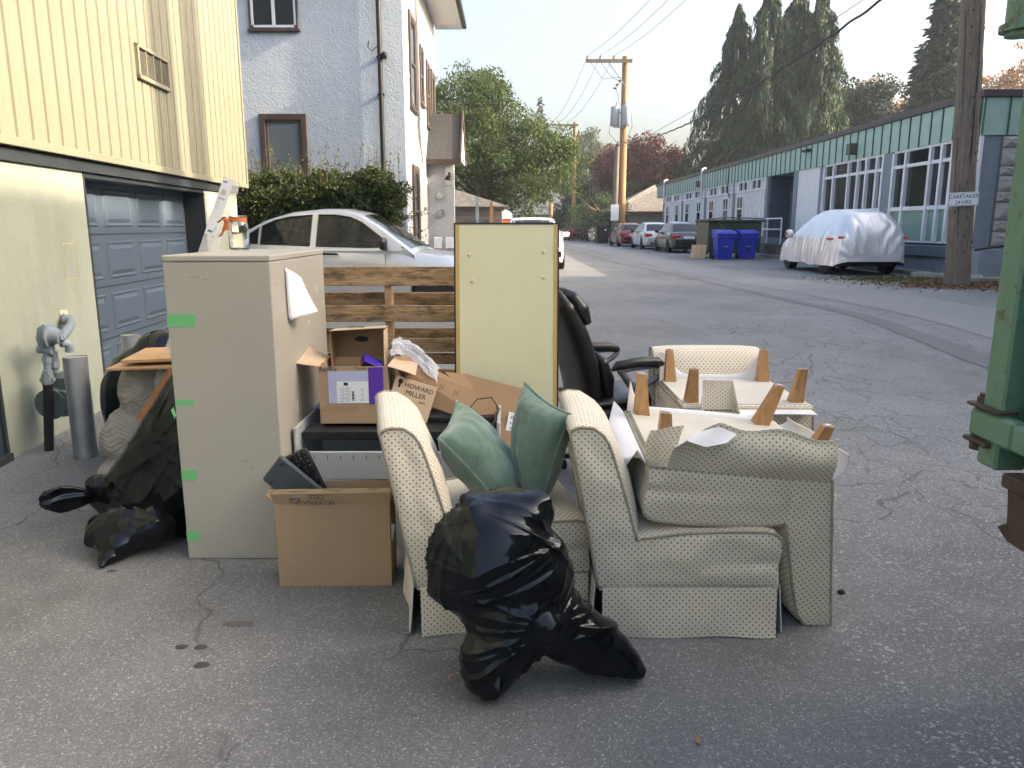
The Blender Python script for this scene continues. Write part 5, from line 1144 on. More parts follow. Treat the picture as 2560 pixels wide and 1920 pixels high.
def upturned_skirts(root):
    # local z down = world up here, so panels rise and sag
    def near(p, u, v):                      # camera side: bellied out, corner turned down at the front
        p.y -= .035 * math.sin(math.pi * min(1, v * 1.1)) * (.6 + .4 * math.sin(u * 5)); p.z += .03 * v * (1 - u) + .012 * v * math.sin(u * 14)
        if u > .72: k = (u - .72) / .28; p.z += .075 * k * v; p.y -= .05 * k * v * v
        return p
    skirt(root, (.012, -HWD), (.60, -HWD), (0, -1), shape=near, seed=7.5, flare=.0, nu=34, nv=12)
    def droop(p, u, v):                     # far side: fallen outward
        k = min(1, 2.2 * math.sin(math.pi * u)); p.y += .10 * v * k; p.z += .22 * v * v * k + .05 * v; return p
    skirt(root, (.652, HWD), (.015, HWD), (0, 1), shape=droop, seed=8.2, flare=.0)
    def front(p, u, v):                     # front: tipped over, white lining out
        k = min(1, 1.9 * math.sin(math.pi * u)); p.x += (.03 * v + .01 * math.sin(u * 9) * v) + .055 * math.sin(2.6 * v) * k; p.z += (.19 * v + .09 * v * v) * k + .14 * v * (1 - k); return p
    skirt(root, (.664, -HWD + .03), (.664, HWD - .01), (1, 0), shape=front, seed=9.1, flare=.01, nu=30, nv=12)
    skirt(root, (-.004, HWD - .012), (-.004, -HWD + .012), (-1, 0), seed=4.4, flare=.012, shape=lambda p, u, v: Vector((p.x - .03 * math.sin(2.5 * v), p.y, p.z + .15 * v - .06 * v * u)))
    m = MB(); m.sheet(lambda u, v: (.56 + .105 * u + .012 * math.sin(v * 3), -HWD - .006 + .05 * u * u + .012 * math.sin(u * 5) * v, .19 - .165 * v * (1 - .25 * u)), 8, 8, .003, (.15, .16), 1, 0); m.build('corner_pleat', [FAB, FOAM], root, 60)
    m = MB(); m.sheet(lambda u, v: (.38 + .14 * u + .05 * v, -HWD - .03 - .055 * v - .01 * u, .045 - .035 * (1 - abs(u - .5) * 1.4) + .06 * v * (1 - abs(u - .5) * 1.5)), 8, 6, .003); m.build('turned_corner', FOAM, root, 60)
def upturn(x, y, z, rz, rx, ry): return Matrix.Translation((x, y, z)) @ Matrix.Rotation(rx, 4, 'X') @ Matrix.Rotation(ry, 4, 'Y') @ Matrix.Rotation(rz, 4, 'Z') @ Matrix.Rotation(math.pi, 4, 'Y')
chair('cream dotted chair turned upside down on the front chair, wooden legs in the air', upturn(1.165, 2.925, .800, 0, R(4.5), R(5)), upturned_skirts)
chair('cream dotted chair standing farther back, only its rounded backrest showing', TR((1.12, 4.36, 0), R(-90)))
def upturned_skirts2(root):
    def near(p, u, v):
        k = 1 if .62 < u < .9 else 0; p.z += (.05 * v if k else .195 * v); p.x += .035 * v if k else -.06 * v; return p
    skirt(root, (-.004, HWD - .012), (-.004, -HWD + .012), (-1, 0), seed=2.2, flare=.015, shape=near, nu=40)
    def far(p, u, v):
        k = min(1, 1.5 * math.sin(math.pi * u)) ** 2; p.x += .03 * v * k; p.z += .17 * v * v * k + .02 * v; return p
    skirt(root, (.664, -HWD + .01), (.664, HWD - .01), (1, 0), shape=far, seed=5.5, flare=.02, nu=30, nv=10)
chair('cream dotted chair turned upside down behind, its pale underside facing up', upturn(1.13, 3.58, .815, R(-90), 0, 0), upturned_skirts2)

# ------------------------------------------------------------------ pillows
PIL = NT('sage_green_suede'); v_ = PIL.coord('Object'); f_ = PIL.noise(v_, 5, 5, .65, .6)
PIL.color(PIL.ramp(f_, [(.3, (.09, .145, .11)), (.5, (.125, .20, .155)), (.72, (.18, .265, .21))])); PIL.bump(PIL.noise(PIL.coord('Object', (1, 1, .5)), 9, 4, .6, 1.0), .45, .02); PIL.b.inputs['Sheen Weight'].default_value = .5; PIL = PIL.put(.9, spec=.2)
def pillow(label, P1, P2, P3, P4, th, seed):
    P1, P2, P3, P4 = map(Vector, (P1, P2, P3, P4)); c = (P1 + P2 + P3 + P4) / 4; nrm = ((P4 - P1).cross(P2 - P1)).normalized()
    root = thing('cushion', label, 'pillow', c, group='green pillows'); N = 36; border = []
    def pos(u, v, s):
        pu, pv = 2 * u - 1, 2 * v - 1; q = 1 - .10 * (1 - pu * pu); r = 1 - .10 * (1 - pv * pv)      # sides pulled in between the corners
        uu = .5 + (pu * (1 - .09 * (1 - pv * pv))) / 2; vv = .5 + (pv * (1 - .09 * (1 - pu * pu))) / 2
        base = P1.lerp(P4, uu).lerp(P2.lerp(P3, uu), vv) - c; h = th * (max(0, (1 - abs(pu) ** 2.4) * (1 - abs(pv) ** 2.4))) ** .45
        w = noise.noise(Vector((pu * 3 + seed, pv * 3, s * 2))) * .10 + .05 * math.sin((pu * 17 + seed + 3 * pv)) * max(0, abs(pv) - .55) + .05 * math.sin(pv * 17 + seed) * max(0, abs(pu) - .55)
        return base + nrm * s * h * (1 + w)
    m = MB(); m.sheet(lambda u, v: pos(u, v, 1), N, N); m.sheet(lambda u, v: pos(1 - u, v, -1), N, N); m.build('cover', PIL, root, 179)
    pts = [pos(t, 0, 0) for t in np.linspace(0, 1, 16)[:-1]] + [pos(1, t, 0) for t in np.linspace(0, 1, 16)[:-1]] + [pos(1 - t, 1, 0) for t in np.linspace(0, 1, 16)[:-1]] + [pos(0, 1 - t, 0) for t in np.linspace(0, 1, 16)[:-1]]
    m = MB(); m.tube(pts, .0065, 8, closed=True); m.build('piping', PIL, root, 179)
pillow('sage green suede pillow leaning left against the left chair back', at(1096, 1097, 2.74), at(1143, 1003, 3.04), at(1312, 1228, 3.10), at(1262, 1275, 2.76), .108, 1.)
pillow('sage green suede pillow standing upright at the right', at(1427, 1036, 2.78), at(1313, 957, 3.02), at(1292, 1195, 3.06), at(1352, 1268, 2.80), .105, 5.)

# ------------------------------------------------------------------ plastic bags
def bag(name, label, base, blobs, anchors, voxel=.0085, seed=0, mat=None, cat='garbage bag', group='black garbage bags', crinkle=.15, smooth_it=14, amp=1., hull=None):
    import bmesh
    bm = bmesh.new()
    for bl in blobs:
        c, r = bl[0], bl[1]; rt = Euler(bl[2]).to_matrix().to_4x4() if len(bl) > 2 else Matrix.Identity(4)
        bmesh.ops.create_icosphere(bm, subdivisions=4, radius=1, matrix=Matrix.Translation(c) @ rt @ Matrix.Diagonal((*r, 1)))
    if hull:
        hv = [bm.verts.new(p) for p in hull]; r_ = bmesh.ops.convex_hull(bm, input=hv)
        bmesh.ops.delete(bm, geom=[v for v in hv if v.is_valid and not v.link_faces], context='VERTS')
    me = bpy.data.meshes.new(name); bm.to_mesh(me); bm.free(); o = bpy.data.objects.new(name, me); col.objects.link(o)
    md = o.modifiers.new('r', 'REMESH'); md.mode = 'VOXEL'; md.voxel_size = voxel
    md = o.modifiers.new('s', 'SMOOTH'); md.iterations = smooth_it; md.factor = .5
    me2 = evaluated(o); o.modifiers.clear(); o.data = me2; bpy.data.meshes.remove(me)
    n = len(me2.vertices); co = np.empty(n * 3, np.float32); me2.vertices.foreach_get('co', co); co = co.reshape(-1, 3).astype(float)
    no = np.empty(n * 3, np.float32); me2.vertices.foreach_get('normal', no); no = no.reshape(-1, 3).astype(float); disp = np.zeros(n)
    for a, rad, k, amp_, ph in anchors:
        a = np.asarray(a); j = np.argmin(((co - a) ** 2).sum(1)); ax = no[j]; t = np.cross(ax, [.3, .5, .81]); t /= np.linalg.norm(t); b2 = np.cross(ax, t)
        d = co - co[j]; dist = np.linalg.norm(d, axis=1); th = np.arctan2(d @ b2, d @ t); env = (dist / rad) * np.exp(-1.6 * (dist / rad) ** 2) * 2.2
        wob = np.array([noise.noise(Vector(p * 2.6 + seed)) for p in co]) * .4
        rid = 1 - np.abs(np.sin(th * k / 2 + ph + wob)); mod = .5 + .5 * np.sin(th * 2.3 + ph * 3)
        sec = np.clip(.5 + 1.1 * np.sin(th * 1.5 + ph * 3) + .5 * np.sin(th * 4 + ph * 7), 0, 1.2)
        disp += .42 * amp_ * env * (rid ** 2.5 - .2) * sec * (no @ ax > -.35)
        disp += .8 * amp_ * np.exp(-(dist / (rad * .12)) ** 2)
    cr = np.array([(1 - abs(noise.noise(Vector((p[0] * 6 + seed, p[1] * 6, p[2] * 9)))) * 2.2) + .5 * (1 - abs(noise.noise(Vector(p * 15 + seed))) * 2) for p in co])
    disp = disp * amp + crinkle * .0075 * (cr - .6); co += no * disp[:, None]; co[:, 2] = np.maximum(co[:, 2], .002 + .0 * co[:, 2])
    me2.vertices.foreach_set('co', co.astype(np.float32).ravel()); me2.polygons.foreach_set('use_smooth', [True] * len(me2.polygons)); me2.materials.clear(); me2.materials.append(mat or BAG); me2.update()
    o.location = base; tag(o, label, cat, group); return o
fb_ = bag('garbage_bag', 'large knotted black garbage bag slumped against the cream chairs in front', (0, 2.33, 0),
    [((-.055, .06, .44), (.21, .17, .23)), ((.02, .06, .36), (.19, .16, .24)), ((.0, .10, .60), (.15, .12, .085)), ((-.10, .09, .625), (.07, .07, .06)), ((-.13, .06, .655), (.028, .03, .03)), ((-.145, .05, .675), (.018, .02, .022)), ((.07, .09, .655), (.07, .06, .03)), ((.03, .03, .27), (.19, .15, .16)), ((.0, .0, .2), (.14, .12, .12)), ((-.07, -.05, .13), (.09, .09, .12)), ((-.065, -.06, .075), (.085, .09, .075)), ((-.02, -.03, .16), (.11, .1, .1)), ((.12, .03, .24), (.14, .12, .12)), ((.2, .03, .18), (.12, .11, .11)), ((.27, .03, .135), (.10, .10, .105)), ((.33, .03, .10), (.075, .08, .085)), ((.385, .02, .07), (.045, .06, .06)), ((.42, .01, .045), (.025, .04, .035))],
    [((-.12, .0, .655), .36, 23, .030, .3), ((-.26, -.02, .33), .42, 21, .028, 1.1), ((.14, -.12, .28), .36, 23, .030, 2.), ((.19, .02, .52), .26, 13, .016, .7), ((-.1, -.12, .46), .26, 9, .016, 2.4), ((.0, -.12, .2), .26, 13, .018, 1.7), ((.40, -.03, .06), .14, 9, .008, .2)], .0066, 3.1, crinkle=.12, smooth_it=45)
fb_.scale = (1.02, 1, .93); fb_.location = (-.008, 2.295, 0)
bag('garbage_bag', 'small shiny black garbage bag lying on the ground left of the filing cabinet', (-1.77, 3.38, 0),
    [((0, 0, .11), (.18, .14, .105)), ((-.08, -.02, .10), (.12, .12, .095)), ((.1, .0, .12), (.11, .12, .10)), ((-.02, -.09, .07), (.10, .09, .07)), ((-.03, -.15, .035), (.05, .06, .035)), ((-.04, -.2, .015), (.02, .04, .015))],
    [((0, -.05, .2), .26, 13, .017, .5), ((-.14, -.08, .08), .2, 9, .015, 1.9), ((.14, -.06, .15), .2, 11, .016, 2.8), ((-.04, -.18, .03), .16, 9, .01, .1)], .0062, 9., crinkle=.1, smooth_it=34)
hull_ = [at(430, 930, 3.74), at(392, 1000, 3.66), at(305, 1140, 3.58), at(222, 1262, 3.66), at(262, 1300, 3.58), at(350, 1325, 3.50), at(455, 1330, 3.46), at(430, 930, 4.10), at(400, 1000, 4.05), at(330, 1130, 4.0), at(262, 1255, 3.95)]
hull_ += [Vector((-1.42, 3.5, .04)), Vector((-1.42, 3.55, .8)), Vector((-1.42, 4.1, .8)), Vector((-1.42, 4.1, .03)), Vector((-1.95, 3.95, .02)), Vector((-1.9, 3.6, .02)), Vector((-1.55, 3.45, .02))]
bag('garbage_bag', 'tall black garbage bag leaning beside the filing cabinet behind the small bag', (-1.66, 3.72, 0), [((-.27, -.04, .19), (.12, .10, .10)), ((-.40, -.06, .22), (.06, .05, .045))],
    [((-.42, -.05, .22), .55, 17, .022, .4), ((-.10, -.15, .42), .5, 13, .022, 1.4), ((-.1, -.22, .12), .4, 13, .02, 2.2), ((.1, -.2, .5), .4, 15, .02, .2)], .0085, 14., crinkle=.1, smooth_it=9, hull=[p - Vector((-1.66, 3.72, 0)) for p in hull_])
m = MB(); a, b = at(246, 1243, 3.66), at(98, 1243, 3.52)
def tailf(u, v):
    p = a.lerp(b, u); w = .018 + .055 * math.sin(min(1, u * 1.05) * math.pi * .78) ** 1.3 * (1 if u < .97 else .4); th = v * 2 * math.pi; f = 1 + .25 * math.sin(th * 5 + u * 6)
    return p + Vector((.01 * math.sin(u * 9), math.sin(th) * w * .45 * f, math.cos(th) * w * f * .8 - .02 * u * u))
m.sheet(tailf, 26, 40); o = m.build('bag_neck', BAG, None, 179); tag(o, 'twisted neck of a black garbage bag sticking out to the left above the small bag', 'garbage bag', 'black garbage bags')
bag('garbage_bag', 'dull black garbage bag in front of the garage door under the plywood', (-2.42, 4.95, .0), [((0, 0, .36), (.26, .28, .36)), ((.12, .05, .62), (.2, .2, .2)), ((.3, .1, .45), (.25, .3, .4))], [((.05, -.2, .7), .35, 9, .014, .3), ((-.1, -.2, .3), .3, 7, .013, 2.)], .0095, 21.)
bag('garbage_bag', 'black garbage bag squeezed between the plywood and the moving blanket', (-2.2, 4.72, .0), [((0, 0, .45), (.2, .22, .3)), ((.25, .05, .55), (.3, .2, .2)), ((0, .1, .3), (.18, .2, .3))], [((-.1, -.2, .5), .3, 9, .014, .9), ((.1, -.2, .3), .25, 7, .013, .2)], .009, 27.)
QLT = NT('grey_quilted_blanket'); v_ = QLT.coord('Object'); sx_ = QLT.node('ShaderNodeSeparateXYZ'); QLT.l.new(v_, sx_.inputs[0])
zig = QLT.math('PINGPONG', QLT.math('MULTIPLY', QLT.math('ADD', sx_.outputs[0], sx_.outputs[1]), 9), .5); w_ = QLT.math('SINE', QLT.math('MULTIPLY', QLT.math('ADD', QLT.math('MULTIPLY', sx_.outputs[2], 36), QLT.math('MULTIPLY', zig, 2.6)), 6.2832))
QLT.color(QLT.mix(QLT.noise(v_, 6, 4), (.26, .245, .225), (.36, .345, .315))); QLT.bump(QLT.math('ADD', QLT.math('MULTIPLY', w_, .5), QLT.noise(v_, 5, 3)), .3, .014); QLT = QLT.put(.95, spec=.1)
bag('moving_blanket', 'grey quilted moving blanket bundled beside the bollard', (-2.13, 4.30, 0), [((.04, .05, .52), (.17, .17, .26)), ((-.03, .0, .28), (.2, .18, .2)), ((-.05, -.05, .1), (.19, .18, .11)), ((.1, .1, .3), (.2, .2, .28))], [((-.05, -.15, .2), .25, 5, .02, .6), ((.05, -.15, .42), .3, 5, .02, 2.)], .009, 33., QLT, 'blanket', None, 1.6)
QB = mt('blue_grey_blanket', (.11, .13, .16), .95, var=.2, vs=14, bump=.6, bs=30, bd=.02)
bag('folded_blanket', 'dark blue grey blanket crumpled at the foot of the bollard', (-2.3, 4.42, 0), [((0, 0, .12), (.12, .14, .13)), ((.06, .0, .26), (.09, .12, .1)), ((.14, -.06, .06), (.16, .14, .06))], [((0, -.1, .15), .2, 7, .018, .6)], .009, 39., QB, 'blanket', None, 1.8)

# ------------------------------------------------------------------ timber on the bags
PLY = wood('plywood_face', (.46, .27, .12), (.62, .40, .20), 0, .6, .8)
for k, (x, y, z, rz, w, d, t, lab) in enumerate(((-1.86, 4.32, .765, 5, .56, .36, .018, 'upper plywood board lying on the black bags'), (-1.90, 4.25, .728, 2, .60, .30, .014, 'lower plywood board lying on the black bags'))):
    o = MB().box(-w / 2, -d / 2, 0, w / 2, d / 2, t, .002).build('plywood_board', PLY, None); o.location = (x, y, z); o.rotation_euler = (R(2), R(-1.5), R(rz)); tag(o, lab, 'board', 'plywood boards')
o = MB().box(-.16, -.02, 0, .16, .02, .03, .003).build('timber_batten', wood('pale_batten', (.55, .42, .24), (.68, .54, .34), 0), None); o.location = (-1.66, 4.08, .743); tag(o, 'short pale batten between the plywood boards', 'batten')
o = MB().bar(at(428, 925, 3.62), at(346, 1052, 3.56), .028, .012, (0, 1, 0)).build('wood_strip', wood('red_brown_strip', (.26, .11, .04), (.40, .19, .08), 2), None); tag(o, 'thin reddish wood strip leaning on the tall black bag', 'strip')

# ------------------------------------------------------------------ grey filing cabinet with tape, paper, jar and plastic case
CABM = mt('putty_grey_enamel', (.39, .375, .325), .38, var=.04, vs=2.5, dirt=.1)
fcab = thing('filing_cabinet', 'tall putty grey metal filing cabinet with green tape on its side', 'cabinet', (-1.245, 3.735, 0))
MB().box(-.226, -.465, .0, .226, .465, 1.334, .004).build('body', CABM, fcab, 30)
MB().box(-.2285, -.4675, 1.336, .2285, .4675, 1.362, .004).build('top', CABM, fcab, 30)
TAPE = mt('green_masking_tape', (.15, .50, .19), .7, var=.06)
def tape(x0, x1, z0, z1, jag):
    n = 8; poly = [(x0, z0)] + [(x1 + jag * math.sin(i * 2.1) * .5 + jag * i / n, z0 + (z1 - z0) * i / n) for i in range(n + 1)] + [(x0, z1)]
    MB().prism(poly, lambda a, b, d: (a, d, b), -.4664, -.4652).build('tape', TAPE, fcab)
for (pa, pb, jag) in (((417, 818), (484, 785), .008), ((440, 1013), (482, 1000), .006), ((455, 1200), (490, 1175), .002), ((468, 1352), (497, 1327), .003)):
    A = at(*pa, 3.27); B = at(*pb, 3.27); tape(max(-.2255, A.x + 1.245), B.x + 1.245, A.z, B.z, jag)
m = MB(); m.sheet(lambda u, v: (-.228 - .004 * math.sin(u * 6) - .012 * v, -.468 + .012 * u * v, .655 + .035 * v + .02 * u), 6, 6, .001); m.build('loose_tape', TAPE, fcab, 60)
m = MB(); m.cyl((.2262, -.40, 1.235), (.2275, -.40, 1.235), .008, n=12); m.build('sticker', mt('red_white_sticker', (.7, .3, .3), .6), fcab)
m = MB()
for (y, z, L_) in ((.28, 1.15, .03), (-.18, .62, .05), (.1, 1.0, .02)): m.box(.2262, y, z, .2268, y + .012, z + L_)
m.build('scuff', LABEL, fcab)
m = MB()
for x, z, w in ((.05, .46, .03), (.08, .43, .016), (-.12, 1.27, .04), (-.06, 1.26, .02)): m.box(x, -.4656, z, x + w, -.4651, z + .0025)
m.build('scratch', mt('scratch_grey', (.2, .19, .17), .6), fcab)
m = MB()
def pf(u, v): return (-1.017 + .004 + .11 * u * (.25 + .75 * v) - .02 * u * u, 3.47 + .16 * u - .05 * u * v + .01 * v, 1.30 - .235 * v - .05 * u * (1 - v) + .03 * v * v * u)
m.sheet(pf, 14, 14, .0006); m.sheet(lambda u, v: tuple(Vector(pf(u, v)) + Vector((.004 + .012 * u, .004, -.004))), 14, 14, .0006)
tag(m.build('paper_sheet', LABEL, None, 179), 'white paper sheets curling off the cabinet side', 'paper')
jr = thing('glass_jar', 'clear glass jar with an orange ribbon on top of the filing cabinet', 'jar', (-1.412, 4.05, 1.363))
JG = m_glass('jar_glass', (.96, .98, .98), .02, 1.45)
MB().lathe([(.001, .0), (.046, .0), (.051, .006), (.0515, .118), (.047, .134), (.041, .142), (.041, .170), (.044, .172), (.044, .174), (.038, .174), (.038, .142), (.0435, .132), (.048, .116), (.0475, .012), (.042, .008), (.001, .008)], n=36).build('jar', JG, jr, 40)
RIB = mt('orange_ribbon', (.50, .14, .04), .7, var=.15, vs=40, bump=.4, bs=120, bd=.002)
m = MB(); m.sheet(lambda u, v: (.0435 * math.cos(2 * math.pi * u) * (1 + .03 * math.sin(u * 40)), .0435 * math.sin(2 * math.pi * u), .143 + .022 * v + .003 * math.sin(u * 12)), 40, 5, .0012); m.build('ribbon_band', RIB, jr, 60)
m = MB(); m.sheet(lambda u, v: (-.04 - .055 * u + .0 * v, -.035 + .01 * math.sin(v * 3), .150 + .010 * math.sin(u * 5) + (.016 - .006 * u) * (v - .5)), 10, 5, .0015); m.sheet(lambda u, v: (-.045 - .04 * u * u + .012 * (v - .5), -.038 - .006 * u, .145 - .078 * u + .004 * math.sin(v * 8)), 12, 5, .0015); m.sheet(lambda u, v: (-.04 - .012 * u + .020 * (v - .5) * (1 + u), -.042 - .008 * math.sin(v * 3.1), .146 - .048 * u), 10, 6, .0015)
m.lathe([(.003, -.014), (.014, -.008), (.016, 0), (.013, .009), (.003, .014)], (-.044, -.04, .148), 10); m.build('ribbon_bow', RIB, jr, 60)
pc = thing('plastic_case', 'long clear plastic case with a white label leaning behind the filing cabinet', 'case'); A = at(508, 632, 4.38); B = at(568, 447, 4.45); d_ = (B - A).normalized(); L0 = A - d_ * (A.z / d_.z)
pc.matrix_world = frame(L0, (1, -.25, -.32), d_); LL = (B - L0).length
CLR = m_film('clear_plastic', (.80, .82, .82), .22, .12)
m = MB(); w = .034
for q in ((-w, -w, w, -w + .001), (-w, w - .001, w, w), (-w, -w, -w + .001, w), (w - .001, -w, w, w)): m.box(q[0], 0, q[1], q[2], LL, q[3])
m.box(-w, LL - .001, -w, w, LL, w); m.build('case', CLR, pc)
lb = MB().box(-w + .001, LL - .33, w + .0005, w - .001, LL - .004, w + .0015).build('label', LABEL, pc)
m = MB(); m.box(-.026, LL - .028, w + .0016, .0, LL - .018, w + .002); m.box(-.02, LL - .315, w + .0016, .008, LL - .302, w + .002)
for k in range(4): m.box(-.022 + k * .011, LL - .125, w + .0016, -.017 + k * .011, LL - .112, w + .002)
for k in range(5): m.box(-.024, LL - .142 - k * .009, w + .0016, -.006 + .002 * (k % 3), LL - .1405 - k * .009, w + .002)
for k in range(3): m.box(.012 + .004 * k, LL - .308 + .012 * k, w + .0016, .018 + .004 * k, LL - .302 + .012 * k, w + .002)
m.build('printing', mt('grey_print', (.16, .17, .2), .7), lb); MB().box(-.018, LL - .098, w + .0016, .012, LL - .066, w + .002).build('picture', mt('print_picture', (.5, .46, .43), .7, var=.3, vs=60), lb)

# ------------------------------------------------------------------ second cabinet on its back, cartons
CAB2 = mt('pale_grey_enamel', (.40, .43, .45), .4, var=.03, vs=2)
lc = thing('tipped_cabinet', 'pale grey metal cabinet lying on its back with black drawers showing', 'cabinet', (-.53, 3.64, 0))
m = MB(); m.box(-.46, -.22, .325, .46, -.205, .46, .003); m.box(-.46, -.22, .0, .46, -.212, .265, .002); m.build('front_panel', CAB2, lc)
m = MB(); m.box(-.475, -.225, .0, -.46, .24, .575, .003); m.build('end_panel', CAB2, lc); m = MB(); m.box(.46, -.225, .0, .475, .24, .60, .003); m.build('end_panel', CAB2, lc)
m = MB(); m.box(-.46, .225, .0, .46, .24, .60, .003); m.box(-.46, .14, .58, .46, .225, .60, .002); m.build('back_panel', CAB2, lc); m = MB(); m.box(-.46, -.204, .02, .46, .225, .05); m.build('base_panel', CAB2, lc)
m = MB(); m.box(-.45, -.16, .50, .45, -.02, .545, .006); m.build('drawer_rail', BLACK, lc); m = MB(); m.box(-.1, -.19, .25, .45, .2, .40, .004); m.build('drawer', BLACK, lc); m = MB(); m.box(-.45, -.18, .2, -.11, .2, .3, .003); m.build('drawer_insert', CAB2, lc)
m = MB(); m.box(.0, .0, .545, .44, .13, .572, .004); m.build('drawer_rail', BLACK, lc)
m = MB()
for k in range(6): m.box(-.385 + k * .06, -.2212, .425, -.382 + k * .06, -.2198, .443)
m.build('slot', INK, lc)
m = MB(); m.box(.44, -.228, .43, .462, -.2, .53, .002); m.cyl((.45, -.23, .5), (.45, -.24, .5), .006, n=8); m.cyl((.45, -.23, .47), (.45, -.24, .47), .006, n=8); m.build('latch', STEEL, lc)
m = MB(); m.tube([(.30, -.1, .60), (.36, .0, .66), (.43, .02, .665), (.47, -.05, .62), (.44, -.18, .58), (.36, -.22, .54)], .0035, 6); m.build('power_cord', BLACK, lc, 60)
KRAFT = m_card('kraft_cardboard', (.40, .285, .175)); KRAFT2 = m_card('pale_kraft_cardboard', (.58, .44, .30)); KRAFT3 = m_card('brown_cardboard', (.32, .21, .12))
def carton_walls(root, w, d, h, mat, t=.004):
    MB().box(-w / 2, -d / 2, 0, w / 2, -d / 2 + t, h).build('wall', mat, root); MB().box(-w / 2, d / 2 - t, 0, w / 2, d / 2, h).build('wall', mat, root)
    MB().box(-w / 2, -d / 2 + t, 0, -w / 2 + t, d / 2 - t, h).build('wall', mat, root); MB().box(w / 2 - t, -d / 2 + t, 0, w / 2, d / 2 - t, h).build('wall', mat, root)
    MB().box(-w / 2 + t, -d / 2 + t, 0, w / 2 - t, d / 2 - t, t).build('base', mat, root)
def flap(root, a, b, c, d, mat, bend=.0, name='flap'):
    a, b, c, d = map(Vector, (a, b, c, d)); n = (b - a).cross(d - a).normalized()
    return MB().sheet(lambda u, v: a.lerp(b, u).lerp(d.lerp(c, u), v) + n * bend * math.sin(v * 1.6), 8, 6, .004).build(name, mat, root, 40)
db = thing('cardboard_box', 'open brown box on the ground with keyboards sticking out', 'box', (-.742, 3.085, 0), R(.8)); W_, D_, H_ = .47, .17, .362
carton_walls(db, W_, D_, H_, KRAFT)
flap(db, (-.235, -.087, .362), (.235, -.087, .362), (.245, -.098, .436), (-.25, -.102, .428), KRAFT, .004)
flap(db, (-.235, .085, .362), (.235, .085, .362), (.24, .09, .405), (-.23, .092, .40), KRAFT)
flap(db, (.236, -.08, .362), (.236, .08, .362), (.262, .085, .455), (.258, -.088, .432), KRAFT)
flap(db, (-.236, .08, .362), (-.236, -.08, .362), (-.27, -.085, .40), (-.275, .08, .41), KRAFT)
m = MB(); m.sheet(lambda u, v: (-.25 + .495 * u, -.1045 - .002 * math.sin(u * 20) + .002 * v, .412 + .02 * v + .006 * u), 14, 3, .0008); m.build('packing_tape', mt('buff_tape', (.48, .36, .2), .3), db, 60)
m = MB(); m.box(-.2345, -.0858, .3605, .2345, -.0852, .3635); m.build('crease', mt('crease_line', (.5, .36, .2), .8), db)
PRT = mt('purple_grey_print', (.12, .105, .12), .8, var=.2, vs=40)
UD = lambda x, z: frame((x, -.0985, z), (-1, 0, 0), (0, .11, -1))
text('DELL', .028, PRT, db, UD(-.06, .398)); text('18¼X5⅜X13', .028, PRT, db, UD(-.062, .373))
m = MB(); m.tube([(-.148 + .022 * math.cos(a), -.0965, .39 + .022 * math.sin(a)) for a in np.linspace(0, 2 * math.pi, 24, endpoint=False)], .0014, 4, closed=True); m.tube([(-.148 + .015 * math.cos(a), -.0965, .39 + .015 * math.sin(a)) for a in np.linspace(0, 2 * math.pi, 24, endpoint=False)], .0012, 4, closed=True)
m.box(-.16, -.097, .386, -.136, -.0963, .394); m.build('stamp', PRT, db)
m = MB(); m.sheet(lambda u, v: (.2362 + .012 * v * (u > .4) + .001, -.06 + .04 * u, .20 + .07 * v - .03 * u), 6, 6, .001); m.build('torn_label', LABEL, db, 60); text('FRAGILE', .03, mt('red_print', (.5, .04, .04), .7), db, frame((.2366, -.035, .27), (0, 0, -1), (0, 1, 0)))
def keyboard(label, M, keys):
    k = thing('keyboard', label, 'keyboard', group='keyboards in the box'); k.matrix_world = M
    MB().box(-.07, -.22, -.011, .07, .22, .011, .008).build('case', mt('dark_slate_plastic', (.05, .062, .075), .5, var=.1) if not keys else BLACK, k, 30)
    if keys:
        kc = MB().add([(-.008, -.0085, 0), (.008, -.0085, 0), (.008, .0085, 0), (-.008, .0085, 0), (-.0062, -.0067, .007), (.0062, -.0067, .007), (.0062, .0067, .007), (-.0062, .0067, .007)], [[4, 5, 6, 7], [0, 1, 5, 4], [1, 2, 6, 5], [2, 3, 7, 6], [3, 0, 4, 7]]).build('key', BLACK, k)
        gl_ = MB().box(-.0022, -.002, .0072, .0004, .002, .0074).build('legend', mt('legend_grey', (.4, .4, .42), .6), kc)
        n = 0
        for i in range(6):
            for j in range(21):
                if j in (5, 16): continue
                o = kc if n == 0 else inst(kc, k, (0, 0, 0)); o.location = (-.055 + i * .022, .205 - j * .0198, .0112)
                if n and (i + j) % 3: inst(gl_, o, (0, 0, 0))
                n += 1
    else:
        for x, y in ((-.05, .18), (.045, .19), (-.05, 0), (.04, .02)): MB().cyl((x, y, .011), (x, y, .0135), .006, n=10).build('foot', RUBBER, k)
A = at(735, 1131, 3.13); keyboard('black keyboard with white legends standing in the brown box', frame(A + Vector((.075, .0, -.21)) , (.86, .1, .38), (-.33, .06, .94)) @ Matrix.Identity(4), True)
A = at(680, 1180, 3.03); keyboard('dark keyboard seen from behind in the brown box', frame(A + Vector((.155, .02, -.13)), (.62, -.05, .78), (-.76, .12, .62)), False)
fx = thing('cardboard_box', 'brown shipping box with a taped label pouch and purple strip', 'box', (-.752, 3.70, .56), R(1)); carton_walls(fx, .325, .28, .275, KRAFT)
flap(fx, (-.1625, .14, .275), (-.1625, -.14, .275), (-.315, -.10, .30), (-.275, .13, .345), KRAFT2, .01); flap(fx, (.1625, -.14, .275), (.1625, .14, .275), (.28, .12, .26), (.285, -.11, .215), KRAFT2, -.01)
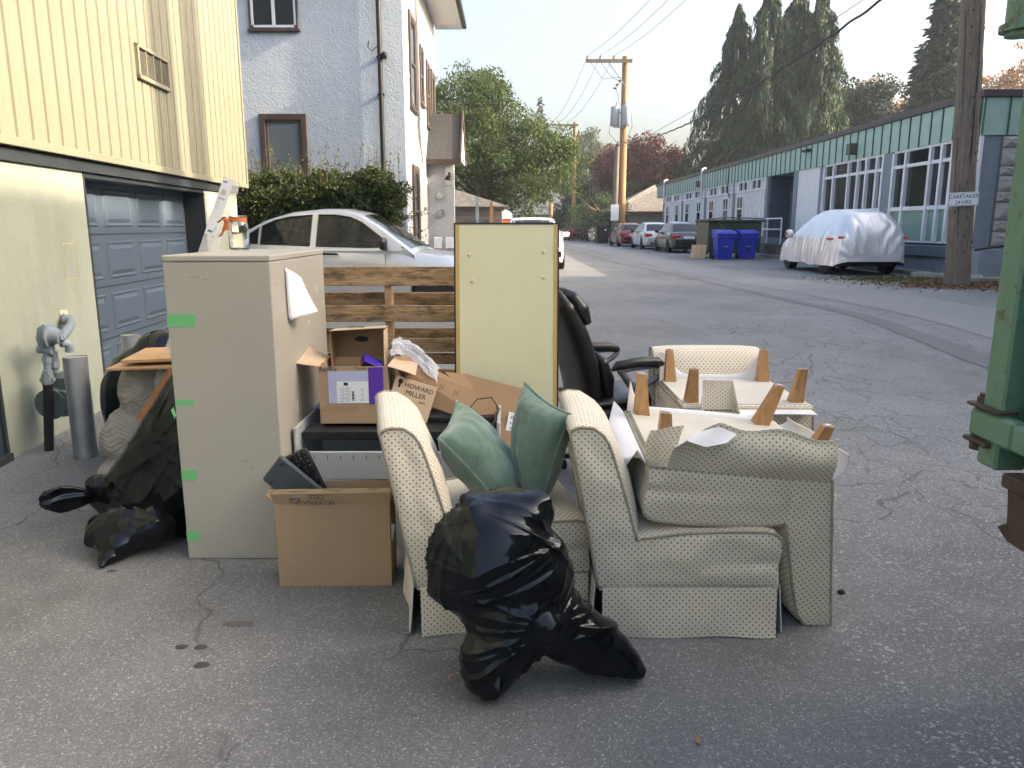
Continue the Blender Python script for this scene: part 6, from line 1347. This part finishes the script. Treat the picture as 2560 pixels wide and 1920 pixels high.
m = MB(); m.box(-.118, -.1425, .098, .128, -.1408, .254, .0005); pch = m.build('label_pouch', mt('pale_violet_pouch', (.46, .48, .68), .25), fx)
m = MB(); m.box(.072, -.1436, .096, .142, -.1426, .272); m.build('purple_strip', mt('purple_print', (.10, .035, .36), .3), pch)
m = MB(); m.box(-.078, -.1436, .10, .070, -.1426, .205); m.build('address_label', LABEL, pch)
m = MB()
for k in range(9): m.box(-.008 + .0, -.1441, .112 + k * .005, .003, -.1437, .1142 + k * .005 + .0015 * (k % 3))
for k in range(12): m.box(.034 + (k % 4) * .004, -.1441, .112 + k * .006, .046, -.1437, .1135 + k * .006)
for k in range(10): m.box(-.07 + .012 * (k % 2), -.1441, .108 + k * .0075, -.045 + .006 * (k % 3), -.1437, .1095 + k * .0075)
for k in range(8): m.box(-.036, -.1441, .11 + k * .009, -.018 + .004 * (k % 2), -.1437, .1115 + k * .009)
m.box(-.045, -.1441, .185, -.025, -.1437, .20); m.build('barcode', INK, pch)
F2 = lambda x, z: frame((x, -.1412, z), (1, 0, 0), (0, 0, 1))
text('FedEx', .034, mt('dark_violet_print', (.03, .022, .05), .6), fx, F2(-.115, .262)); text('PEEL HERE', .0095, INK, fx, F2(.04, .266))
m = MB(); m.box(-.163, -.1413, .062, .163, -.1405, .088); m.build('packing_tape', mt('clear_brown_tape', (.38, .25, .14), .25), fx)
ib = thing('wine_carton', 'brown carton with a hand hole lying open inside the shipping box', 'box', (-.762, 3.80, .77), R(2))
MB().box(-.132, .085, 0, .132, .089, .20).build('wall', KRAFT3, ib); MB().box(-.132, -.06, 0, -.128, .084, .20).build('wall', KRAFT3, ib); MB().box(.128, -.06, 0, .132, .084, .21).build('wall', KRAFT2, ib)
o = MB().sheet(lambda u, v: (-.132 + .264 * u, -.075 + .165 * v, .215 - .012 * v + .014 * u), 8, 6, .004).build('lid', KRAFT2, ib, 40)
MB().lathe([(.001, -.002), (.036, -.002), (.036, .001), (.001, .001)], (.0, .0832, .15), 18, Matrix.Diagonal((1, 1, 1, 1)) @ Matrix.Rotation(R(90), 4, 'X') @ Matrix.Diagonal((1, .4, 1, 1))).build('hand_hole', INK, ib)
MB().box(-.05, -.02, .2225, .03, .006, .2245).build('lid_slot', INK, ib)
pb = thing('product_box', 'small purple and black product box lying in the shipping box', 'box', (-.70, 3.73, .80), rot=(R(18), R(28), R(20))); MB().box(-.05, -.045, -.03, .05, .045, .04, .001).build('body', mt('purple_blue_print', (.06, .03, .36), .25), pb)
MB().box(-.0508, -.043, -.028, -.0502, .043, -.008).build('yellow_band', mt('yellow_print', (.75, .5, .03), .4), pb); MB().box(-.0508, -.043, -.007, -.0502, .043, .004).build('red_band', mt('red_orange_print', (.6, .1, .03), .4), pb); MB().box(-.048, -.0458, -.028, .048, -.0452, .038).build('black_face', BLACK, pb); MB().box(.02, -.0465, .0, .04, -.0459, .02).build('barcode_patch', LABEL, pb)
hm = thing('cardboard_box', 'tan box printed HOWARD MILLER tilted behind the left chair', 'box'); A = at(1009, 944, 3.62); B = at(1089, 968, 3.66); C_ = at(1079, 1028, 3.64)
hm.matrix_world = frame(B, A - B, C_ - B) ; MB().box(-.01, 0, -.10, .20, .20, 0).build('body', KRAFT2, hm)
HP = lambda x, y: frame((x, y, .0008), (-1, 0, 0), (0, -1, 0)); SER = mt('brown_black_print', (.035, .025, .02), .8)
hm2 = hm.matrix_world.to_3x3()
text('HOWARD', .032, SER, hm, HP(.075, .030)); text('MILLER', .034, SER, hm, HP(.083, .064)); text('.com', .018, SER, hm, HP(.045, .092))
m = MB(); m.lathe([(.001, 0), (.012, 0), (.012, .0006), (.001, .0006)], (.172, .02, .0004), 14); m.box(.167, .02, .0004, .177, .05, .001); m.build('emblem', SER, hm)
# folded cartons
def folded(label, pts, y0, y1, mat=KRAFT3):
    """flattened carton leaning back: outline in photo pixels at depth y0 (bottom) .. y1 (top)"""
    P3 = [at(px, py, y) for px, py, y in pts]; n = (P3[1] - P3[0]).cross(P3[-1] - P3[0]).normalized(); root = thing('flattened_carton', label, 'cardboard', group='flattened cartons'); N = len(P3); m = MB()
    for k in range(2):
        off = n * (.012 * k); m.add([p + off for p in P3] + [p + off + n * .005 for p in P3], [list(range(N))[::-1], list(range(N, 2 * N))] + [[i, (i + 1) % N, N + (i + 1) % N, N + i] for i in range(N)])
        m.build('panel', mat, root); m = MB()
    return root
folded('brown flattened carton slanting down behind the green pillows', [(985, 905, 3.72), (1013, 886, 3.78), (1182, 972, 3.74), (1262, 1040, 3.70), (1245, 1075, 3.66), (1060, 1010, 3.68)], 0, 0)
f2 = folded('wide brown flattened carton behind the pillows with a barcode label', [(1112, 930, 3.86), (1160, 934, 3.88), (1309, 972, 3.84), (1300, 1170, 3.58), (1262, 1180, 3.56), (1240, 1060, 3.66)], 0, 0)
for k in range(4):
    p = at(1096 + 8 * (k % 2) + 36 * (k // 2), 975 + 14 * (k // 2), 3.70); m = MB(); m.bar(p, at(1104 + 8 * (k % 2) + 36 * (k // 2), 962 + 14 * (k // 2), 3.70), .002, .002); m.build('print_mark', INK, f2)
A, B, C_ = at(1273, 1030, 3.745), at(1300, 1036, 3.745), at(1284, 1082, 3.70); fm = frame(A, B - A, A - C_)
lab = MB(); lab.box(0, -.095, .004, .055, 0, .006, M=fm); lab = lab.build('label', LABEL, f2); m = MB()
for k in range(9): m.box(.012 + k * .004, -.034, .0062, .0135 + k * .004 + .001 * (k % 2), -.018, .0066, M=fm); m.box(.014 + k * .004, -.062, .0062, .0155 + k * .004 + .001 * (k % 3 == 0), -.048, .0066, M=fm); m.box(.018 + k * .003, -.088, .0062, .0195 + k * .003, -.074, .0066, M=fm)
m.build('barcode', INK, lab); text('RUCMS', .011, INK, lab, fm @ Matrix.Translation((.03, -.010, .0064))); text('QTY', .010, INK, lab, fm @ Matrix.Translation((.032, -.041, .0064)))
fm2 = frame(at(1245, 1048, 3.70), B - A, A - C_); text('SN-200', .016, INK, f2, fm2 @ Matrix.Translation((0, 0, .02))); 
# bubble wrap
BW = m_film('bubble_wrap_film', (.72, .75, .80), .42, .18); A = at(985, 858, 3.86); B = at(1098, 925, 3.82)
def bw(u, v):
    p = A.lerp(B, u) + Vector((.0, -.10 * v + .03 * math.sin(u * 5), .035 * math.sin(u * 3.1) + .05 * math.sin(v * 3) - .06 * v)); b = abs(math.sin(u * 60)) * abs(math.sin(v * 36)); p += Vector((0, -.4, .9)) * .004 * b; return p + Vector((noise.noise(Vector((u * 5, v * 5, 0))), 0, noise.noise(Vector((u * 5, v * 5, 4))))) * .022
tag(MB().sheet(bw, 90, 54, .0008).build('bubble_wrap', BW, None, 179), 'crumpled clear bubble wrap behind the cartons', 'bubble wrap')

# ------------------------------------------------------------------ pallet
PW = wood('stained_pallet_wood', (.24, .15, .07), (.50, .345, .19), 0, .8, .9, .8); PW2 = wood('pallet_stringer_wood', (.28, .18, .09), (.50, .35, .2), 2, .8, .9, .3)
pa = thing('wooden_pallet', 'stained wooden pallet standing on edge behind the filing cabinet', 'pallet', (-.55, 4.33, 0), rot=(R(-2), 0, 0))
for x in (-.585, -.145, .585): MB().box(x - .02, -.045, .02, x + .02, .045, 1.22, .003).build('stringer', PW2, pa)
for z0, z1 in ((1.155, 1.262), (.955, 1.045), (.785, .862), (.60, .69), (.42, .51), (.24, .33), (.02, .12)):
    MB().box(-.61 + random.uniform(0, .01), -.063, z0, .61, -.046, z1 + random.uniform(-.004, .004), .003).build('plank', PW, pa)
for z0, z1 in ((1.045, 1.115), (.835, .91), (.70, .765), (.5, .6), (.28, .38), (.02, .12)): MB().box(-.61, .046, z0, .61, .063, z1, .003).build('plank', PW, pa)
# ------------------------------------------------------------------ yellow board with black edge
yn = NT('pale_yellow_foam_board'); v_ = yn.coord('Object'); f_ = yn.noise(v_, 2.2, 5, .6); c_ = yn.mix(yn.rng(f_, .35, .65), (.62, .61, .39), (.68, .67, .455)); st_ = yn.ramp(yn.noise(v_, 5, 5, .7), [(.60, 0), (.74, 1)]); yn.color(yn.mix(yn.math('MULTIPLY', st_, .35), c_, (.50, .40, .17))); yn.bump(yn.noise(v_, 60, 3), .08, .002); YB = yn.put(.75)
bo = thing('yellow_board', 'tall pale yellow board with black edging leaning upright', 'board', (-.028, 3.86, 0), rot=(R(-6), 0, 0))
m = MB(); m.box(-.262, 0, .0, .262, .028, 1.50); m.build('core', YB, bo)
m = MB(); m.box(-.27, -.003, .0, -.262, .031, 1.50); m.box(.262, -.003, .0, .27, .031, 1.50); m.box(-.27, -.003, 1.50, .27, .031, 1.508); m.build('black_edging', BLACK, bo)
m = MB(); m.box(-.2615, -.0018, .0, -.242, -.0003, 1.497); m.box(.242, -.0018, .0, .2615, -.0003, 1.497); m.build('edge_strip', mt('amber_glue_strip', (.52, .37, .13), .6, var=.15, vs=8), bo)
for x, z in ((-.19, 1.345), (.19, 1.36), (-.175, 1.21), (.19, 1.23)):
    m = MB(); m.add([(x - .016, -.0005, z), (x, -.0005, z - .016), (x + .014, -.0005, z + .004), (x + .002, -.0005, z + .014), (x, -.0065, z + .002)], [[0, 1, 4], [1, 2, 4], [2, 3, 4], [3, 0, 4], [3, 2, 1, 0]]); m.build('dent', mt('dent_cream', (.6, .56, .36), .8), bo)

# ------------------------------------------------------------------ office chair
LEA = mt('black_leather', (.010, .010, .011), .34, var=.2, vs=20, bump=.35, bs=35, bd=.004); GRYM = mt('grey_arm_plastic', (.13, .135, .145), .35, .3, var=.05)
oc = thing('office_chair', 'black leather office chair with grey arms behind the yellow board', 'chair', (.60, 4.52, 0), R(20))
def pad(name, spine, mat, n=28, e=.55):
    """rounded pad: spine of (x, z, half width, half thickness, tilt)"""
    m = MB(); v = []
    for x, z, hw_, ht, tl in spine:
        for k in range(n):
            a = 2 * math.pi * k / n; c, s = math.cos(a), math.sin(a); yy = math.copysign(abs(c) ** e, c) * hw_; tt = math.copysign(abs(s) ** .8, s) * ht; v.append((x + tt * math.cos(tl), yy, z + tt * math.sin(tl)))
    N = len(spine); m.add(v, [[i * n + k, i * n + (k + 1) % n, (i + 1) * n + (k + 1) % n, (i + 1) * n + k] for i in range(N - 1) for k in range(n)] + [list(range(n))[::-1], [(N - 1) * n + k for k in range(n)]]); return m.build(name, mat, oc, 60)
def dens(sp, k=5):
    a = np.array(sp); t = np.linspace(0, len(a) - 1, (len(a) - 1) * k + 1); return [tuple(np.interp(q, range(len(a)), a[:, j]) for j in range(a.shape[1])) for q in t]
pad('backrest', dens([(-.185, .40, .14, .02, .1), (-.19, .43, .20, .05, .1), (-.20, .55, .215, .06, .15), (-.235, .72, .225, .065, .25), (-.30, .90, .22, .062, .35), (-.375, 1.05, .20, .05, .42), (-.41, 1.12, .14, .03, .45), (-.42, 1.14, .07, .01, .45)]), LEA)
pad('headrest', dens([(-.245, .93, .12, .008, .4), (-.25, .95, .19, .04, .4), (-.285, 1.03, .2, .058, .42), (-.335, 1.11, .17, .04, .45), (-.355, 1.14, .08, .01, .5)]), LEA)
pad('lumbar_pad', dens([(-.115, .5, .15, .01, .1), (-.115, .53, .21, .045, .1), (-.125, .63, .225, .055, .15), (-.16, .74, .21, .04, .25), (-.175, .78, .12, .01, .3)]), LEA)
m = MB(); m.box(-.26, -.26, .40, .27, .26, .475, .035); m.build('seat_base', LEA, oc, 40)
pad('seat', [(x, .485 + .012 * math.sin((x + .26) * 5.5), w_, .0, 0) for x, w_ in ((-.25, .2), (-.2, .26), (0, .265), (.2, .26), (.28, .2))] and dens([(-.26, .48, .18, .001, 1.57), (-.24, .49, .25, .03, 1.57), (0, .50, .262, .045, 1.57), (.22, .495, .25, .038, 1.57), (.28, .475, .18, .002, 1.57)]), LEA)
for s in (-1, 1):
    m = MB(); m.tube([(.06, s * .27, .43), (.045, s * .30, .50), (.0, s * .305, .58), (-.05, s * .305, .62), (-.10, s * .30, .685)], [.024, .026, .024, .022, .018], 10); m.tube([(.0, s * .305, .58), (.07, s * .305, .615), (.15, s * .305, .655), (.195, s * .305, .69), (.19, s * .305, .705), (.1, s * .305, .71), (-.02, s * .305, .705), (-.12, s * .30, .69)], [.022, .02, .017, .015, .014, .014, .014, .014], 10); ar = m.build('armrest', GRYM, oc, 60)
    m = MB(); m.tube([(-.16, s * .30, .70), (-.13, s * .305, .725), (0, s * .305, .738), (.13, s * .305, .73), (.19, s * .305, .712), (.205, s * .305, .70)], [.008, .026, .03, .03, .024, .008], 12); m.build('arm_pad', BLACK, ar, 60)
m = MB(); m.cyl((0, 0, .12), (0, 0, .40), .03, n=14); m.build('gas_column', BLACK, oc, 40)
for k in range(5):
    a = k * 2 * math.pi / 5; m = MB(); m.bar((0, 0, .13), (math.cos(a) * .29, math.sin(a) * .29, .085), .05, .03); lg = m.build('base_leg', BLACK, oc); MB().cyl((math.cos(a) * .29 - .012, math.sin(a) * .29, .03), (math.cos(a) * .29 + .012, math.sin(a) * .29, .03), .03, n=12).build('caster', BLACK, lg, 40)

# ------------------------------------------------------------------ gas meter and bollards by the wall
def bollard(label, x, y, h, r):
    b = thing('steel_bollard', label, 'bollard', (x, y, gz(y)), group='steel bollards'); MB().lathe([(r, -.05), (r, h), (r * .9, h), (r * .9, h - .01)], (0, 0, 0), 28).build('pipe', STEEL, b, 50)
    m = MB(); m.sheet(lambda u, v: (r * .9 * (v) * math.cos(u * 2 * math.pi), r * .9 * v * math.sin(u * 2 * math.pi), h - .004 + .006 * noise.noise(Vector((math.cos(u * 6.28) * v * 4, math.sin(u * 6.28) * v * 4, x)))), 24, 6); m.build('concrete_fill', CONC, b)
bollard('galvanised steel bollard in front of the gas meter', -2.80, 4.86, .665, .072); bollard('galvanised steel bollard behind the bags by the garage door', -2.83, 5.65, .69, .062)
gm = thing('gas_meter', 'grey gas meter with regulator and pipes on the rendered wall', 'gas meter', (-3.13, 5.0, 0)); GP = mt('grey_gas_paint', (.22, .265, .30), .5, var=.12, vs=12, dirt=.2); MGR = mt('grey_green_meter_paint', (.085, .115, .115), .5, var=.1)
g = lambda px, py, y=5.0: tuple(at(px, py, y) - Vector((-3.13, 5.0, 0)))
m = MB(); m.tube([g(123, 1128), g(121, 1010), g(120, 962)], .03, 12); m.build('riser_sleeve', BLACK, gm, 50)
m = MB(); m.tube([g(120, 970), g(117, 870), g(113, 850)], .022, 12); m.cyl(g(119, 945), g(119, 925), .035, n=6); m.cyl(g(117, 905), g(117, 893), .034, n=6); m.build('riser_pipe', GP, gm, 50)
m = MB(); m.cyl(g(119, 958), g(119, 935), .037, n=8); m.cyl(g(102, 950), g(136, 948), .016, n=8); m.build('shutoff_valve', GP, gm, 40)
m = MB(); m.tube([g(112, 872), g(108, 848), g(112, 828), g(124, 818)], [.032, .042, .046, .038], 14); a = Vector(g(116, 838)); b = Vector(g(152, 842)); d = (b - a).normalized(); m.tube([a, a.lerp(b, .15), a.lerp(b, .2), a.lerp(b, .35), a.lerp(b, .4), b], [.06, .068, .08, .08, .058, .045], 18); m.cyl(g(148, 845), g(157, 843), .022, n=12); m.cyl(g(97, 872), g(132, 876), .03, n=10); m.build('regulator', GP, gm, 40)
m = MB(); m.tube([(-.20, .66, .835), g(168, 799, 5.60), g(178, 804, 5.52), g(177, 812, 5.44), g(164, 832, 5.15), g(150, 848, 5.0)], .029, 12); m.tube([g(152, 858, 5.02), g(168, 858, 5.05), g(174, 866, 5.06), g(174, 880, 5.06)], .028, 12); m.cyl(g(163, 800, 5.63), g(171, 799, 5.58), .037, n=12); m.build('outlet_pipe', GP, gm, 50)
m = MB(); m.tube([g(134, 880, 5.04), g(137, 900, 5.05), g(138, 930, 5.06)], .024, 12); m.cyl(g(136, 903, 5.05), g(137, 918, 5.05), .035, n=6); m.build('inlet_pipe', GP, gm, 50)
c = Vector(g(152, 985, 5.12)); m = MB(); m.box(c.x - .10, c.y - .06, c.z - .03, c.x + .11, c.y + .06, c.z + .15, .03); m.cyl((c.x - .02, c.y + .06, c.z - .04), (c.x - .02, c.y - .10, c.z - .05), .105, n=22); m.cyl((c.x + .05, c.y + .06, c.z - .04), (c.x + .05, c.y - .09, c.z - .05), .09, n=22); m.build('meter_body', MGR, gm, 40)
MB().box(c.x - .06, c.y - .064, c.z + .035, c.x - .005, c.y - .0605, c.z + .06).build('meter_plate', PLATE, gm)
m = MB(); pts = [(math.cos(a) * (.05 + .012 * math.sin(a * 3)), math.sin(a) * (.06 + .014 * math.cos(a * 2))) for a in np.linspace(0, 2 * math.pi, 18, endpoint=False)]; q = at(152, 795, 5.40); m.prism(pts, lambda a, b, d: (d, a, b), 0, .012); o = m.build('pipe_collar', mt('crumbling_render', (.5, .49, .38), .9, var=.25, vs=30, bump=.6), gm); o.location = (-.182, .66, .835); o.rotation_euler = (0, 0, R(4))

# ------------------------------------------------------------------ green refuse truck at the right edge
TG = NT('green_truck_paint'); v_ = TG.coord('Object'); c_ = TG.mix(TG.noise(v_, 6, 5, .6), (.095, .205, .15), (.13, .265, .20)); r_ = TG.ramp(TG.noise(v_, 14, 6, .75, .4), [(.55, 0), (.64, 1)]); TG.color(TG.mix(TG.math('MULTIPLY', r_, .8), c_, (.09, .045, .025))); TG.bump(TG.noise(v_, 40, 4), .15, .004); TG = TG.put(.45)
RUST = mt('rusty_steel', (.07, .05, .038), .75, var=.35, vs=18, bump=.5, bs=60, bd=.003)
tk = thing('refuse_truck', 'green steel refuse truck, its rear corner post and hinge at the right edge', 'truck', (1.5, 2.3, 0))
m = MB(); m.box(.03, -7.0, .72, 2.4, -.085, 1.9, .02); m.build('body', TG, tk)
m = MB(); m.box(.0, -.01, .735, .10, .09, 2.5, .008); m.build('tailgate_post', TG, tk)
m = MB(); m.box(.1, .0, .80, 2.3, .08, 1.9, .01); m.build('tailgate', TG, tk)
m = MB(); q_ = at(2553, 80, 2.36) - Vector((1.5, 2.3, 0)); X0, Y0, Z0 = q_; m.tube([(X0, Y0, Z0 + k) for k in (-.012, .0, .001, .02, .021, .30)], [.042, .042, .058, .058, .044, .044], 20); m.box(X0, Y0 - .03, Z0 + .05, .02, Y0 + .03, Z0 + .3, .004); m.build('upper_hinge', TG, tk, 40)
m = MB(); m.box(-.012, -.085, .815, .035, .135, .91, .012); m.box(-.014, -.25, .82, .028, -.085, .905, .01); m.build('hinge_strap', TG, tk)
m = MB(); m.box(-.02, -.02, .915, .05, .145, .927, .004); m.cyl((.02, .11, .926), (.02, .11, .945), .026, n=6); m.cyl((.02, .11, .944), (.02, .11, .957), .017, n=12); m.build('hinge_bolt', RUST, tk, 40); m = MB(); m.cyl((.02, .11, .80), (.02, .11, .772), .03, n=14); m.box(-.02, .02, .798, .05, .145, .814, .004); m.build('hinge_bolt', RUST, tk, 40)
m = MB(); m.box(-.004, -.6, .70, .06, -.05, .745, .006); m.build('frame_rail', RUST, tk)
m = MB(); m.prism([(-.085, .70), (-.42, .70), (-.42, .55), (-.11, .545), (-.06, .572), (-.10, .60)], lambda a, b, d: (d, a, b), .0, .05); m.build('lamp_bracket', RUST, tk)
MB().cyl((.0, -.26, .655), (-.012, -.26, .655), .045, n=20).build('tail_lamp', mt('dusty_red_lens', (.35, .05, .04), .4), tk, 40); MB().tube([(-.006, -.26 + .05 * math.cos(a), .655 + .05 * math.sin(a)) for a in np.linspace(0, 2 * math.pi, 20, endpoint=False)], .008, 6, closed=True).build('lamp_ring', BLACK, tk, 60)
MB().box(.4, -7.2, .45, 2.0, -.4, .72).build('chassis', BLACK, tk)
for y in (-1.6, -5.6):
    for x in (.3, 2.15): 
        w = MB(); w.lathe([(.2, -.14), (.46, -.14), (.5, -.08), (.5, .08), (.46, .14), (.2, .14)], (x, y, .5), 24, Matrix.Rotation(R(90), 4, 'Y')); w = w.build('wheel', RUBBER, tk, 40); MB().lathe([(.02, -.1), (.2, -.1), (.2, .1), (.02, .1)], (x, y, .5), 16, Matrix.Rotation(R(90), 4, 'Y')).build('rim', TG, w, 40)

# ------------------------------------------------------------------ loose grit and marks on the asphalt
CHIP = mt('stone_chip', (.46, .45, .43), .8, var=.4, vs=3)
def grit(name, n, fx, lab, mat, s0, s1):
    V = []; F = []
    for k in range(n):
        x, y = fx(); s = random.uniform(s0, s1); a = random.uniform(0, 6.28); o = len(V); z = gz(y)
        V += [(x + s * math.cos(a + q * 1.57) * (1 if q % 2 else .6), y + s * math.sin(a + q * 1.57) * (1 if q % 2 else .6), z + .0005) for q in range(4)] + [(x + s * .2, y, z + s * .45), (x - s * .25, y, z + s * .4)]
        F += [[o, o + 1, o + 4], [o + 1, o + 2, o + 5, o + 4], [o + 2, o + 3, o + 5], [o + 3, o, o + 4, o + 5]]
    m = MB(); m.add(V, F); q = m.build(name, mat, None, None, True, 'stuff'); tag(q, lab, 'gravel')
grit('loose_grit', 3200, lambda: (1.2 + abs(random.gauss(0, .6)), random.uniform(1.3, 4.8)), 'pale loose stone chips scattered on the asphalt at the right', CHIP, .003, .0115)
grit('fine_grit', 500, lambda: (random.uniform(-2.6, 1.6), random.uniform(1.45, 3.2)), 'tiny pale specks scattered over the asphalt in front', CHIP, .0012, .0032)
for k, (px, py, w, h) in enumerate(((453, 1618, .022, .017), (500, 1619, .022, .017), (504, 1663, .026, .02), (280, 1428, .02, .014), (600, 1560, .06, .025))):
    p = at(px, py, 1); t = EYE / (EYE - p.z); x, y = p.x * t, p.y * t
    poly = [(math.cos(a) * w * (1 + .15 * math.sin(a * 3 + k)), math.sin(a) * h * (1 + .15 * math.cos(a * 2))) for a in np.linspace(0, 2 * math.pi, 18, endpoint=False)]
    m = MB(); m.prism(poly, lambda a, b, d: (x + a, y + b, d), .0006, .0022); m.build('oil_spot', mt('oil_stain', (.05, .051, .052), .7) if k < 4 else mt('faint_stain', (.10, .10, .10), .8), ground)
for k, (px, py, lab) in enumerate(((270, 1140, 'dry curled brown leaf beside the bollard'), (1130, 1690, 'tiny orange leaf scrap left of the front bag'), (1745, 1855, 'tan leaf scrap on the asphalt at lower right'), (100, 1185, 'small pale leaf scrap near the side door'))):
    p = at(px, py, 1); t = EYE / (EYE - p.z); s = (.05, .012, .018, .03)[k]
    o = MB().sheet(lambda u, v: ((u - .5) * 2 * s, (v - .5) * s * (1 - abs(u - .5) * 1.6), .004 + s * .5 * (u - .5) ** 2 * 2), 6, 4, .0005).build('fallen_leaf', mt('fallen_leaf_brown', (.30, .19, .10), .8) if k != 1 else mt('fallen_leaf_orange', (.5, .2, .06), .8), None, 60); o.location = (p.x * t, p.y * t, gz(p.y * t)); o.rotation_euler = (0, 0, k * .7); tag(o, lab, 'leaf')
m = MB().lathe([(.012, 0), (.016, .006), (.01, .014), (.003, .016)], (0, 0, 0), 7); o = m.build('pebble', mt('black_pebble', (.01, .01, .01), .7), None); p = at(2103, 1483, 1); t = EYE / (EYE - p.z); o.location = (p.x * t, p.y * t, 0); tag(o, 'small black lump on the asphalt right of the upturned chair', 'pebble')
# ------------------------------------------------------------------ smoky air
hz = MB().box(-90, -40, -1.0, 110, 160, 27).build('haze', mt('unused_haze_surface', (1, 1, 1)), None); hz['kind'] = 'stuff'; hz['label'] = 'thin smoky haze filling the air over the lane'; hz['category'] = 'haze'
hm_ = bpy.data.materials.new('smoky_air'); hm_.use_nodes = True; nt = hm_.node_tree; nt.nodes.remove(nt.nodes['Principled BSDF'])
pv = nt.nodes.new('ShaderNodeVolumePrincipled'); pv.inputs['Color'].default_value = (.82, .9, 1, 1); pv.inputs['Density'].default_value = .0006; pv.inputs['Anisotropy'].default_value = .0
nt.links.new(pv.outputs[0], nt.nodes['Material Output'].inputs['Volume']); hz.data.materials.clear(); hz.data.materials.append(hm_)
hz.display_type = 'WIRE'
